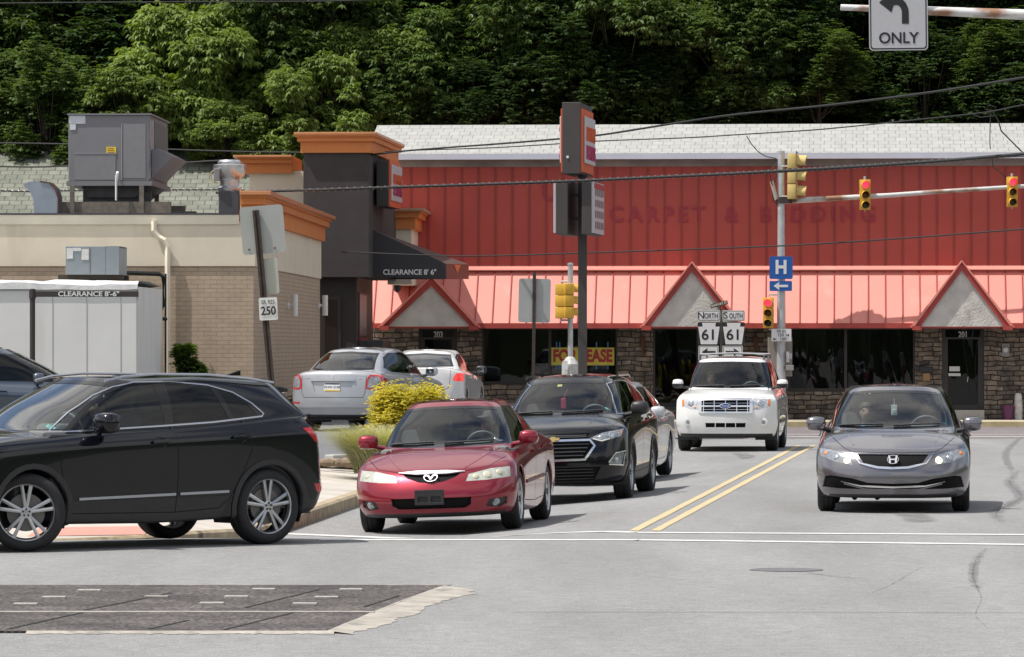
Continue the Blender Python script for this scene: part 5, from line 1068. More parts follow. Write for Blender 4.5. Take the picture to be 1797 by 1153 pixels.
def red_building():
    r = FR.root('showroom_building', 'long red metal building with pale shingle roof, stone shopfront and pink-red canopy', 'building')
    uL, uR = FR.u(655), FR.u(1940); zw0 = FR.z(1200, 470); zt = FR.z(1200, 278)
    b = B(); b.box((uL,.0,.016), (uR,6,zw0)); b.box((uL,0,zw0), (uR,9,zt+.05)); 
    b.bm.free(); b = B()
    b.box((uL,0,zw0-.3), (uR,8,zt+.1)); b.build('wall', redm, r)
    b = B(); k = 0; u = uL+.1
    sp = .425
    while u < uR:
        b.box((u-.008,-.022,zw0-.02), (u+.008,0,zt-.05)); b.box((u+.03,-.010,zw0-.02), (u+.05,0,zt-.05)); u += sp
    b.build('wall_seams', mat('red_seam', (.35,.06,.046), .55), r)
    # signs of lifted letters
    lm = mat('faded_letter_paint', (.36,.042,.055), .7)
    for s_, p0, p1, py in (('CARPET', 1070, 1238, 376), ('&', 1272, 1297, 376), ('BEDDING', 1335, 1536, 376), ('U', 952, 982, 335)):
        u0, u1 = FR.u(p0), FR.u(p1); zc = FR.z((p0+p1)/2, py); hh = .40 if s_ != 'U' else .52
        t = text('wall_lettering', s_, 1.0, lm, r, ext=.01, space=1.35, bold=.02); dm = t.dimensions; bpy.context.view_layer.update(); xs = [v.co.x for v in t.data.vertices]; ys = [v.co.y for v in t.data.vertices]
        w0 = max(xs)-min(xs); h0 = max(ys)-min(ys); t.scale = ((u1-u0)/w0, hh/h0, 1); t.location = ((u0+u1)/2-(max(xs)+min(xs))/2*(u1-u0)/w0, -.012, zc-(max(ys)+min(ys))/2*hh/h0)
    # roof
    ve, vr = -.48, 2.6; ze = FR.z(1200, 270, ve)+.02; zr = FR.z(1200, 218, vr)
    shm = bricks('pale_shingles', (.33,.33,.31), (.36,.36,.34), (.19,.19,.18), .27, .37, .009, 'roof', .5, .85, .10, .37)
    b = B(); b.prism([(uL-.15,ve,ze), (uL-.15,vr,zr), (uL-.15,vr,zr-.12), (uL-.15,ve,ze-.06)], (uR-uL+.3,0,0)); b.build('roof', shm, r)
    b = B(); b.prism([(uL-.15,vr,zr), (uL-.15,vr+5,zr-1.2), (uL-.15,vr+5,zr-1.3), (uL-.15,vr,zr-.12)], (uR-uL+.3,0,0)); b.build('roof_back', shm, r)
    zg0 = FR.z(1200, 279, ve)
    b = B(); b.box((uL-.2,ve-.03,zg0), (uR,ve,ze-.005)); b.build('fascia', mat('lavender_white_paint', (.55,.56,.63), .5, var=.05, scale=2), r)
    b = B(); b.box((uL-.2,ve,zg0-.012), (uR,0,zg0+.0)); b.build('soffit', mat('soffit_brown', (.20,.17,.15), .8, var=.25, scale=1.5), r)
    b = B(); b.box((uL-.2,-.04,zg0-.17), (uR,-.03,zg0-.012)); b.build('frieze', mat('frieze_grey', (.32,.29,.27), .8, var=.25, scale=1.5), r)
    # canopy: upper lip, sloping sheet with standing seams, drip edge
    vc = -1.05; zc0 = FR.z(1200, 567, vc); zc1 = FR.z(1200, 478, -.10)
    zl0 = FR.z(1200, 466, 0); 
    b = B(); b.prism([(uL,-.0,zl0), (uL,-.14,zl0-.10), (uL,-.14,zl0-.125), (uL,0,zl0-.125)], (uR-uL,0,0)); b.build('canopy_flashing', canm, r)
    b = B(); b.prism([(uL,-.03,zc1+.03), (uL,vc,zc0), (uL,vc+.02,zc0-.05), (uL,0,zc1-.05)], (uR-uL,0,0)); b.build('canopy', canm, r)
    b = B(); u = uL+.1; dv = Vector((0, vc+.03, zc0-zc1-.03)); nn = Vector((0, dv.z, -dv.y)).normalized()*-.035
    if nn.z < 0: nn = -nn
    while u < uR:
        p = Vector((u, -.03, zc1+.03)); q = Vector((u, vc, zc0)); b.prism([p-Vector((.011,0,0)), p+Vector((.011,0,0)), q+Vector((.011,0,0)), q-Vector((.011,0,0))], nn); u += .425
    b.build('canopy_seams', mat('canopy_seam', (.36,.045,.035), .5), r)
    b = B(); b.box((uL,vc-.03,zc0-.13), (uR,vc,zc0-.005)); b.build('canopy_drip_edge', rtrim, r)
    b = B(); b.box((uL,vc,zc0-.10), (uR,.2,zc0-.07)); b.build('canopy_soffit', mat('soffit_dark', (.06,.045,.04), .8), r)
    # gables over the doors
    for (pa, pya, pl, pr_) in ((757, 487, 668, 838), (1214, 462, 1128, 1303), (1688, 460, 1603, 1775)):
        vf = vc-.12; ua, _, za = FR.at(pa, pya, vf); ul, ur = FR.u(pl, vf), FR.u(pr_, vf); zb_ = FR.z(pa, 573, vf)
        g = B(); g.prism([(ul+.15,vf+.06,zb_), (ua,vf+.06,za-.16), (ur-.15,vf+.06,zb_)], (0,1.2,0)); gw = g.build('gable', stucco, r)
        for (x0, x1) in ((ul, ua), (ur, ua)):
            g = B(); g.prism([(x0,vf-.0,zb_+.0), (x1,vf-.0,za), (x1,vf-.0,za-.20), (x0+(.17 if x0 < x1 else -.17),vf-.0,zb_)], (0,.055,0)); g.build('gable_trim', rtrim, gw)
            g = B(); e = .02 if x0 < x1 else -.02; g.prism([(x0-e*4,vf-.06,zb_-.02), (x1,vf-.06,za+.05), (x1,vf-.06,za+.005), (x0,vf-.06,zb_-.03)], (0,1.3,0)); g.build('gable_roof', canm, gw)
            g = B(); g.box((min(x0, x0+e*9)-.03,vf-.08,zb_-.09), (max(x0,x0+e*9)+.03,vf+.06,zb_+.02)); g.build('gable_foot', rtrim, gw)
    # shopfront wall: stone piers and plinth, frames and panes between
    vs = .06; zt2 = zc0-.10
    piers = [(655,735), (803,846), (1084,1146), (1300,1383), (1606,1653), (1727,1960)]
    opens = [('door', 735, 803, 574, 719), ('win', 846, 1084, 574, 671), ('win', 1146, 1300, 574, 716), ('win', 1383, 1606, 574, 683), ('door', 1653, 1727, 574, 719)]
    for p0, p1 in piers:
        b = B(); b.box((FR.u(p0,0), -.06, 0.0), (FR.u(p1,0), .25, zt2)); b.build('stone_pier', stoneM, r)
    for k, p0, p1, t_, bt in opens:
        u0, u1 = FR.u(p0, 0), FR.u(p1, 0); zt_, zb_ = zt2, FR.z(1200, bt, 0)
        if k == 'win': b = B(); b.box((u0,-.05,0.0), (u1,.25,zb_-.06)); b.build('stone_plinth', stoneM, r)
        else: b = B(); b.box((u0,-.25,0.0), (u1,.25,zb_)); b.build('door_step', conc, r)
        b = B(); fw = .05 if k == 'win' else .085
        for lo, hi in (((u0,.02,zb_-.06),(u0+fw,.1,zt_)), ((u1-fw,.02,zb_-.06),(u1,.1,zt_)), ((u0+fw,.02,zt_-.06),(u1-fw,.1,zt_)), ((u0+fw,.02,zb_-.06 if k == 'win' else zb_),(u1-fw,.1,zb_+.02))): b.box(lo, hi)
        mids = {846: [965], 1146: [1225], 1383: [1484]}.get(p0, [])
        for pm_ in mids: um = FR.u(pm_, 0); b.box((um-.035,.02,zb_+.02), (um+.035,.1,zt_-.06))
        w_ = b.build('window' if k == 'win' else 'door', dframe, r)
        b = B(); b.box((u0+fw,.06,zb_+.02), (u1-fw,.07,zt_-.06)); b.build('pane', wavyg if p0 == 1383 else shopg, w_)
        if k == 'door':
            zd = zt_-.30; b = B(); b.box((u0+fw,.03,zd), (u1-fw,.055,zd+.05)); b.box((u0+fw,.03,zb_+.02), (u0+fw+.06,.055,zd)); b.box((u1-fw-.06,.03,zb_+.02), (u1-fw,.055,zd)); b.box((u0+fw,.03,zb_+.02), (u1-fw,.055,zb_+.12)); b.build('door_leaf', dframe, w_)
            nt_ = text('house_number', '203' if p0 == 735 else '201', .21, mat('number_white', (.55,.55,.52), .6), w_, ((u0+u1)/2+(.0 if p0 == 735 else 0), .045, zt_-.19), ext=.004, sx=.75, bold=.004)
            if p0 != 735:
                b = B(); b.box((u0+fw+.10,.045,1.22), (u0+fw+.36,.05,1.34)); b.box((u0+fw+.08,.045,1.10), (u0+fw+.38,.05,1.17)); b.build('door_notice', mat('notice_paper', (.6,.6,.57), .7), w_)
                b = B(); b.tube([(u1-.42,.0,.95),(u1-.40,0,1.08)], .015, 6); b.build('door_handle', chrome, w_)
    # dim rooms behind the glass
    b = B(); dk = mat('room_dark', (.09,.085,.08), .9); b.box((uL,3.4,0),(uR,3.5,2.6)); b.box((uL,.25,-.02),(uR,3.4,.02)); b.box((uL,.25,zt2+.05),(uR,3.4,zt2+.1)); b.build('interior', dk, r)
    b = B(); 
    for pc in (878,): u = FR.u(pc, 1.0); b.prism([(u-.45,1.2,zt2-.02),(u+.45,1.2,zt2-.02),(u+.1,1.2,zt2-.17),(u-.1,1.2,zt2-.17)], (0,.4,0))
    b.build('ceiling_lamp_shade', mat('cream_shade', (.5,.42,.28), .7), r)
    random.seed(9)
    for p0, p1, n_ in ((1395, 1600, 6),):
        b = B()
        for i in range(n_):
            u = lerp(FR.u(p0, .5), FR.u(p1, .5), (i+.3+random.random()*.5)/n_); top = zt2-.05; pts = []
            ww = random.uniform(.03,.10)
            b.bm.faces.ensure_lookup_table(); prev = None
            for j in range(9):
                z_ = lerp(top, .85, j/8); x_ = u+.10*sin(j*.7+i*2.1)*random.uniform(.4,1); a = [b.bm.verts.new((x_-ww/2,.45,z_)), b.bm.verts.new((x_,.42,z_)), b.bm.verts.new((x_+ww/2,.45,z_))]
                if prev:
                    for q in range(2): b.bm.faces.new((prev[q], prev[q+1], a[q+1], a[q]))
                prev = a
        b.build('hanging_plastic_sheet', mat('plastic_sheet', (.20,.205,.21), .25, var=.4, scale=3), r, smooth=True)
    # for lease banner, inside the glass
    u0, z0 = FR.u(967, .04), FR.z(1020, 641, .04); u1, z1 = FR.u(1078, .04), FR.z(1020, 610, .04)
    b = B(); b.box((u0,.034,z0), (u1,.040,z1)); s = b.build('lease_sign', mat('yellow_banner', (.50,.44,.06), .7, var=.06, scale=5), None); s.location = r.location; s.rotation_euler = r.rotation_euler
    tag(s, 'yellow FOR LEASE banner with red letters taped in the dark shop window', 'sign')
    t = text('lettering', 'FOR LEASE', .40, mat('banner_red', (.33,.03,.035), .7), s, ((u0+u1)/2, .030, (z0+z1)/2), ext=.003, bold=.018); xs = [v.co.x for v in t.data.vertices]; t.scale = ((u1-u0-.10)/(max(xs)-min(xs)), 1.05, 1)
    b = B()
    for q in (.09,.14,.48,.72,.9): b.box((lerp(u0,u1,q)-.015,.030,z1-.02), (lerp(u0,u1,q)+.01,.033,z1+.14)); b.box((lerp(u0,u1,q)-.01,.030,z0-.10), (lerp(u0,u1,q)+.01,.033,z0+.02))
    b.build('tape', mat('blue_tape', (.08,.20,.42), .7), s)
    return r
red_building()
def wl(px, py, v): u, v, z = FR.at(px, py, v); return Vector((FR.x0+u*FR.ca+v*FR.sa, FR.y0-u*FR.sa+v*FR.ca, z))
# small things on and before the showroom wall
def place_small():
    a = -FR.a
    p = wl(1625, 650, -.1); b = B(); b.box((-.17,-.09,-.05), (.17,.05,.09), bev=.015); b.m = 1; b.box((-.08,-.06,-.26), (.10,.05,-.07), bev=.01); o = b.build('mailbox', [mat('black_box', (.02,.02,.02), .5), mat('tan_card', (.30,.17,.08), .8)], None, p); o.rotation_euler = (0,0,a); tag(o, 'small black wall mailbox with a brown box below, left of door 201', 'mailbox')
    p = wl(1765, 614, -.08); e = empty('electric_meter', p, a, 'round glass electric meter on a grey box right of door 201', 'meter')
    b = B(); b.box((-.09,0,-.16), (.09,.06,.16), bev=.01); b.build('meter_box', mat('meter_grey', (.25,.25,.25), .6), e); b = B(); b.lathe([(.075,0),(.075,-.05),(.06,-.075),(0,-.08)], 20, axis='y'); b.build('meter_dial', mat('meter_dial', (.55,.55,.55), .3, var=.3, scale=40), e, smooth=True)
    p = wl(1769, 735, -.5); p.z = .016; b = B(); b.lathe([(0,0),(.12,0),(.155,.33),(.165,.33),(.165,.36),(.15,.36),(.145,.34),(0,.33)], 24, c=(0,0,0)); o = b.build('bucket', mat('purple_plastic', (.10,.015,.07), .4, var=.15), None, p, True); tag(o, 'purple plastic bucket on the pavement right of door 201', 'bucket')
    p = wl(1787, 735, -.45); p.z = .016; b = B(); b.lathe([(.10,0),(.105,.35),(.09,.60),(.06,.66),(0,.67)], 12); o = b.build('concrete_post', mat('whitewashed_concrete', (.50,.47,.43), .9, var=.3, scale=9, bump=.5), None, p, True); tag(o, 'stubby whitewashed concrete post beside the purple bucket', 'post')
    for px, s_ in ((1128,1),(1326,0)):
        p = wl(px, 600, -.12); b = B(); b.lathe([(0,.16),(.05,.14),(.07,.02),(.05,-.12),(.015,-.30),(0,-.34)], 10); b.box((-.03,0,-.05),(.03,.1,.05)); o = b.build('wall_lantern', mat('rust_iron', (.10,.045,.025), .7, .3, var=.3, scale=20), None, p, True); tag(o, 'rusty wall lantern on the stone pier %s' % ('right of the lease banner' if s_ else 'behind the paired route 61 signs'), 'wall lamp')
place_small()
# ---------------- the doughnut shop ----------------
FD = Frame(445, 92, 1.7)
beige = mat('beige_stucco', (.68,.60,.47), .9, var=.07, scale=1.3, bump=.25, bscale=60, stain=((.58,.51,.40), 1.2, .6, (1,1,.25)))
tanbr = bricks('painted_tan_brick', (.43,.33,.235), (.46,.355,.255), (.35,.27,.195), .235, .082, .007, bump=.7, mottle=.10)
orange = mat('orange_cornice', (.60,.20,.05), .6, var=.06, scale=2)
orangecap = mat('copper_cap', (.60,.26,.12), .35, .35, var=.08, scale=3)
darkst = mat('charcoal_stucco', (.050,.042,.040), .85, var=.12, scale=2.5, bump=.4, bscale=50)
creamm = mat('cream_gutter', (.78,.71,.57), .5, var=.06, scale=2)
brownp = mat('brown_panel', (.11,.06,.045), .7, var=.12, scale=3)
galv = mat('galvanised_sheet', (.30,.30,.315), .42, .55, var=.10, scale=1.6)
greyen = mat('grey_unit_paint', (.20,.197,.21), .5, .1, var=.06, scale=1.4)
wood = mat('weathered_timber', (.17,.15,.125), .9, var=.25, scale=8, bump=.5)
def cornice(r, x0, y0, x1, y1, z0, zt, faces, P_=(.12,.22,.36), name='cornice', capm=None):
    """bands round the box x0..x1, y0..y1"""
    h = zt-z0; prev = z0
    b = B()
    for i, (f, zz) in enumerate(((.55, P_[0]), (.78, P_[1]), (.86, P_[1]+.05))):
        zt_ = z0+h*f; e = zz; b.box((x0-(e if 'l' in faces else 0), y0-(e if 'f' in faces else 0), prev+(.001 if i else 0)), (x1+(e if 'r' in faces else 0), y1+(e if 'b' in faces else 0), zt_)); prev = zt_
    c = b.build(name, orange, r); e = P_[2]
    b = B(); b.box((x0-(e if 'l' in faces else 0), y0-(e if 'f' in faces else 0), prev+.001), (x1+(e if 'r' in faces else 0), y1+(e if 'b' in faces else 0), zt), bev=.01); b.build('cornice_cap', capm or orangecap, c); return c
def shop():
    r = FD.root('doughnut_shop', 'tan brick and beige shop with orange cornices and a tall charcoal tower', 'building')
    g0 = .2; zb = FD.z(445, 467); zr = FD.z(300, 392); 
    b = B(); b.box((-9,0,g0), (0,18.2,zb)); b.build('brick_wall', tanbr, r)
    b = B(); b.box((-9,-.03,zb+.001), (.03,18.2,zr+.05)); b.build('upper_wall', beige, r)
    b = B(); b.box((-9,.1,zr+.06), (-.3,17.5,zr+.12)); b.build('flat_roof', mat('roof_membrane', (.12,.12,.12), .9, var=.2), r)
    # gutter, flashing and downpipe
    zg = FD.z(200, 377, -.14); b = B(); b.prism([(-9,-.04,zr-.02), (-9,-.06,zr-.02), (-9,-.08,zg-.06), (-9,-.085,zg), (-9,-.04,zg)], (9-.27,0,0)); b.build('gutter', creamm, r)
    b = B(); b.box((-9,-.10,zg+.002), (-.28,.3,zg+.035)); b.build('roof_edge_flashing', mat('dark_flashing', (.05,.05,.055), .5), r)
    zd = FD.z(270, 392, -.1); ud = FD.u(270, -.1); ud2 = FD.u(294, -.1)
    b = B(); w_ = .045
    pts = [(ud,-.10,zd+.05), (ud,-.10,zd-.13), (ud+.10,-.10,zd-.26), (ud2-.06,-.10,zd-.32), (ud2,-.10,zd-.45), (ud2,-.10,.25)]
    b.tube(pts, .052, 4); dp = b.build('downpipe', creamm, r)
    # side parapet with cornice that turns the near corner
    ul = FD.u(421, -.3); z0, z1 = FD.z(450, 388, -.1), FD.z(450, 335, -.3)
    b = B(); b.box((ul+.0,-.02,zr+.051), (.02,.25,z0+.1)); b.bm.free()
    cornice(r, ul, 0, .0, 18.2, z0, z1, 'fr')
    # tower
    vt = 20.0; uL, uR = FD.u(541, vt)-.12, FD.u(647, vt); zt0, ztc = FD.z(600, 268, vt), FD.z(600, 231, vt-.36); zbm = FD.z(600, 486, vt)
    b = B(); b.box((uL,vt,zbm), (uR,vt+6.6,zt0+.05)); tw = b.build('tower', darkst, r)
    cc = cornice(r, uL, vt, uR, vt+6.6, zt0, ztc, 'lfrb', (.06,.13,.20)); pv = Vector((uR, vt, 0)); Mt = Matrix.Translation(pv) @ Matrix.Rotation(R(-2.4), 4, 'Z') @ Matrix.Translation(-pv)
    tw.matrix_local = Mt; cc.matrix_local = Mt
    # lower storey under the tower
    vl = vt+.3; u0, u1 = FD.u(540, vl), FD.u(625, vl)
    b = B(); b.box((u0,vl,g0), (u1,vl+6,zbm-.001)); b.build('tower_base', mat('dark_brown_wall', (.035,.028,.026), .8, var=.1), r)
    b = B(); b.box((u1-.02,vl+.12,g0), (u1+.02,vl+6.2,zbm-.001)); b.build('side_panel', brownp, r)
    b = B(); b.box((u1+.02,vl+.3,2.05),(u1+.06,vl+4.9,zbm-.35)); wn = b.build('drive_through_window', dframe, r)
    b = B(); b.box((u1+.06,vl+.45,2.1),(u1+.065,vl+3.0,zbm-.4)); b.build('pane', mat('net_curtain_glass', (.20,.18,.16), .3, var=.3, scale=12), wn)
    b = B(); b.box((u1+.02,vl+.2,1.45),(u1+.62,vl+3.4,2.0), bev=.03); b.build('service_ledge', mat('service_black', (.03,.03,.032), .5), wn)
    b = B(); b.prism([(u1+.02,vl+.2,2.02),(u1+.10,vl+.2,2.04),(u1+.66,vl+.2,1.55),(u1+.62,vl+.2,1.5)], (0,3.3,0)); b.build('ledge_hood', mat('dull_red_awning', (.22,.03,.03), .6), wn)
    # door in the shadow
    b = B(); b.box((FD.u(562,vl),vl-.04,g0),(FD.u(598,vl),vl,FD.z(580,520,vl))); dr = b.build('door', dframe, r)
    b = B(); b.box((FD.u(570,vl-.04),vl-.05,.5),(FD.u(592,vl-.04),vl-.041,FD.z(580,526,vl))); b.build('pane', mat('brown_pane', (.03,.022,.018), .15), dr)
    # back parapets
    vb = 21.5; u0 = FD.u(438, vb); b = B(); b.box((u0,vb,zr), (uL-.01,vb+3,FD.z(500,300,vb))); b.build('rear_parapet', beige, r)
    cornice(r, u0, vb, uL-.35, vb+3, FD.z(500,304,vb), FD.z(500,272,vb-.36), 'lf')
    vw = vt+6.6; ux0, ux1 = FD.u(680, vw), FD.u(722, vw+.0); b = B(); zb2 = FD.z(710,499,vw); b.box((ux0,vw+.001,zb2),(ux1,vw+5.5,FD.z(710,398,vw))); b.build('rear_wing', beige, r)
    cornice(r, ux0, vw+.002, ux1, vw+5.5, FD.z(710,402,vw), FD.z(710,366,vw), 'fr', (.1,.2,.33), capm=mat('dull_copper_cap', (.42,.24,.15), .6))
    b = B(); b.box((FD.u(640,vt+.8),vt+.8,zbm-.09),(ux1+.02,vw+5.6,zbm-.0)); b.bm.free()
    # awning
    A = lambda px, py, v: Vector(FD.at(px, py, v))
    va = vt+1.0; f = [A(651,402,va), A(651,486,va), A(783,490,va), A(783,463,va)]; sk = Vector((.36,4.3,.06)); s2 = Vector((.02,4.3,0))
    b = B(); V = b.bm.verts.new; a_, b_, c_, d_ = [V(p) for p in f]; A2, B2, C2, D2 = V(f[0]+s2), V(f[1]+s2), V(f[2]+sk), V(f[3]+sk)
    b.bm.faces.new((a_, b_, c_, d_)); b.bm.faces.new((A2, D2, C2, B2)); b.m = 1
    t1 = b.bm.faces.new((a_, d_, D2, A2)); t2 = b.bm.faces.new((d_, c_, C2, D2)); t1.material_index = 1; t2.material_index = 2
    aw = b.build('awning', [mat('awning_black', (.022,.021,.024), .5, var=.1, bump=.2, bscale=8), mat('awning_top', (.10,.055,.045), .6), mat('awning_red_side', (.20,.045,.03), .6, var=.1)], r)
    t = text('lettering', "CLEARANCE 8' 6\"", .17, mat('awning_letters', (.7,.7,.68), .6), aw, A(719,478,va)+Vector((0,-.006,0)), ext=.003, bold=.003); xs = [v.co.x for v in t.data.vertices]; t.scale = ((A(766,478,va)-A(673,478,va)).x/(max(xs)-min(xs)),1,1)
    q = [f[3].lerp(f[3]+sk, k)+(f[2]-f[3])*m_ for k, m_ in ((.32,.05),(.62,.05),(.47,.62))]; b = B(); b.poly([p+Vector((.012,-.01,0)) for p in q]); b.build('awning_arrow', mat('arrow_orange', (.75,.16,.05), .6), aw)
    # dome camera
    p = A(697,507,vw+1.5); b = B(); b.lathe([(0,-.10),(.07,-.06),(.09,0),(.09,.10),(0,.10)], 14, c=p); b.build('security_camera', darkpl, r, smooth=True)
    # wall lights on the side wall (each a thing of its own)
    for px, v, nm in ((504, 8.4, 'white cylinder wall light on the tan brick, nearer the leaning signpost'), (555, 17.6, 'white cylinder wall light beside the charcoal tower base')):
        k = FD.at(px, 600, v); q = Vector((FD.x0+.0*FD.ca+v*FD.sa, FD.y0+v*FD.ca, CAMH-(536-HOR)*(FD.y0+v)/FPX)); e = empty('wall_light', q, -FD.a, nm, 'wall light', 'cylinder lights on the side wall')
        b = B(); b.box((0,-.06,-.07),(.045,.06,.07), bev=.008); b.tube([(.04,0,0),(.10,0,0)], .03, 10); b.build('wall_bracket', whitepl, e, smooth=True)
        b = B(); b.lathe([(.058,-.23),(.065,-.225),(.065,.225),(.058,.23)], 20, c=(.155,0,0)); o = b.build('light_cylinder', whitepl, e, smooth=True)
    # lit-box sign on the tower side
    p = Vector((uR, vt+1.0, 0)); e = empty('box_sign', (FD.x0+FD.ca*(uR+.44)+FD.sa*(vt+1.0), FD.y0+FD.ca*(vt+1.0)-FD.sa*(uR+.44), 0), R(-3)-FD.a, 'pink and orange doughnut shop box sign on the charcoal tower', 'sign')
    z0, z1 = FD.z(690, 362, vt+1), FD.z(690, 281, vt+1)
    b = B(); b.box((-.32,0,z0), (-.03,2.4,z1), bev=.01); b.build('sign_case', mat('sign_case_dark', (.035,.032,.032), .5), e)
    sign_face(e, .0, 0, 2.4, z0, z1)
    return r
dnO = mat('sign_orange', (.62,.10,.03), .5); dnP = mat('sign_pink', (.42,.03,.11), .5); sgw = mat('sign_white_shaded', (.50,.48,.50), .4)  # white sign face greyed in its colour for the shade on it
def sign_face(e, x, y0, y1, z0, z1, side=1):
    """face in the plane x, seen from +x (side 1) or -x"""
    s = side
    b = B(); b.box((min(x-.03*s, x), y0, z0), (max(x-.03*s, x), y1, z1)); b.build('sign_frame', dnO, e)
    b = B(); b.box((min(x, x+.04*s), y0+.14, z0+.14), (max(x, x+.04*s), y1-.05, z1-.09), bev=.02); b.build('sign_face', sgw, e)
    rot = (R(90), 0, R(90)) if s > 0 else (R(90), 0, R(-90)); yc = (y0+y1)/2+.04; h = z1-z0
    for st, m_, zc in (("DUNKIN'", dnO, .60), ('DONUTS', dnP, .34)):
        t = text('lettering', st, 1, m_, e, (x+.045*s, yc, z0+h*zc), rot, ext=.012, bold=.008); xs = [v.co.x for v in t.data.vertices]; t.scale = ((y1-y0)*.78/(max(xs)-min(xs)), h*.30, 1)
shop()
def pole_sign():
    Y = 97; s = FPX/Y; X = lambda px: (px-CX)/s; Z = lambda py: CAMH-(py-HOR)/s; xc_ = X(1022.5)
    e = empty('pole_sign', (xc_, Y, .33), 0, 'tall dark pole carrying a doughnut shop sign above a menu board', 'sign')
    L_ = lambda p: Vector(p)-Vector((xc_, Y, .33)); dk = mat('pole_dark_brown', (.055,.047,.045), .6, var=.06)
    b = B(); b.box(L_((X(1014.5),Y-.09,.33)), L_((X(1030),Y+.09,Z(300)))); b.build('pole', dk, e)
    M = empty('x', L_((X(1012), Y, 0)), R(-7)); M.parent = e; bpy.data.objects.remove(M)
    def part_at(b, ox, ang): b.xf(Matrix.Translation(L_((ox, Y, 0))) @ Matrix.Rotation(R(ang), 4, 'Z')); return b
    z0, z1 = Z(308), Z(184); w2 = (X(1029)-X(997))/2; ox = X(1013)
    b = B(); b.box((-w2,-1.1,z0), (w2,1.1,z1), bev=.01); part_at(b, ox, -7).build('sign_case', dk, e)
    b = B(); b.box((-.005-w2*.1,-1.106,Z(281)),(.02,-1.101,Z(277))); part_at(b, ox-.09, -6).build('case_label', whitepl, e)
    q = empty('sign_panel', L_((ox, Y, 0)), R(-6)); bpy.data.objects.remove(q)
    for s_ in (1, -1):
        x = s_*(w2+.03); b = B(); b.box((min(x-.03*s_,x),-1.06,z0+.04),(max(x-.03*s_,x),1.06,z1-.12)); part_at(b, ox, -7).build('sign_frame', dnO, e)
        b = B(); b.box((min(x,x+.05*s_),-.80,z0+.22),(max(x,x+.05*s_),.98,z1-.26), bev=.02); fc = part_at(b, ox, -7).build('sign_face', sgw, e)
        for st, m_, zc in (("DUNKIN'", dnO, .56), ('DONUTS', dnP, .30)):
            T = Matrix.Translation(L_((ox, Y, 0))) @ Matrix.Rotation(R(-7), 4, 'Z') @ Matrix.Translation((x+.055*s_, .08, z0+(z1-z0)*zc)) @ Matrix.Rotation(R(90*s_), 4, 'Z') @ Matrix.Rotation(R(90), 4, 'X')
            t = text('lettering', st, 1, m_, fc, ext=.012, bold=.008); xs = [v.co.x for v in t.data.vertices]; t.matrix_local = T @ Matrix.Diagonal((1.65/(max(xs)-min(xs)), .40, 1, 1))
    # menu board cabinets either side of the pole
    z0, z1 = Z(413), Z(319)
    for xa, xb, out in ((985,1006,-1), (1030,1047,1)):
        ox2 = X((xa+xb)/2); w3 = (X(xb)-X(xa))/2; b = B(); b.box((-w3,-1.0,z0),(w3,1.0,z1), bev=.01); part_at(b, ox2, -7).build('board_case', dk, e)
        x = out*w3; b = B(); b.box((min(x,x+.05*out),-.97,z0+.03),(max(x,x+.05*out),.97,z1-.03)); fc = part_at(b, ox2, -7).build('board_face', sgw, e)
        if out > 0:
            rows_ = ['MEDIUM','ICED','COFFEE','1.99'] if False else ['','','','']
            b = B()
            for k in range(4):
                zz = lerp(z0+.12, z1-.30, k/3)
                for j in range(5): b.box((x+.05,-.75+j*.34,zz), (x+.055,-.52+j*.34,zz+.14))
            b.m = 1; b.box((x+.05,-.9,z1-.16),(x+.056,.9,z1-.05)); part_at(b, ox2, -7).build('board_lettering', [mat('board_letters', (.20,.13,.14), .6), mat('board_red', (.4,.03,.04), .6)], fc)
    b = B(); b.box((-.33,-.08,z0+.3),(.33,.08,z0+.36)); b.box((-.33,-.08,z1-.3),(.33,.08,z1-.24)); part_at(b, X(1016), 0).build('board_bracket', dk, e)
pole_sign()
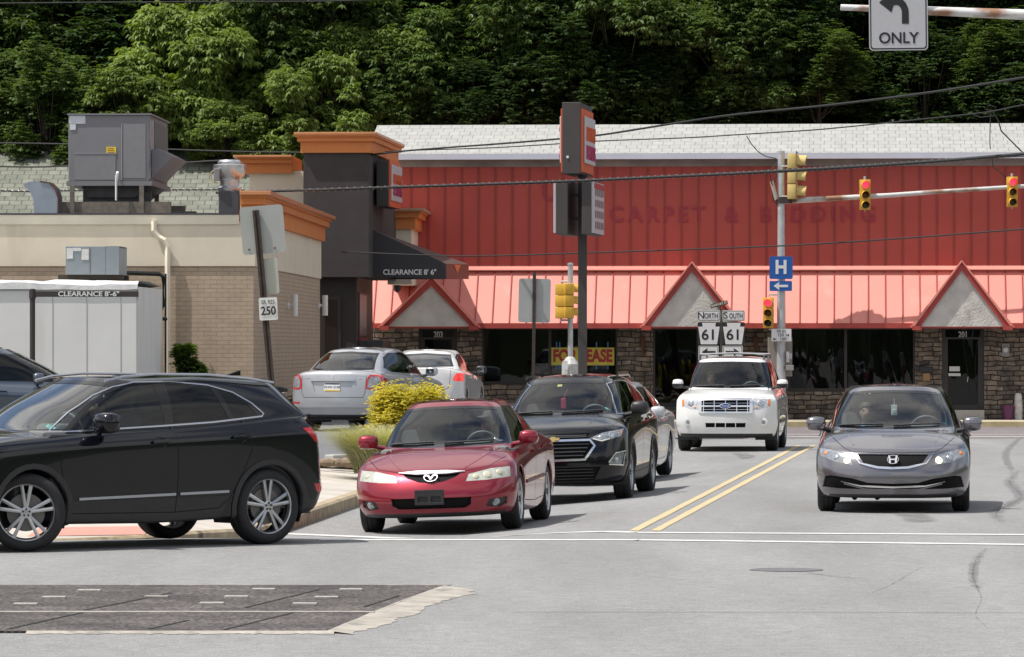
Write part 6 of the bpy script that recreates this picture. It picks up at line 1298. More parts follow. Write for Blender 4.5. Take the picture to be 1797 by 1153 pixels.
# ---------------- roof plant ----------------
def PX(Y): 
    s = FPX/Y; return (lambda px: (px-CX)/s), (lambda py: CAMH-(py-HOR)/s)
def rooftop():
    Y = 95.5; X, Z = PX(Y); rz = -FD.a; roof = FD.z(300, 392)+.12
    e = empty('rooftop_unit', (X(120), Y, roof), rz, 'large grey rooftop air handler on timber legs', 'air conditioner'); L_ = lambda x, y, z: (x-X(120), y, z-roof)
    x1 = X(262); z0, z1 = Z(318), Z(202); D = 3.6
    b = B(); b.box(L_(X(120),0,z0), L_(x1,D,z1), bev=.015); b.build('casing', greyen, e)
    b = B(); b.box(L_(X(118),-.04,z1), L_(x1+.05,D+.04,z1+.03)); b.box(L_(X(117),-.05,z0-.09), L_(x1+.06,D+.06,z0-.0)); b.build('casing_trim', mat('unit_trim', (.22,.22,.23), .5, .3), e)
    b = B()
    for lo, hi in (((X(216),0,z0+.06),(X(256),0,z1-.17)), ((X(131),0,z0+.03),(X(203),0,Z(270)))): b.box(L_(lo[0],-.012,lo[2]), L_(hi[0],-.001,hi[2]))
    b.build('access_panel', mat('unit_panel', (.225,.222,.235), .45, .15, var=.05), e)
    b = B(); b.box(L_(X(213),-.02,z0+.02), L_(X(215),-.002,z1-.16)); b.box(L_(X(131),-.02,Z(270)), L_(X(203),-.002,Z(268.5))); b.build('panel_seam', mat('seam_light', (.3,.3,.31), .5, .4), e)
    for lo, hi in (((120,217),(150,203)), ((121,228),(133,218))):
        b = B(); b.box(L_(X(lo[0])+.02,-.014,Z(lo[1])), L_(X(hi[0]),-.003,Z(hi[1]))); b.build('paper_label', mat('pale_label', (.60,.62,.66), .6, var=.08, scale=30), e)
    b = B(); b.box(L_(X(187),-.016,Z(270)), L_(X(204),-.004,Z(258))); yl = b.build('warning_label', mat('yellow_label', (.72,.62,.05), .6), e)
    b = B()
    for k in range(3): b.box(L_(X(189),-.019,Z(267.5-3.6*k)-.008), L_(X(202-k),-.0165,Z(267.5-3.6*k)+.008))
    b.build('label_print', mat('label_print_red', (.45,.12,.03), .6), yl)
    # right end: louvred panel and hood
    b = B(); b.box((x1-X(120)+.001, .9, z0+.55-roof), (x1-X(120)+.02, D-.1, z1-.1-roof)); b.build('coil_panel', mat('coil_mesh', (.15,.145,.14), .7, .2, bump=.9, bscale=70), e)
    b = B(); b.box((x1-X(120)+.001, .05, z0+.05-roof), (x1-X(120)+.012, .85, z1-.08-roof)); b.build('end_panel', mat('foil_panel', (.42,.43,.47), .35, .6, var=.35, scale=4), e)
    hx = x1-X(120)+.021; b = B(); b.prism([(hx,.3,z0+.06-roof), (hx,.3,z0+.62-roof), (hx+.12,.3,z0+.66-roof), (hx+.42,.3,z0+.50-roof)], (0,2.8,0)); b.build('intake_hood', greyen, e)
    b = B(); b.tube([L_(X(207),-.05,Z(303)), L_(X(207),-.10,Z(305)), L_(X(207),-.10,Z(322))], .03, 8); b.tube([L_(X(205),-.10,Z(308)), L_(X(205),-.10,Z(352))], .02, 8); b.build('drain_pipe', whitepl, e, smooth=True)
    b = B(); b.prism([L_(X(140),.25,z0-.09), L_(X(153),.25,Z(346)), L_(X(235),.25,Z(346)), L_(X(262),.25,z0-.09)], (0,2.8,0)); b.build('duct_base', mat('dark_duct', (.07,.07,.075), .5, .4, var=.2), e)
    b = B(); b.box(L_(X(142),.35,Z(362)), L_(X(262),.45,Z(334))); b.box(L_(X(108),.45,roof+.02), L_(X(342),.6,Z(353))) if False else None
    b.build('duct_skirt', mat('dark_duct', (.07,.07,.075), .5, .4), e)
    for y_ in (0, 2.9): b = B(); b.box(L_(X(104),y_,roof), L_(X(300),y_+.15,Z(354))); b.build('timber_sleeper', wood, e)
    for px in (127, 249):
        for y in (.0, 2.9): b = B(); b.box(L_(X(px)-.045,y-.05,roof), L_(X(px)+.045,y+.0,z0-.09)); b.build('timber_leg', wood, e)
    # small hatch and dark curb
    b = B(); b.box((0,0,0),(.55,.3,.12)); b.box((.08,-.02,.10),(.47,.2,.17), bev=.02); o = b.build('roof_vent', mat('rusty_box', (.06,.045,.035), .9, var=.4, scale=14, bump=.6), None, (X(178), Y-.5, roof)); tag(o, 'low rusty roof vent in front of the large unit', 'vent')
    b = B(); b.box((0,0,0),(.48,.5,.20)); o = b.build('roof_curb', mat('dark_curb', (.035,.035,.037), .8, var=.2), None, (X(301), Y-.2, roof)); tag(o, 'dark square roof curb right of the large unit', 'roof curb')
    # gooseneck
    Yg = 95; X2, Z2 = PX(Yg); g = empty('gooseneck_vent', (X2(86), Yg, roof), rz, 'pale blue-grey gooseneck roof vent with rusty rim', 'vent')
    xg = X2(86); out = []; inn = []
    for k in range(9):
        a = R(0+k*14.5); out.append((X2(103)-xg-.23+.23*cos(a), Z2(352)-roof+.40*sin(a)*1.0)); 
    prof = [(X2(103)-xg, 0), (X2(103)-xg, Z2(345)-roof), (X2(98)-xg, Z2(330)-roof), (X2(88)-xg, Z2(320)-roof), (X2(70)-xg, Z2(317)-roof), (X2(50)-xg, Z2(319)-roof), (X2(40)-xg, Z2(324)-roof), (X2(52)-xg, Z2(336)-roof), (X2(59)-xg, Z2(352)-roof), (X2(60)-xg, 0)]
    b = B(); b.prism([(x, 0, z) for x, z in prof], (0, .55, 0)); b.build('vent_hood', mat('pale_zinc', (.33,.37,.43), .4, .4, var=.10, scale=3), g)
    b = B()
    for (xa, za), (xb, zb2) in zip(prof[:5], prof[1:5]): b.prism([(xa,-.02,za),(xb,-.02,zb2),(xb-.02 if xb > 0 else xb,-.02,zb2-.02),(xa-.03,-.02,za-.015)], (0,.6,0))
    b.build('vent_rim', mat('rust_band', (.14,.06,.035), .8, .2, var=.3, scale=9), g)
    # mushroom exhaust fan
    Yf = 96; X3, Z3 = PX(Yf); f = empty('exhaust_fan', (X3(403), Yf, roof), 0, 'shiny aluminium mushroom exhaust fan on a dark curb', 'exhaust fan'); h = lambda py: Z3(py)-roof; k = Yf/FPX
    b = B(); b.box((X3(385)-X3(403),-.25,-.02), (X3(420)-X3(403),.3,h(336)), bev=.01); b.build('fan_curb', mat('curb_slate', (.07,.075,.085), .6, .2), f)
    b = B(); b.lathe([(20*k,h(336)),(22*k,h(330)),(16*k,h(326)),(17*k,h(316)),(26*k,h(308)),(28.5*k,h(300)),(28.5*k,h(290)),(27*k,h(289))], 28); b.build('fan_bowl', mat('spun_aluminium', (.62,.63,.65), .28, .85, var=.1, scale=8), f, smooth=True)
    b = B(); b.lathe([(21*k,h(291)),(21*k,h(284)),(18*k,h(281)),(0,h(280))], 24); b.build('fan_cap', MATS['spun_aluminium'], f, smooth=True)
    b = B(); b.box((-26*k,-.33,h(318)),(-16*k,-.2,h(296)), bev=.01); b.build('switch_box', galv, f); b = B(); b.tube([(-24*k,-.3,h(298)),(-31*k,-.3,h(304)),(-30*k,-.3,h(318)),(-20*k,-.3,h(322))], .012, 6); b.build('fan_conduit', mat('brass_conduit', (.45,.33,.10), .5), f)
rooftop()
# ---------------- cold-store trailer with its condenser ----------------
def trailer():
    Y = 86.5; X, Z = PX(Y); e = empty('storage_trailer', (X(242), Y, .28), -FD.a, 'long off-white cold storage box with a torn white roof cover', 'storage trailer'); z0 = -.0; zt = Z(503)-.28
    wh = mat('trailer_white', (.70,.69,.66), .6, var=.05, scale=1.2, stain=((.62,.60,.56), 1.5, .62, (1,1,.2)))
    b = B(); b.box((-6,0,0), (0,4.3,zt)); b.build('box_body', wh, e)
    b = B()
    for px in (92,152,212): b.box((X(px)-X(242)-.006,-.006,0), (X(px)-X(242)+.006,.0,zt-.08))
    b.box((-6,-.012,zt-.07),(0,0,zt-.0)); b.box((-.03,-.01,0),(.01,.0,zt)); b.build('panel_joint', mat('joint_grey', (.38,.37,.35), .6), e)
    random.seed(2); rows_ = []
    for j, y in enumerate((-.03, .15, 1, 2, 3, 4.33)): rows_.append([(x_/4-6, y, zt+.02+random.uniform(0,.06)+(.05 if 0 < j < 5 else 0)) for x_ in range(0, 25)])
    rows_.insert(0, [(x, -.04, zt-.05+random.uniform(-.01,.01)) for x, _, _ in rows_[0]]); 
    b = B(); vr = [[b.bm.verts.new(p) for p in q] for q in rows_]
    for a, c in zip(vr, vr[1:]):
        for i in range(len(a)-1): b.bm.faces.new((a[i], a[i+1], c[i+1], c[i]))
    b.build('roof_cover', mat('tarp_white', (.60,.60,.59), .6, var=.15, scale=5, bump=.6), e, smooth=True)
    p = empty('condenser_unit', (X(115), 88, .28+zt+.07), -FD.a, 'small grey-blue condenser box on top of the white storage box', 'air conditioner')
    X2, Z2 = PX(88); q = lambda px: X2(px)-X2(115); zb = Z2(482); w_ = q(186); h = Z2(432)-zb; p.location = (X2(115), 88, zb)
    cm_ = mat('condenser_grey', (.24,.27,.29), .45, .2, var=.05)
    b = B(); b.box((0,0,0), (w_,1.3,h), bev=.01); b.build('casing', cm_, p)
    b = B(); b.box((w_*.6,-.006,.02),(w_*.6+.012,-.0,h-.02)); b.box((w_+.001,.12,.05),(w_+.006,1.15,h-.05)); b.build('coil_grille', mat('coil_mesh2', (.13,.125,.12), .7, bump=.8, bscale=80), p)
    b = B(); b.box((w_+.001,-.01,0),(w_+.24,.03,h)); b.box((w_+.21,.0,0),(w_+.24,1.3,h)); b.box((w_,.03,h-.03),(w_+.24,1.3,h)); b.build('side_frame', cm_, p)
    for lo, hi in (((.03,.56),(.16,.93)),((.40,.52),(.55,.90)),((.19,.83),(.36,.94))):
        b = B(); b.box((w_*lo[0],-.01,h*lo[1]), (w_*hi[0]+.02,-.002,h*hi[1])); b.build('paper_label', mat('pale_label2', (.55,.55,.53), .6, var=.2, scale=60), p)
    b = B(); b.box((-.15,.1,-.09),(w_+.3,.25,-.0)); b.box((-.15,1,-.09),(w_+.3,1.15,-.0)); b.build('timber_runner', mat('dark_runner', (.05,.04,.03), .9), p)
    # insulated pipe down the building corner
    X3, Z3 = PX(91.5); b = B(); b.tube([(X3(212),91.5,Z3(478)),(X3(280),91.5,Z3(481)),(X3(287),91.5,Z3(486)),(X3(286),91.5,Z3(535)),(X3(281),91.5,Z3(545))], .042, 8); b.tube([(X3(268),91.3,Z3(557)),(X3(292),91.5,Z3(560))], .035, 8); b.tube([(X3(289),91.75,Z3(480)),(X3(289),91.75,.3)], .02, 6)
    o = b.build('insulated_pipe', mat('black_insulation', (.012,.012,.012), .9), None, smooth=True); tag(o, 'black insulated pipe running from the condenser to the brick wall', 'pipe')
    # clearance bar and its post
    Y = 84.6; X, Z = PX(Y); e = empty('clearance_bar', (X(57), Y, .28), 0, 'brown post with a height bar reading CLEARANCE 8\'-6"', 'clearance sign'); q = lambda px: X(px)-X(57); zz = lambda py: Z(py)-.28; bp_ = mat('brown_post', (.045,.036,.034), .6)
    b = B(); b.tube([(0,0,0),(0,0,zz(507))], .048, 12); b.tube([(0,0,zz(524)),(0,0,zz(509))], .062, 12); b.build('post', bp_, e, smooth=True)
    b = B(); b.box((.05,-.04,zz(521)),(q(243),.04,zz(511)), bev=.004); br = b.build('bar', bp_, e)
    t = text('lettering', "CLEARANCE 8'-6\"", .115, mat('bar_letters', (.72,.72,.70), .6), br, (q(156),-.045,zz(516.2)), ext=.002, bold=.003); xs = [v.co.x for v in t.data.vertices]; t.scale = ((q(210)-q(103))/(max(xs)-min(xs)),1,1)
trailer()
# shingled roof house far left
def far_house():
    F2 = Frame(0, 126, 0); r = F2.root('shingled_house', 'grey-green shingled roof behind the rooftop units', 'building'); z0, z1 = F2.z(100, 375), F2.z(100, 262, 5); uR = F2.u(452, 2)
    b = B(); b.box((-3,.4,0),(uR-.3,9,z0)); b.build('wall', beige, r)
    b = B(); b.prism([(-4,0,z0),(-4,5,z1),(-4,10,z0)], (uR+4,0,0)); b.build('roof', bricks('green_shingles', (.15,.16,.125), (.20,.205,.17), (.07,.07,.06), .32, .33, .014, 'roof', .5, .9, .18), r)
far_house()
# ---------------- signs, signals, poles ----------------
galp = mat('galvanised_pole', (.50,.51,.52), .45, .45, var=.12, scale=6, stain=((.33,.27,.22), 2.4, .64, (1,1,.4)))
rustp = mat('rusty_arm', (.52,.52,.50), .6, .2, var=.1, scale=4, stain=((.26,.14,.075), 2.2, .50, (.5,1,1)))
sigy = mat('signal_yellow', (.62,.36,.04), .5, var=.06, scale=6); sigp = mat('faded_signal_yellow', (.60,.45,.16), .55, var=.08, scale=6)
signw = mat('sign_white', (.70,.70,.69), .45, var=.03, scale=20, stain=((.60,.60,.59), 10, .62)); signk = mat('sign_black_ink', (.015,.015,.017), .5); backm = mat('sign_back_alu', (.38,.39,.385), .55, .15, var=.06, scale=3); blues = mat('sign_blue', (.012,.095,.36), .45)
postm = mat('rusty_post', (.06,.045,.040), .8, .2, var=.25, scale=14)
def rrect(w_, h, r=.04, n=4):
    out = []
    for cx, cz, a0 in ((w_/2-r, h/2-r, 0), (-w_/2+r, h/2-r, 90), (-w_/2+r, -h/2+r, 180), (w_/2-r, -h/2+r, 270)):
        for k in range(n+1): a = R(a0+90*k/n); out.append((cx+r*cos(a), cz+r*sin(a)))
    return out
def plate_(b, w_, h, y, th=.004, r=.04, cx=0, cz=0, m=None): 
    if m is not None: b.m = m
    b.prism([(x+cx, y, z+cz) for x, z in rrect(w_, h, r)], (0, th, 0)); return b
def sign(name, w_, h, m, border=None, parent=None, loc=(0,0,0), rot=(0,0,0), r=.04, label=None, cat=None, group=None, bw=.014):
    b = B(); plate_(b, w_, h, 0, .004, r, m=0); 
    if border:
        plate_(b, w_-.03, h-.03, -.0015, .001, r*.8, m=1); plate_(b, w_-.03-2*bw, h-.03-2*bw, -.003, .001, r*.7, m=0)
    o = b.build(name, [m, border] if border else [m], parent, loc); o.rotation_euler = rot; return tag(o, label, cat, group)
def stxt(o, s, size, x, z, m=None, w_=None, bold=.0, y=-.006, sx=1):
    t = text('lettering', s, size, m or signk, o, (x, y, z), ext=.001, bold=bold)
    if w_: xs = [v.co.x for v in t.data.vertices]; t.scale = (w_/(max(xs)-min(xs)), 1, 1)
    return t
def arrow(o, x, z, L_, hh, left, m, th=.03, y=-.006):
    s = -1 if left else 1; b = B(); b.poly([(x-s*L_/2,y,z-th/2),(x+s*(L_/2-hh),y,z-th/2),(x+s*(L_/2-hh*1.15),y,z-hh*.8),(x+s*L_/2,y,z),(x+s*(L_/2-hh*1.15),y,z+hh*.8),(x+s*(L_/2-hh),y,z+th/2),(x-s*L_/2,y,z+th/2)]); return b.build('arrow', m, o)
def signal(root, loc, rz, sc_=1.0, body=None, lit=None, visor=True, name='signal_head', label=None):
    """three-lamp head, lamps towards local -y; centre at loc"""
    body = body or sigy; h = B(); u = .25*sc_; w_ = .125*sc_
    for k in (-1,0,1): h.box((-w_,-.02*sc_,k*u*1.02-u/2+.003),(w_,.17*sc_,k*u*1.02+u/2-.003), bev=.012*sc_)
    h.box((-w_-.008*sc_,-.03*sc_,-1.5*u*1.02),(w_+.008*sc_,-.018*sc_,1.5*u*1.02), bev=.004)
    o = h.build(name, body, root, loc, smooth=True); o.rotation_euler = (0,0,rz)
    if label: o['label'] = label
    for k, nm in ((1,'red'),(0,'amber'),(-1,'green')):
        on = lit == nm; lm = {'red': mat('lit_red_lamp', (1,.05,.08), .3, emit=((1,.03,.07), 1.6)) if on else mat('dark_lens_red', (.03,.006,.006), .25), 'amber': mat('dark_lens_amber', (.06,.022,.008), .25), 'green': mat('dark_lens_green', (.012,.016,.014), .25)}[nm]
        b = B(); b.lathe([(0,-.055*sc_),(.05*sc_,-.05*sc_),(.092*sc_,-.031*sc_)], 20, axis='y', c=(0,0,k*u*1.02)); b.build('lamp_lens', lm, o, smooth=True)
        if visor:
            b = B(); N_ = 16; a0, a1 = -35, 215; rr_ = .105*sc_; prev = None
            for i in range(N_+1):
                a = R(a0+(a1-a0)*i/N_); f = .5+.5*max(0, sin(a)); d_ = (.15+.07*f)*sc_; p = [Vector((rr_*cos(a), -.03*sc_, rr_*sin(a)+k*u*1.02)), Vector((rr_*cos(a), -.03*sc_-d_, rr_*sin(a)+k*u*1.02-.012)), Vector(((rr_-.007)*cos(a), -.03*sc_-d_, (rr_-.007)*sin(a)+k*u*1.02-.012)), Vector(((rr_-.007)*cos(a), -.03*sc_, (rr_-.007)*sin(a)+k*u*1.02))]
                cur = [b.bm.verts.new(q) for q in p]
                if prev:
                    for j in range(3): b.bm.faces.new((prev[j], prev[j+1], cur[j+1], cur[j]))
                prev = cur
            b.build('visor', body, o, smooth=True)
    return o
def street_things():
    # mast-arm pole on the far corner
    Y = 119.6; X, Z = PX(Y); x0 = X(1371); e = empty('signal_pole', (x0, Y, .016), 0, 'tall grey signal pole with a long rusty arm on the far corner', 'signal pole'); q = lambda px: X(px)-x0; z = lambda py: Z(py)-.016
    b = B(); b.tube([(0,0,0),(0,0,z(360)),(0,0,z(268))], [.12,.088,.084], 16); b.lathe([(.0,z(264)),(.09,z(265)),(.09,z(269))], 14); b.build('pole', galp, e, smooth=True)
    b = B(); b.tube([(.05,0,z(353)),(q(1560),-.02,z(343)),(q(1640),-.03,z(337)),(q(1797),-.05,z(327)),(q(2050),-.1,z(312))], [.075,.06,.055,.05,.045], 12); b.build('mast_arm', rustp, e, smooth=True)
    b = B(); b.lathe([(.125,z(356)),(.125,z(346))], 14); b.box((-.05,-.14,z(357)),(.26,.0,z(347))); b.build('arm_clamp', postm, e)
    for i, pts in enumerate(([(-.10,0,z(305)),(-.22,0,z(330)),(-.20,0,z(352)),(-.06,0,z(362))], [(-.10,-.08,z(285)),(-.28,-.1,z(300)),(-.26,-.1,z(318)),(-.12,-.05,z(345))])):
        b = B(); b.tube(pts, .014, 6); b.build('wire_loop', darkpl, e, smooth=True)
    b = B(); b.tube([(-.24,-.05,z(318)),(-.12,-.05,z(350))], .05, 8); b.build('terminal_tube', mat('faded_tube', (.42,.38,.30), .7), e, smooth=True)
    b = B(); b.tube([(.0,-.09,z(292)),(.25,-.09,z(292))], .02, 6); b.tube([(.0,-.09,z(345)),(.25,-.09,z(345))], .02, 6); b.build('head_bracket', galp, e)
    hd = signal(e, (q(1396),-.09,z(310)), R(82), 1.48, sigp, None, label='large faded yellow signal head seen side on')
    hd.scale = (1, .76, 1)
    b = B(); b.box((-.21,-.04,-.62),(.21,-.028,.62)); b.build('backplate', signk, hd)
    # H and arrow signs
    hs = sign('hospital_sign', .575, .56, blues, None, None, (X(1370), Y-.17, Z(470)), label='blue hospital H sign high on the far signal pole', cat='sign'); stxt(hs, 'H', .46, 0, 0, signw, .27, .018)
    b = B(); plate_(b, .575, .56, -.001, .001, .04, m=0); 
    b.bm.free()
    a_ = sign('arrow_sign', .555, .25, blues, None, None, (X(1369.5), Y-.17, Z(502)), r=.025, label='small blue white-arrow sign under the hospital H sign', cat='sign'); arrow(a_, 0, 0, .36, .13, True, signw, .06)
    # red signal beside the pole
    s_ = empty('traffic_light', (X(1348), Y-.1, Z(549)), 0, 'yellow traffic light showing red beside the grey pole under the H sign', 'traffic light')
    signal(s_, (0,0,0), R(-8), .98, sigy, 'red'); 
    for tb_ in ([(.02,.1,.40),(.02,.1,.45),(.30,.1,.45)], [(.02,.1,-.40),(.30,.1,-.46)]): b = B(); b.tube(tb_, .022, 8); b.build('head_bracket', galp, s_, smooth=True)
    for px, py, lb in ((1517.5, 342, 'arm-mounted red traffic light nearer the grey pole'), (1775.5, 337, 'arm-mounted red traffic light near the right edge')):
        s_ = empty('traffic_light', (X(px), Y-.12, Z(py)), 0, lb, 'traffic light', 'traffic lights on the rusty arm'); signal(s_, (0,0,0), R(3), .98, sigy, 'red'); b = B(); b.tube([(0,.08,.36),(0,.08,.46)], .03, 8); b.tube([(0,.08,-.36),(0,.08,-.42)], .02, 8); b.build('head_bracket', galp, s_, smooth=True)
    r_ = sign('route_marker', .49, .31, signw, None, None, (X(1370.5), Y-.19, Z(588)), label='small white SR 61 marker reading 150 and 160 with arrows', cat='sign', r=.02)
    stxt(r_, 'SR 61', .10, -.0, .095); stxt(r_, '150', .11, -.02, .0); stxt(r_, '160', .11, .04, -.10); arrow(r_, .16, .0, .09, .04, False, signk, .02); arrow(r_, -.17, -.10, .09, .04, True, signk, .02)
    c_ = empty('control_cabinet', (X(1370), Y+.15, .5), 0, 'tan traffic control cabinet strapped behind the grey pole', 'cabinet'); cb_ = mat('cabinet_tan', (.27,.24,.21), .6)
    b = B(); b.box((X(1349)-X(1370),0,.6),(X(1391)-X(1370),.3,Z(592)-.5)); b.build('cabinet', cb_, c_); b = B(); b.box((.12,-.35,.75),(.31,-.15,Z(641)-.5), bev=.01); b.build('meter_box', mat('grey_box2', (.28,.27,.25), .6), c_); b = B(); b.box((.13,-.33,Z(636)-.5),(.21,-.2,Z(617)-.5), bev=.01); b.box((.215,-.3,Z(630)-.5),(.27,-.2,Z(620)-.5), bev=.01); b.build('photo_switch', mat('pale_box', (.5,.5,.5), .5), c_)
    # paired route signs
    xm = X(1266); e = empty('route_sign_post', (xm, Y, .016), 0, 'thin post carrying the paired route 61 signs', 'sign post'); b = B(); b.box((-.035,0,0),(.035,.03,Z(548))); b.build('post', mat('worn_green_post', (.12,.12,.09), .8, var=.3), e)
    for cx, word, lf in ((1244, 'NORTH', True), (1287.5, 'SOUTH', False)):
        k = sign('direction_sign', .55, .265, signw, signk, None, (X(cx), Y-.03, Z(554)), r=.025, label='white plate reading %s above a route 61 shield' % word, cat='sign'); stxt(k, word[0], .23, -.195 if word == 'NORTH' else -.20, 0, bold=.002); stxt(k, word[1:], .18, .055, -.012, None, .33, .002)
        k = sign('route_shield', .55, .55, signk, None, None, (X(cx), Y-.03, Z(585)), r=.03, label='black and white route 61 shield under the %s plate' % word, cat='sign')
        b = B(); b.poly([(-.17,-.003,.26),(-.155,-.003,.165),(-.265,-.003,.165),(-.20,-.003,-.27),(.20,-.003,-.27),(.265,-.003,.165),(.155,-.003,.165),(.17,-.003,.26)]); b.build('keystone', signw, k); stxt(k, '61', .36, -.0, -.045, None, .30, .006)
        k = sign('arrow_sign', .50, .37, signw, signk, None, (X(cx+(-.5 if lf else -2)), Y-.03, Z(620)), r=.03, label='white plate with a black arrow pointing %s, partly hidden by the white SUV' % ('left' if lf else 'right'), cat='sign'); arrow(k, 0, .03, .34, .13, lf, signk, .055)
    k = empty('street_name_sign', (X(1262), Y, Z(534)), 0, 'tiny dark street name blade SUNBURY ST tilted above the route signs', 'sign'); b = B(); b.box((-.22,0,-.05),(.22,.01,.05)); bl = b.build('name_blade', mat('street_sign_dark', (.09,.06,.045), .7), k); bl.rotation_euler = (0, R(-14), 0); stxt(bl, 'SUNBURY ST', .075, 0, 0, mat('street_letters', (.55,.53,.45), .6), .40, .003, y=-.004); b = B(); b.tube([(.02,.02,-.2),(.03,.02,.1),(-.02,.02,.16)], .012, 6); b.build('blade_bracket', postm, k)
    # pedestal signal seen from behind
    Y = 104; X, Z = PX(Y); e = empty('pedestal_signal', (X(1001), Y, .1), 0, 'grey pedestal pole with yellow signal heads seen from behind', 'traffic light'); q = lambda px: X(px)-X(1001); z = lambda py: Z(py)-.1
    b = B(); b.tube([(0,0,z(640)),(0,0,z(463))], .055, 14); b.lathe([(.065,z(465)),(.065,z(462)),(0,z(461))], 14); b.build('pole', galp, e, smooth=True)
    b = B(); b.lathe([(.0,0),(.2,0),(.19,.1),(.185,z(641)),(.185,z(639)),(.10,z(628)),(.06,z(626)),(.0,z(626))], 8); b.build('pedestal_base', mat('pale_casting', (.48,.48,.46), .6, var=.12, scale=9), e)
    signal(e, (q(988),-.02,z(528.5)), R(160), .98, sigy, None, label='signal head seen from behind'); signal(e, (q(1002)+.0,-.12,z(528)), R(105), .98, sigy, None)
    b = B(); b.tube([(q(985),.05,z(498)),(q(985),.05,z(494)),(0,.02,z(494))], .022, 8); b.tube([(q(985),.05,z(559)),(q(985),.05,z(562)),(0,.02,z(562))], .022, 8); b.build('head_bracket', galp, e, smooth=True)
    b = B(); b.box((q(987),-.2,z(648)),(q(996),-.19,z(633))); b.build('base_sticker', whitepl, e)
    # sign back on brown post
    Y = 97.5; X, Z = PX(Y); e = empty('sign_post', (X(938), Y, .25), 0, 'brown perforated post with a pale rectangular sign seen from behind', 'sign post'); q = lambda px: X(px)-X(938); z = lambda py: Z(py)-.25
    b = B(); b.prism([(-.045+q(936),0,0),(.02+q(936),0,0),(q(941),0,z(477)),(q(935),0,z(477))], (0,.04,0)); pst = b.build('post', postm, e)
    s_ = sign('sign_plate', (966-910)/FPX*Y, (566-489)/FPX*Y, backm, None, e, (0,.045,z(527.5)), r=.05); s_.rotation_euler = (0,R(1.2),0)
    # leaning post at the left with three plates
    Y = 62; X, Z = PX(Y); e = empty('sign_post', (X(492), Y, .15), 0, 'leaning rusty perforated post with two sign backs and a white 250 marker', 'sign post'); e.rotation_euler = (0, R(-5.2), 0)
    Ml = Matrix.Translation((X(492), Y, .15)) @ Matrix.Rotation(R(-5.2), 4, 'Y'); inv = Ml.inverted(); lc = lambda px, py, dy=0: inv @ Vector((X(px), Y+dy, Z(py)))
    zt = lc(459, 368).z; b = B(); b.box((-.042,-.02,0),(-.012,.02,zt)); b.box((.012,-.02,0),(.042,.02,zt)); b.box((-.012,.0,0),(.012,.02,zt))
    for k in range(int(zt/.06)): b.box((-.006,-.021,.03+k*.06),(.006,.0,.055+k*.06)) if k % 1 == 0 and False else None
    b.build('post', postm, e)
    c = lc(461, 403); sign('sign_plate', .555, .615, backm, None, e, (c.x-.0, .03, c.z), (0,R(.6),0), .05)
    c = lc(470, 485); sign('sign_plate', .25, .46, mat('sign_back_cream', (.42,.43,.38), .6, var=.05), None, e, (c.x+.01, .03, c.z), (0,R(1.5),0), .03)
    c = lc(471, 542); k = sign('route_marker', .235, .29, signw, None, e, (c.x, -.03, c.z), (0,R(2.5),0), .02); stxt(k, 'SR 925', .07, 0, .085, None, .17); stxt(k, '250', .15, 0, -.03, None, .19, .003)
    b = B(); 
    for (a, c_) in ((445,446),(490,443)): p = lc(a-8, c_-8); b.lathe([(0,-.01),(.012,-.008),(.014,0)], 8, axis='y', c=(p.x,.025,p.z))
    b.build('plate_bolt', mat('rust_dot', (.15,.05,.03), .8), e)
    # overhead lane sign and its arm, near the top right corner
    Y = 63; X, Z = PX(Y); e = empty('overhead_arm', (X(2100), Y, Z(30)), 0, 'white and rust stained overhead arm crossing the top right corner', 'signal arm'); q = lambda px: X(px)-X(2100); z = lambda py: Z(py)-Z(30)
    b = B(); b.tube([(q(1476),.08,z(12)),(q(1560),.08,z(15.5))], [.040,.045], 12); b.tube([(q(1555),.08,z(15.2)),(q(1700),.08,z(21)),(q(1797),.08,z(25)),(q(2100),.08,z(37))], [.052,.062,.07,.085], 14); b.build('arm', mat('rusty_arm_white', (.60,.60,.60), .6, var=.1, stain=((.27,.14,.08), 3.5, .47, (.4,1,1))), e, smooth=True)
    b = B(); b.tube([(0,.08,z(37)),(0,.08,-Z(30))], .12, 14); b.build('pole', galp, e, smooth=True); e.name = 'cantilever_signal_mast'
    k = sign('lane_sign', .765, .91, mat('lane_sign_shaded', (.46,.46,.48), .5, var=.03, scale=20), signk, None, (X(1576.5), Y, Z(27)+.0), label='white overhead left-turn ONLY sign at the top right', cat='sign', r=.05, bw=.016); k.rotation_euler = (0, R(-.6), 0)  # white plate, its colour greyed to hold the partial shade
    stxt(k, 'ONLY', .20, 0, -.30, None, .52, .004); b = B(); pts = []
    # left-turn arrow
    out = [(.135,-.14),(.135,.0)]+[( -.02+.155*cos(R(a))*1.0, .0+.20*sin(R(a))) for a in range(10, 91, 10)]+[(-.08,.20),(-.08,.29),(-.25,.14),(-.09,-.02+.03),(-.06,.10),(-.02,.105)]+[(-.02+.065*cos(R(a)), .0+.105*sin(R(a))) for a in range(80, 0, -10)]+[(.045,.0),(.045,-.14)]
    b.poly([(x,-.006,z_+.03) for x, z_ in out]); b.build('arrow', signk, k)
street_things()
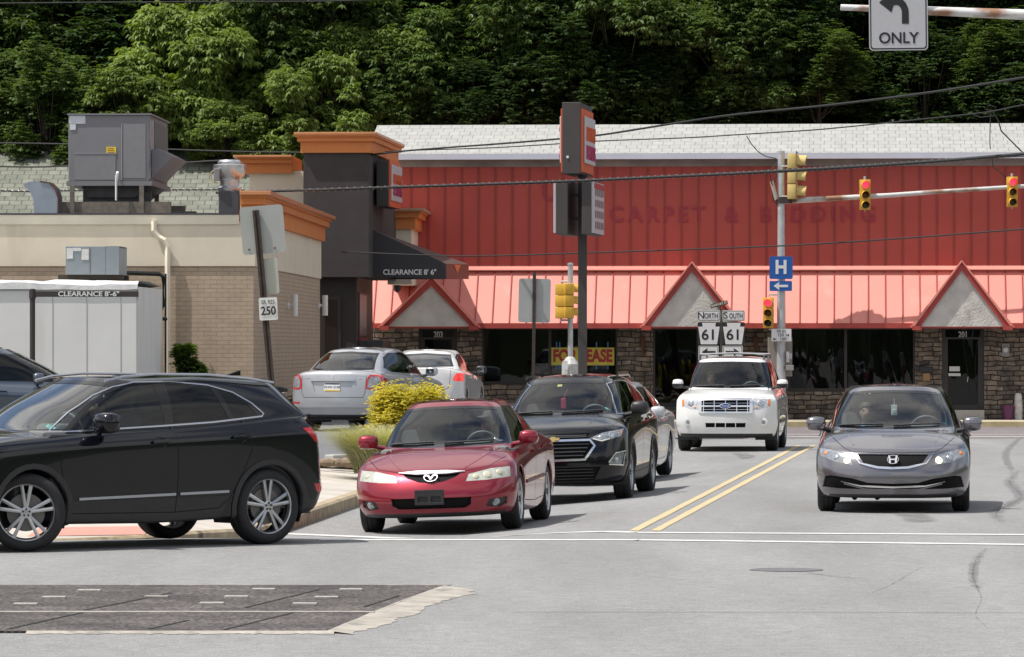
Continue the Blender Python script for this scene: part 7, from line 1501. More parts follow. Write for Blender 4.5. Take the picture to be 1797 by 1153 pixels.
# ---------------- overhead cables ----------------
cabm = mat('cable_black', (.02,.02,.02), .7); lash = mat('lashing_wire', (.45,.45,.45), .4, .6)
def cable(pts, Y0, Y1, r, label, twist=False, group='cables crossing the street'):
    V = []; n = len(pts); px0, px1 = pts[0][0], pts[-1][0]
    A = np.array([(p[0], p[1]) for p in pts], float); D = catmull(A, 8)
    for x, y in D: Y = lerp(Y0, Y1, (x-px0)/(px1-px0)); V.append(P(x, y, Y))
    b = B(); b.tube(V, r, 6)
    if twist:
        b.m = 1; H = []
        seg = []
        for p, q in zip(V, V[1:]):
            for k in range(10): seg.append(p.lerp(q, k/10))
        for i, p in enumerate(seg): a = i*.9; H.append(p+Vector((0, cos(a), sin(a)))*(r*1.02))
        b.tube(H, .006, 4)
    o = b.build('overhead_cable', [cabm, lash], None, smooth=True); return tag(o, label, 'cable', group)
cable([(560,282),(700,266),(770,260),(880,252),(990,243),(1060,236),(1180,217),(1290,201),(1440,186),(1550,173),(1660,158),(1797,136),(2000,104)], 115, 75, .022, 'topmost looping cable rising to the right across the trees')
cable([(560,276),(700,265),(870,259),(1000,251),(1060,247),(1200,242),(1300,236),(1440,227),(1600,211),(1730,197),(1797,184),(2000,150)], 118, 85, .014, 'second thin cable across the pale shingle roof')
cable([(380,338),(560,333),(707,328),(860,323),(1000,318),(1150,311),(1300,304),(1420,297),(1540,290),(1680,280),(1797,270),(2000,252)], 104, 80, .032, 'thick wire-lashed cable across the red wall', True)
cable([(1300,306),(1450,298),(1600,287),(1720,278),(1900,270)], 106, 90, .012, 'thin line hanging just under the thick lashed cable')
cable([(600,442),(790,449),(900,448),(1020,444),(1200,438),(1400,430),(1600,417),(1797,402),(2000,388)], 108, 84, .016, 'lowest dark cable crossing the red wall above the canopy')
cable([(-60,250),(120,253),(300,262),(430,266),(560,268),(700,272)], 124, 122, .02, 'dark cable passing behind the large roof unit towards the cornice')
cable([(-60,291),(60,293),(120,291)], 123, 123, .022, 'short stretch of cable left of the roof unit at mid height'); cable([(298,287),(360,283),(400,281),(440,279),(520,277)], 123, 122, .022, 'cable between the roof unit and the mushroom fan')
cable([(-60,333),(60,336),(130,334),(300,333),(430,333)], 123, 122, .024, 'lower wire-lashed cable before the green shingle roof', True)
cable([(-60,6),(300,3),(560,2),(760,-4)], 90, 90, .012, 'thin line along the very top of the trees')
def drop_wire(pts, Y, r, label):
    b = B(); b.tube([P(x, y, Y) for x, y in pts], r, 5); tag(b.build('drop_wire', cabm, None, smooth=True), label, 'wire')
drop_wire([(1738,192),(1737,250),(1738,262)], 96, .010, 'thin straight drop wire hanging from the right cable knot')
drop_wire([(1742,195),(1752,212),(1757,230),(1775,248),(1795,268)], 96, .014, 'bent drop wire slanting right from the cable knot')
drop_wire([(1705,200),(1720,206),(1745,203),(1748,188),(1735,184),(1728,192),(1745,196)], 96, .011, 'tangled loop of spliced wire on the upper right cable')
drop_wire([(1310,238),(1318,252),(1330,266),(1345,275),(1362,278)], 118, .012, 'limp service wire hanging above the signal pole top')
drop_wire([(1741,275),(1742,292),(1760,306),(1766,312)], 119, .014, 'looped feed wire above the right-hand traffic light'); drop_wire([(1765,292),(1765,300),(1765,400),(1763,465)], 120.9, .018, 'dark conduit running down the red wall at the right')
# ---------------- wooded hill ----------------
hm = mat('hill_leaf_litter', (.036,.038,.020), .95, var=.5, scale=1.2, bump=1, bscale=8)
def hz(x, y): return max(gz, (y-134)*.62+.5*sin(x*.35)+.4*sin(x*.9+y*.4))
rows_ = [[(x, y, hz(x, y) if y > 132 else -.2) for x in range(-60, 61, 3)] for y in list(range(130, 175, 3))+[200, 300]]
sheet('hill', rows_, hm)
def leafmat(name, c, tr=.35):
    m = bpy.data.materials.new(name); m.use_nodes = True; MATS[name] = m; n = m.node_tree.nodes; l = m.node_tree.links; b = n['Principled BSDF']
    tc = N(n, 'ShaderNodeTexCoord'); no = N(n, 'ShaderNodeTexNoise'); no.inputs['Scale'].default_value = 1.1; no.inputs['Detail'].default_value = 5; l.new(tc.outputs['Object'], no.inputs['Vector'])
    r_ = N(n, 'ShaderNodeMapRange'); r_.inputs[1].default_value = .3; r_.inputs[2].default_value = .7; r_.inputs[3].default_value = .7; r_.inputs[4].default_value = 1.3; l.new(no.outputs['Fac'], r_.inputs[0])
    oi = N(n, 'ShaderNodeObjectInfo'); r3 = N(n, 'ShaderNodeMapRange'); r3.inputs[3].default_value = .86; r3.inputs[4].default_value = 1.14; l.new(oi.outputs['Random'], r3.inputs[0]); mm_ = N(n, 'ShaderNodeMath', operation='MULTIPLY'); l.new(r_.outputs[0], mm_.inputs[0]); l.new(r3.outputs[0], mm_.inputs[1])
    s = N(n, 'ShaderNodeVectorMath', operation='SCALE'); s.inputs[0].default_value = c; l.new(mm_.outputs[0], s.inputs['Scale'])
    l.new(s.outputs[0], b.inputs['Base Color']); b.inputs['Roughness'].default_value = .5; b.inputs['Specular IOR Level'].default_value = .3
    t = N(n, 'ShaderNodeBsdfTranslucent'); ts = N(n, 'ShaderNodeVectorMath', operation='MULTIPLY'); l.new(s.outputs[0], ts.inputs[0]); ts.inputs[1].default_value = (1.5,1.5,.4); l.new(ts.outputs[0], t.inputs[0])
    ms = N(n, 'ShaderNodeMixShader'); ms.inputs[0].default_value = tr; l.new(b.outputs[0], ms.inputs[1]); l.new(t.outputs[0], ms.inputs[2]); l.new(ms.outputs[0], n['Material Output'].inputs[0]); return m
lf1 = leafmat('leaf_bright', (.15,.21,.05)); lf2 = leafmat('leaf_mid', (.075,.12,.033)); lf3 = leafmat('leaf_dark_shaded', (.035,.065,.022))  # darkest tone also stands in for shade on the hill's right side
bark = mat('bark', (.05,.041,.034), .95, var=.35, scale=6, bump=.9, bscale=20)
def leaf_mesh(name, rng, centers, radii, nspray, leaflets, ll, lw, droop=.9, spray_r=None, shell=.55, zs_=1.3):
    """sprays of leaflets scattered through overlapping puffs"""
    C = np.array(centers, float); Rr = np.array(radii, float); nC = len(C)
    w_ = (Rr**2); idx = rng.choice(nC, size=nspray, p=w_/w_.sum())
    d = rng.normal(size=(nspray, 3)); d /= np.linalg.norm(d, axis=1)[:, None]; d[:, 2] = np.where(d[:, 2] < -.45, -d[:, 2], d[:, 2])
    rad = Rr[idx]*(shell+(1-shell)*rng.random(nspray)**.6)*(1+.20*rng.normal(size=nspray))
    pos = C[idx]+d*rad[:, None]*np.array([1, 1, zs_])
    K = leaflets; n = nspray*K
    az = (rng.random(nspray)[:, None]*2*pi+np.arange(K)[None, :]*2*pi/K+rng.normal(size=(nspray, K))*.25)
    el = -droop*(.35+.65*rng.random((nspray, K)))
    out = d[:, None, :]*.45
    dv = np.stack([np.cos(az)*np.cos(el), np.sin(az)*np.cos(el), np.sin(el)], -1)+out; dv /= np.linalg.norm(dv, axis=2)[..., None]
    L_ = ll*(.7+.6*rng.random((nspray, K, 1))); up = np.array([0, 0, 1.]); sd = np.cross(dv, up); sd /= np.linalg.norm(sd, axis=2)[..., None]+1e-6
    tw = rng.normal(size=(nspray, K, 1))*.35; sd = sd+np.cross(dv, sd)*tw
    p0 = np.repeat(pos[:, None, :], K, 1); W_ = lw*(.8+.4*rng.random((nspray, K, 1)))
    mid = p0+dv*L_*.55; tip = p0+dv*L_+np.array([0, 0, -.18])*L_; base = p0+dv*L_*.08
    V = np.stack([base, mid-sd*W_/2+np.array([0,0,.0]), tip, mid+sd*W_/2], 2).reshape(-1, 3)
    me = bpy.data.meshes.new(name); F = n
    me.vertices.add(F*4); me.vertices.foreach_set('co', V.astype(np.float32).ravel()); me.loops.add(F*4); me.loops.foreach_set('vertex_index', np.arange(F*4, dtype=np.int32)); me.polygons.add(F); me.polygons.foreach_set('loop_start', np.arange(0, F*4, 4, dtype=np.int32)); me.update(calc_edges=True); return me
rng = np.random.default_rng(4)
def crown_puffs(rng, w_, h, n, r0, r1):
    c, r = [], []
    for k in range(n):
        a = rng.random()*2*pi; q = rng.random()**.5; zz = rng.random(); ww = (1-.55*abs(zz-.35)**1.2)*(1 if zz < .8 else .7)
        c.append((cos(a)*q*w_*ww, sin(a)*q*w_*ww*.8, zz*h)); r.append(r0+(r1-r0)*rng.random())
    return c, r
kinds = []
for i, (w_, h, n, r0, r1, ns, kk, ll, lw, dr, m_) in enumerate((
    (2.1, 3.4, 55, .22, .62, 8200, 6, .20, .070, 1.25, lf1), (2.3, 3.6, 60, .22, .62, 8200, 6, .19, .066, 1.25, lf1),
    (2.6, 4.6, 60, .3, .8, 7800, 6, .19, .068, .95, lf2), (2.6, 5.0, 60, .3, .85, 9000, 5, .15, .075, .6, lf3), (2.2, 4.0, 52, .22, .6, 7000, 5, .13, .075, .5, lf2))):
    c, r = crown_puffs(rng, w_, h, n, r0, r1); me = leaf_mesh('crown', rng, c, r, ns, kk, ll, lw, dr); me.materials.append(m_)
    tb = B(); base = Vector((0, 0, -5)); top = Vector((.1, .2, h*.7)); tr_ = [base, Vector((.1,0,-2)), Vector((-.05,.1,h*.2)), top]; tb.tube(tr_, [.16,.12,.08,.03], 8)
    for k in range(0, len(c), 2):
        s_ = tr_[1].lerp(tr_[2], min(1, max(0, (c[k][2]/h)*.9+.1))); e_ = Vector(c[k]); md = s_.lerp(e_, .5)+Vector((0,0,-.12)); tb.tube([s_, md, e_], [.035,.022,.010], 5)
    bmesh.ops.recalc_face_normals(tb.bm, faces=tb.bm.faces); tm = bpy.data.meshes.new('trunk'); tb.bm.to_mesh(tm); tb.bm.free(); tm.materials.append(bark); kinds.append((me, tm, h))
def tree(px, py, Y, k, sc_, rz, label, group='trees on the wooded hill', sx=1, name='broadleaf_tree'):
    """py: photo row of the crown's top"""
    me, tm, h = kinds[k]; top = CAMH-(py-HOR)*Y/FPX; loc = Vector(((px-CX)*Y/FPX, Y, top-h*sc_-.5*sc_)); e = empty(name, loc, rz, label, 'tree', group); e.scale = (sc_*sx, sc_*sx, sc_)
    o = bpy.data.objects.new('crown', me); COL.objects.link(o); o.parent = e; t = bpy.data.objects.new('trunk', tm); COL.objects.link(t); t.parent = e; return e
T = [ # front row: bright leaves left, darker leaf kinds at right stand in for shade
 (330, 5, 131.5, 0, .92, .3, 'tall light green tree with drooping leaves behind the large rooftop unit', 1.15),
 (225, 110, 130.5, 1, .62, 2.1, 'small light green tree crown just above the left end of the rooftop unit', 1.3),
 (548, 88, 130.6, 1, .74, 4.0, 'light green tree crown rising behind the orange tower cornice', 1.2),
 (395, 175, 129.8, 0, .42, 1.1, 'low leafy crown between the rooftop unit and the exhaust fan', 1.3),
 (85, 75, 131, 4, .85, 2.6, 'slender loose tree at the far left above the shingle roof', .9),
 (640, 15, 132.5, 1, .80, 5.3, 'leafy green tree between the tower and the pole sign, upper part', 1.2),
 (760, 20, 133, 2, .85, .9, 'mid green tree above the pale roof, left of the pole sign', 1.1),
 (880, -60, 132.5, 2, .80, 3.3, 'green tree hanging over the pale roof directly left of the pole sign', 1.2),
 (1090, -70, 132.5, 2, .85, 1.7, 'green tree directly right of the pole sign top', 1.1),
 (1390, -40, 133, 3, .95, .5, 'fine-leaved tree left of the overhead ONLY sign', .9),
 (500, -90, 133, 2, .9, 2.9, 'mid green tree at the top edge above the tallest light green crown', 1.2),
]
lbl_mid = ['dark green tree high on the slope at the far left', 'dark tree behind the rooftop unit crown', 'dark tree behind the light green crowns, upper left', 'shaded tree between the two light green crowns', 'shaded tree above the orange cornice', 'shaded dense tree left of the pole sign', 'shaded dense tree right of the pole sign', 'dark dense tree above the middle of the pale roof', 'dark tree left of the signal pole top', 'dark tree above the signal pole', 'thin-leaved dark tree behind the ONLY sign', 'dark tree right of the ONLY sign', 'dark tree at the far right edge']
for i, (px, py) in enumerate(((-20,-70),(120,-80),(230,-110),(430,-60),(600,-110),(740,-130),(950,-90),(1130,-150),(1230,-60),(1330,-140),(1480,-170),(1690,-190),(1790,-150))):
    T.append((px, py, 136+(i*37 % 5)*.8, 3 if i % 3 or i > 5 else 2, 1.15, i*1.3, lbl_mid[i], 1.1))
for i in range(12):
    T.append((-40+i*168, -170-(i*53 % 60), 143+(i % 3)*1.5, 3, 1.5, i*2.2, None, 1.2))
low = ['low dark bush crown behind the shingle roof at the left', 'low dark undergrowth tree behind the exhaust fan', 'low dark undergrowth tree behind the tower', 'low shrubby tree just above the pale roof left part', 'low shrubby tree behind the pole sign', 'low shrubby tree above the pale roof centre', 'low shrubby tree above the pale roof left of the signal pole', 'low shrubby tree above the pale roof below the ONLY sign', 'low shrubby tree at the right end of the pale roof']
for i in range(9):
    T.append((60+i*205+(i*71 % 50), 95+(i*67 % 55), 133.5+(i % 3)*.7, 3 if i % 2 else 2, .62, i*1.9, low[i], 1.35))
hi_ = ['above the far left corner of the shop roof', 'above the left end of the large rooftop unit', 'above the right end of the large rooftop unit', 'above the exhaust fan', 'above the orange tower cornice', 'above the left end of the pale roof', 'just left of the pole sign', 'just right of the pole sign', 'above the CARPET lettering', 'above the signal pole', 'behind the ONLY sign', 'at the top right corner']
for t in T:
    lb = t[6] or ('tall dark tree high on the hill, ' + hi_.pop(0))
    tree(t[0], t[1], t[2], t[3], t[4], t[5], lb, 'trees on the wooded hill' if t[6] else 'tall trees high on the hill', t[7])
# tall crowns leaning out above the picture's top edge; they shade the wood below them
for i, (x_, Y_, zt_) in enumerate(((4,137,21.5),(8,138,22),(12,137,21.5),(16,137,22),(1,139,23),(-3,139,23),(-7,140,23.5),(-11,140,23.5))):
    e = tree(CX+x_*FPX/Y_, HOR-(zt_-CAMH)*FPX/Y_, Y_, 2 if i % 2 else 3, 1.35, i*1.1, 'tall spreading tree whose crown rises out of the picture, %s' % ('first','second','third','fourth','fifth','sixth','seventh','eighth','ninth','tenth','eleventh')[i], 'tallest trees above the picture', 1.25)
for px, py, Y_, k_, s_, lb_ in ((1000,-30,132,3,.75,'dark leafy crown directly behind the pole sign'),(1180,30,132.2,3,.7,'dark leafy crown above the pale roof, left of centre of the right half'),(1300,-20,132,2,.62,'mid green crown left of the overhead arm end'),(1440,30,132,4,.55,'thin bright-leaved crown below the left end of the overhead arm'),(1620,60,132.5,3,.6,'dark undergrowth crown right of the ONLY sign'),(1745,20,132.5,4,.6,'fine-leaved crown by the top right cable'),(1850,60,132,3,.8,'dark crown cut by the right edge'),(820,110,131.5,3,.42,'low dark crown resting on the pale roof left of the pole sign'),(700,130,131.6,2,.42,'low crown between the tower cornice and the pale roof')):
    tree(px, py, Y_, k_, s_, px*.01, lb_, 'trees on the wooded hill', 1.3)
for i in range(20):      # the wood carries on beyond both edges of the picture
    sd_ = i % 2; k_ = i//2; px = (-230-k_*170) if not sd_ else (2030+k_*170)
    tree(px, -20-(i*47 % 90), 131.5+(i*31 % 7), (2, 3, 0, 4)[i % 4], 1.05+(i % 3)*.15, i*1.7, 'tree of the same wood beyond the %s edge of the picture, number %s outwards' % (('left','right')[sd_], ('one','two','three','four','five','six','seven','eight','nine','ten')[k_]), 'trees beyond the picture edges', 1.35)
# bare trunks on the right
for px, r_, lean, lb in ((1532, .17, .012, 'thick bare dark trunk below the ONLY sign'), (1440, .06, .05, 'thin bare trunk left of the ONLY sign'), (1690, .05, -.12, 'thin leaning bare trunk right of the ONLY sign'), (1010, .05, .06, 'thin pale trunk behind the pole sign')):
    Y = 135.5; p = P(px, 260, Y); b = B(); b.tube([p+Vector((0,0,-5)), p+Vector((lean*3,0,0)), p+Vector((lean*12,0,4)), p+Vector((lean*20,.2,9))], [r_*1.1, r_, r_*.9, r_*.6], 10); e = empty('bare_tree', (p.x,p.y,p.z-5), 0, lb, 'tree'); b.xf(Matrix.Translation(-e.location)); b.build('trunk', bark, e, smooth=True)
# ---------------- planting in front of the shop ----------------
def bush(name, loc, rx, ry, h, n, m_, ll, lw, label, cat, seed, kk=5, droop=-.2):
    rg = np.random.default_rng(seed); c, r = [], []
    for k in range(26):
        a = rg.random()*2*pi; q = rg.random()**.5; zz = rg.random(); f = math.sqrt(max(.05, 1-zz*zz*.8)); c.append((cos(a)*q*rx*f*.74, sin(a)*q*ry*f*.74, zz*h*.72+.03)); r.append(min(rx, h)*(.28+.14*rg.random()))
    e = empty(name, loc, 0, label, cat); me = leaf_mesh('foliage', rg, c, r, n, kk, ll, lw, droop, shell=.3, zs_=.95); me.materials.append(m_); o = bpy.data.objects.new('foliage', me); COL.objects.link(o); o.parent = e
    b = B()
    for k in range(8): b.tube([(0,0,-.02), Vector(c[k])*.5, Vector(c[k])], [.02,.012,.006], 5)
    b.build('stem', bark, e); return e
gold = leafmat('golden_foliage', (.66,.58,.12), .3)
X, Z = PX(70.5); bush('golden_bush', (X(722), 70.5, .15), .92, .65, (Z(683)-.15)*1.10, 24000, gold, .042, .02, 'rounded golden yellow bush between the red car and the silver sedan', 'bush', 8, 6, -.6)
X, Z = PX(91); bush('green_shrub', (X(327), 91, .3), .42, .35, (Z(601)-.3)*1.28, 4200, leafmat('shrub_green', (.10,.165,.035)), .07, .045, 'small upright green shrub against the tan brick wall', 'shrub', 12, 5, -.5)
X, Z = PX(96); bush('dark_shrub', (X(505), 96, .3), .40, .3, .55, 900, lf3, .09, .05, 'low dark green shrub at the foot of the brick wall', 'shrub', 13)
def grass_clump(name, loc, rad, h, n, m_, label, cat, seed, wd=.008, spread=.5, kind=None):
    rg = np.random.default_rng(seed); V, F = [], []
    for k in range(n):
        a = rg.random()*2*pi; q = rg.random()**.5*rad; b0 = np.array([cos(a)*q, sin(a)*q, 0]); az = a+rg.normal()*.6; hh = h*(.55+.55*rg.random()); out = spread*(.3+rg.random())*hh; d = np.array([cos(az), sin(az), 0]); s = np.array([-sin(az), cos(az), 0])*wd; i0 = len(V)
        for j in range(5):
            t = j/4; p = b0+d*out*t**1.9+np.array([0, 0, hh*(t-.28*t**3)]); wq = s*(1-t*.85); V += [p-wq, p+wq]
        for j in range(4): F.append((i0+2*j, i0+2*j+1, i0+2*j+3, i0+2*j+2))
    me = bpy.data.meshes.new(name); me.from_pydata([tuple(v) for v in V], [], F); o = link(name, me, m_, None, loc); return tag(o, label, cat, kind=kind)
X, Z = PX(67); grass_clump('ornamental_grass', (X(672), 67, .12), .40, .86, 6500, leafmat('pale_grass', (.40,.39,.25), .3), 'pale feathery ornamental grass clump by the red car', 'ornamental grass', 5, .0042, .95)
def grass_area():
    rg = np.random.default_rng(3); V, F = [], []
    for k in range(14000):
        Y = 58+rg.random()**.8*16.5; xr_ = xc(Y)-1.40; xl = -4.2 if Y < 69 else -2.3; 
        if Y > 69.3: xl = -1.95
        x = xl+(xr_-xl)*rg.random()
        if x > xr_: continue
        z = .155+(Y-58)*.004 if Y < 69 else .2; a = rg.random()*pi; h = .03+.05*rg.random(); s = np.array([cos(a), sin(a), 0])*.006; p = np.array([x, Y, z-.01]); tp = p+np.array([rg.normal()*.02, rg.normal()*.02, h]); i0 = len(V); V += [p-s, p+s, tp]; F.append((i0, i0+1, i0+2))
    me = bpy.data.meshes.new('grass'); me.from_pydata([tuple(v) for v in V], [], F); tag(link('grass', me, leafmat('lawn_grass', (.17,.21,.05), .3)), 'short sunlit grass on the corner strip by the kerb', 'grass', kind='stuff')
grass_area()
# ---------------- people ----------------
def person(loc, yaw, shirt, hair, skin, label, group=None, cap=None, pose='drive', parent_scale=1.0, hat=None):
    """seated figure, looking towards local -y; origin at the hip point"""
    bm = bmesh.new(); sl_ = bm.verts.layers.skin.verify(); vd = {}
    def v(n_, p, r, r2=None, par=None, root=False):
        q = bm.verts.new(p); q[sl_].radius = (r, r2 or r); q[sl_].use_root = root; vd[n_] = q
        if par: bm.edges.new((vd[par], q))
    v('hip', (0,.02,.06), .15, .12, root=True); v('waist', (0,.05,.22), .135, .10, 'hip'); v('chest', (0,.07,.38), .16, .11, 'waist'); v('top', (0,.07,.50), .12, .08, 'chest'); v('neck', (0,.055,.575), .048, .052, 'top'); v('jaw', (0,.012,.648), .070, .080, 'neck'); v('face', (0,.012,.715), .082, .095, 'jaw'); v('crown', (0,.025,.79), .068, .08, 'face')
    for s, n_ in ((-1,'r'),(1,'l')):
        v('sh'+n_, (s*.19,.07,.47), .062, None, 'top')
        if pose == 'drive': el, wr, hd = (s*.26,-.14,.28), (s*.15,-.34,.34), (s*.13,-.40,.37)
        else: el, wr, hd = (s*.24,-.02,.22), (s*.12,-.22,.14), (s*.08,-.28,.13)
        v('el'+n_, el, .044, None, 'sh'+n_); v('wr'+n_, wr, .029, None, 'el'+n_); v('pm'+n_, hd, .034, .018, 'wr'+n_)
        for k in range(4):
            f0 = Vector(hd)+Vector((s*(.026-.017*k), -.028, .012)); f1 = f0+Vector((-s*.006, -.022, .016-.002*k)); f2 = f1+Vector((-s*.008,.010,.022)); v('f%d%s' % (k, n_), f0, .0095, None, 'pm'+n_); v('g%d%s' % (k, n_), f1, .009, None, 'f%d%s' % (k, n_)); v('h%d%s' % (k, n_), f2, .007, None, 'g%d%s' % (k, n_))
        t0 = Vector(hd)+Vector((-s*.035,-.002,.012)); v('t'+n_, t0, .011, None, 'pm'+n_); v('u'+n_, t0+Vector((-s*.012,-.018,.016)), .009, None, 't'+n_)
        v('th'+n_, (s*.11,-.12,.07), .085, None, 'hip'); v('kn'+n_, (s*.13,-.44,.12), .062, None, 'th'+n_); v('an'+n_, (s*.13,-.62,-.22), .042, None, 'kn'+n_); v('ft'+n_, (s*.13,-.76,-.27), .035, None, 'an'+n_)
    me = bpy.data.meshes.new('t'); bm.to_mesh(me); bm.free(); o = bpy.data.objects.new('t', me); COL.objects.link(o); m1 = o.modifiers.new('s', 'SKIN'); m1.branch_smoothing = .6; m2 = o.modifiers.new('d', 'SUBSURF'); m2.levels = 2; m2.render_levels = 2
    bpy.context.view_layer.update(); ev = o.evaluated_get(bpy.context.evaluated_depsgraph_get()); fm = bpy.data.meshes.new_from_object(ev); bpy.data.objects.remove(o); bpy.data.meshes.remove(me)
    sm = mat('shirt_'+shirt[0], shirt[1], .85, var=.1); km = mat('skin_'+skin[0], skin[1], .55); em = mat('eye_dark', (.02,.015,.012), .3); lm = mat('lip', (.35,.14,.12), .5); tm = mat('trousers', (.03,.035,.05), .8)
    # shape the face on the one surface
    for q in fm.vertices:
        x, y, z = q.co
        if .665 < z < .735 and abs(y-.02) < .022 and abs(x) > .06: q.co.x += .014*(1 if x > 0 else -1)   # ears
        if z > .60 and y < .0:
            q.co.y -= .022*math.exp(-((x/.014)**2)-((z-.695)/.022)**2)          # nose
            q.co.y += .010*math.exp(-(((abs(x)-.030)/.016)**2)-((z-.725)/.014)**2)  # eye sockets
            q.co.y -= .008*math.exp(-((x/.03)**2)-((z-.635)/.015)**2)            # chin
    fm.materials.clear(); o = link('person', fm, [sm, km, em, lm, tm], None, loc); 
    for f in fm.polygons:
        c = f.center; mi = 0
        if c.z > .585: mi = 1
        if c.z > .60 and c.y < -.035:
            if abs(abs(c.x)-.030) < .013 and abs(c.z-.725) < .008: mi = 2
            if abs(c.x) < .024 and abs(c.z-.663) < .006: mi = 3
        if c.y < (-.20 if pose == 'drive' else -.10) and abs(c.x) < .24 and c.z > (.22 if pose == 'drive' else .10) and c.z < .55 and (pose == 'drive' or c.y > -.42 and c.z > .105 and abs(c.x) < .2 and c.y < -.16): mi = 1
        if c.z < .16 and mi == 0 and c.y < .1: mi = 4
        f.material_index = mi
    fm.polygons.foreach_set('use_smooth', [True]*len(fm.polygons)); o.rotation_euler = (0, 0, yaw); tag(o, label, 'person', group)
    h = B(); t = bmesh.new(); bmesh.ops.create_uvsphere(t, u_segments=20, v_segments=14, radius=1)
    for q in list(t.verts):
        q.co = Vector((q.co.x*.090, q.co.y*.104, q.co.z*.095)); q.co += Vector((0,.034,.762))
    bmesh.ops.delete(t, geom=[f for f in t.faces if (f.calc_center_median().y < -.05+.10*max(0, .79-f.calc_center_median().z)*6 and f.calc_center_median().z < .79) or f.calc_center_median().z < (.60 if hair[0] == 'long' else .69)], context='FACES')
    if hair[0] == 'long':
        for q in t.verts:
            if q.co.z < .72: q.co.z -= (.72-q.co.z)*1.1; q.co.x *= 1.12
    h.add(t); h.build('hair', mat('hair_'+str(hair[1]), hair[1], .7, back=hair[1]), o, smooth=True)
    for s in (-1, 1):
        pass
    if cap:
        b = B(); b.lathe([(.094,.775),(.093,.80),(.075,.845),(.03,.868),(0,.87)], 20, c=(0,.03,0)); b.prism([(-.065,-.055,.785),(.065,-.055,.785),(.05,-.135,.775),(-.05,-.135,.775)], (0,0,.008)); b.build('cap', mat('cap_cloth', cap, .8), o, smooth=True)
    return o
# ---------------- the traffic ----------------
def seat_pos(c, x, d, z): return c.root.matrix_world @ Vector((x, c.y0+d, z))
def gl(px, py, z=0): return G(px, py, z)
def put_car(fn, loc, yaw, *a): c = fn(loc, yaw, *a); bpy.context.view_layer.update(); return c
cars = {}
def centre(front, L_, yaw):   # centre of a car whose front bumper middle stands at `front` and which faces -y turned by yaw
    return (front[0]-sin(yaw)*L_/2, front[1]+cos(yaw)*L_/2, front[2] if len(front) > 2 else 0)
# axle-based placing: (midpoint of the front axle) 
def from_axle(mx, my, yaw, L_, ax, z=0): d = L_/2-ax; return (mx-sin(yaw)*d, my+cos(yaw)*d, z)
yw = R(-6.0)
def add(key, fn, mx, my, yaw, L_, ax, z, *a):
    cars[key] = put_car(fn, from_axle(mx, my, yaw, L_, ax, z), yaw, *a)
add('civic', grey_sedan, (1573-CX)*54.9/FPX, 55.3, R(-5.0), 4.53, .90, 0, 'grey metallic sedan with headlights on, nearest the right edge')
add('mazda', red_sedan, -.755, 53.1, R(-6.8), 4.70, .93, -.14, 'dark red sedan with clouded headlights and an empty black plate bracket')
add('equinox', black_suv, .66, 62.5, R(-7.5), 4.65, .92, -.12, 'black SUV with chrome grille and gold emblem behind the red sedan')
add('queue', silver_queue_car, 1.16, 70.8, R(-8.0), 4.75, .95, -.10, 'silver sedan mostly hidden behind the black SUV')
add('escape', white_suv, 3.87, 86.6, R(-6.2), 4.44, .86, 0, 'white SUV with roof bars waiting under the route signs')
X0 = (45-CX)/191.1; Yf0 = FPX/191.1
a_ = R(-51)
fr = Vector((X0, Yf0, 0)); fwd = Vector((sin(a_)*1, -cos(a_), 0))
rt = Vector((cos(a_), sin(a_), 0))
# the near (left) side of the crossover is its +x side
mid = fr-rt*(.93-.015-.1175)
add('mkc', black_crossover, mid.x, mid.y, a_, 4.46, .93, 0, 'glossy black crossover crossing the foreground at the left edge', R(-30))
add('suzuki', lambda l, y, lb: rear_sedan(l, y, lb, 'silver'), (600-CX)*87.5/FPX+3.0*sin(R(17)), 87.5+.3+3.0*cos(R(17)), R(180-17), 4.50, .90, .30, 'silver sedan seen from behind with a yellow-edged license plate')
add('hcivic', lambda l, y, lb: rear_sedan(l, y, lb, 'white'), (742-CX)*98/FPX+3.0*sin(R(6)), 98+3.0*cos(R(6)), R(180-6), 4.49, .90, .36, 'white sedan seen from behind with glowing red tail lights')
add('van', blue_van, (138-CX)*80/FPX, 80, R(90+3), 4.7, .92, .14, 'blue-grey SUV with dark windows at the left edge behind the black crossover')
for k_, t_ in (('mazda', -2.0), ('equinox', -1.6), ('queue', -1.2)): cars[k_].root.rotation_euler.y = R(t_)
bpy.context.view_layer.update()
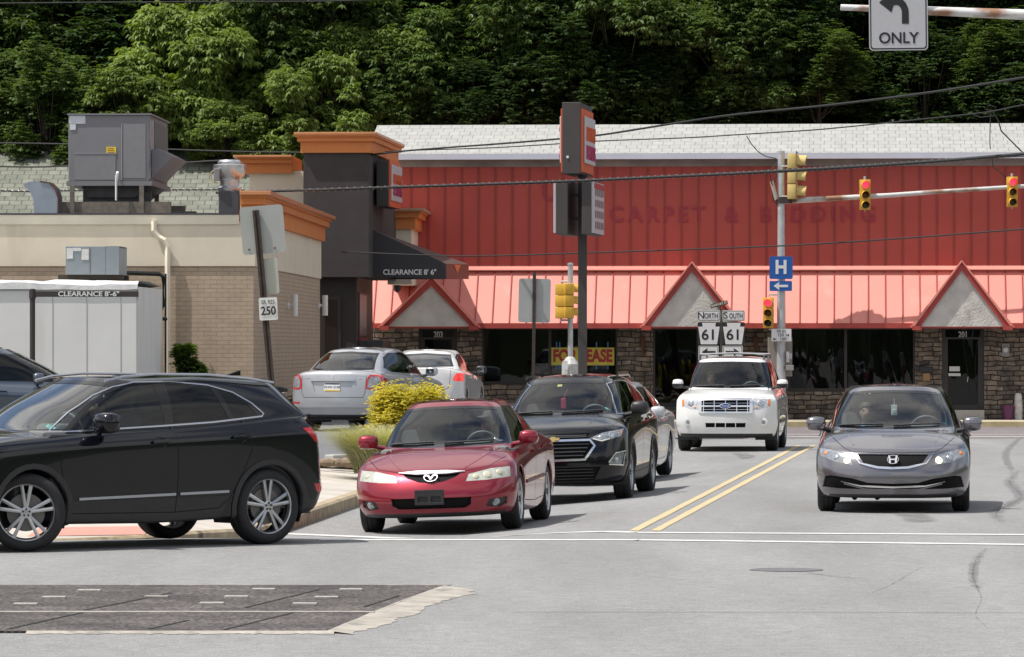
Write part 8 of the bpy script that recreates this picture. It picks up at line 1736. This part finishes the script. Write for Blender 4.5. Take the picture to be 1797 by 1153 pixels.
def driver(key, d, hz_, shirt, hair, skin, label, x=.37, pose='drive', cap=None, yaw=0, dy=0):
    c = cars[key]; return person(seat_pos(c, x, d, hz_), c.root.rotation_euler.z+yaw, shirt, hair, skin, label, None, cap, pose)
driver('mazda', 1.98, .44, ('grey',(.10,.10,.11)), ('short',(.03,.025,.02)), ('tan',(.30,.18,.13)), 'driver in a grey cap at the wheel of the red sedan', cap=(.09,.085,.09), yaw=R(-25))
driver('civic', 2.05, .46, ('dark',(.03,.03,.035)), ('short',(.02,.015,.012)), ('pale',(.30,.195,.15)), 'dark-clad driver at the wheel of the grey sedan')
driver('civic', 2.0, .40, ('blue',(.06,.22,.38)), ('long',(.035,.022,.015)), ('pale',(.30,.195,.15)), 'long-haired passenger in a blue top in the grey sedan', -.32, 'rest')
driver('equinox', 1.98, .60, ('black',(.02,.02,.022)), ('short',(.03,.02,.015)), ('pale',(.30,.195,.15)), 'driver in black gripping the wheel of the black SUV')
driver('escape', 1.85, .62, ('dark2',(.04,.04,.05)), ('long',(.06,.04,.02)), ('pale',(.30,.195,.15)), 'driver of the white SUV behind the wheel')
driver('escape', 1.85, .58, ('grey',(.10,.10,.11)), ('long',(.10,.06,.03)), ('pale',(.30,.195,.15)), 'passenger of the white SUV in a grey top', -.37, 'rest')
driver('mkc', 2.0, .60, ('dark',(.03,.03,.035)), ('short',(.03,.02,.015)), ('pale',(.30,.195,.15)), 'driver of the black crossover seen through the side window')

# unseen dark slopes added around the viewer, for paint and glass to mirror
def ridge(name, pts, h, seed):
    rg = random.Random(seed); rows = []
    for j, t in enumerate((0, .12, .3, .55, .8, 1)):
        rows.append([(x+dx*38*t+rg.uniform(-1,1), y+dy*38*t+rg.uniform(-1,1), (-.3 if j == 0 else h*t**.6+rg.uniform(-1.2,1.2))) for x, y, dx, dy in pts])
    sheet(name, rows, mat('added_woods', (.035,.05,.022), .95, var=.5, scale=.3, bump=1, bscale=2))
ridge('hill', [(-70+i*5, -40-abs(i-14)*.6, 0, -1) for i in range(29)], 22, 1)
ridge('hill', [(-55-.15*i, -60+i*6, -1, 0) for i in range(28)], 18, 2)
ridge('hill', [(60+.15*i, -60+i*6, 1, 0) for i in range(28)], 18, 3)
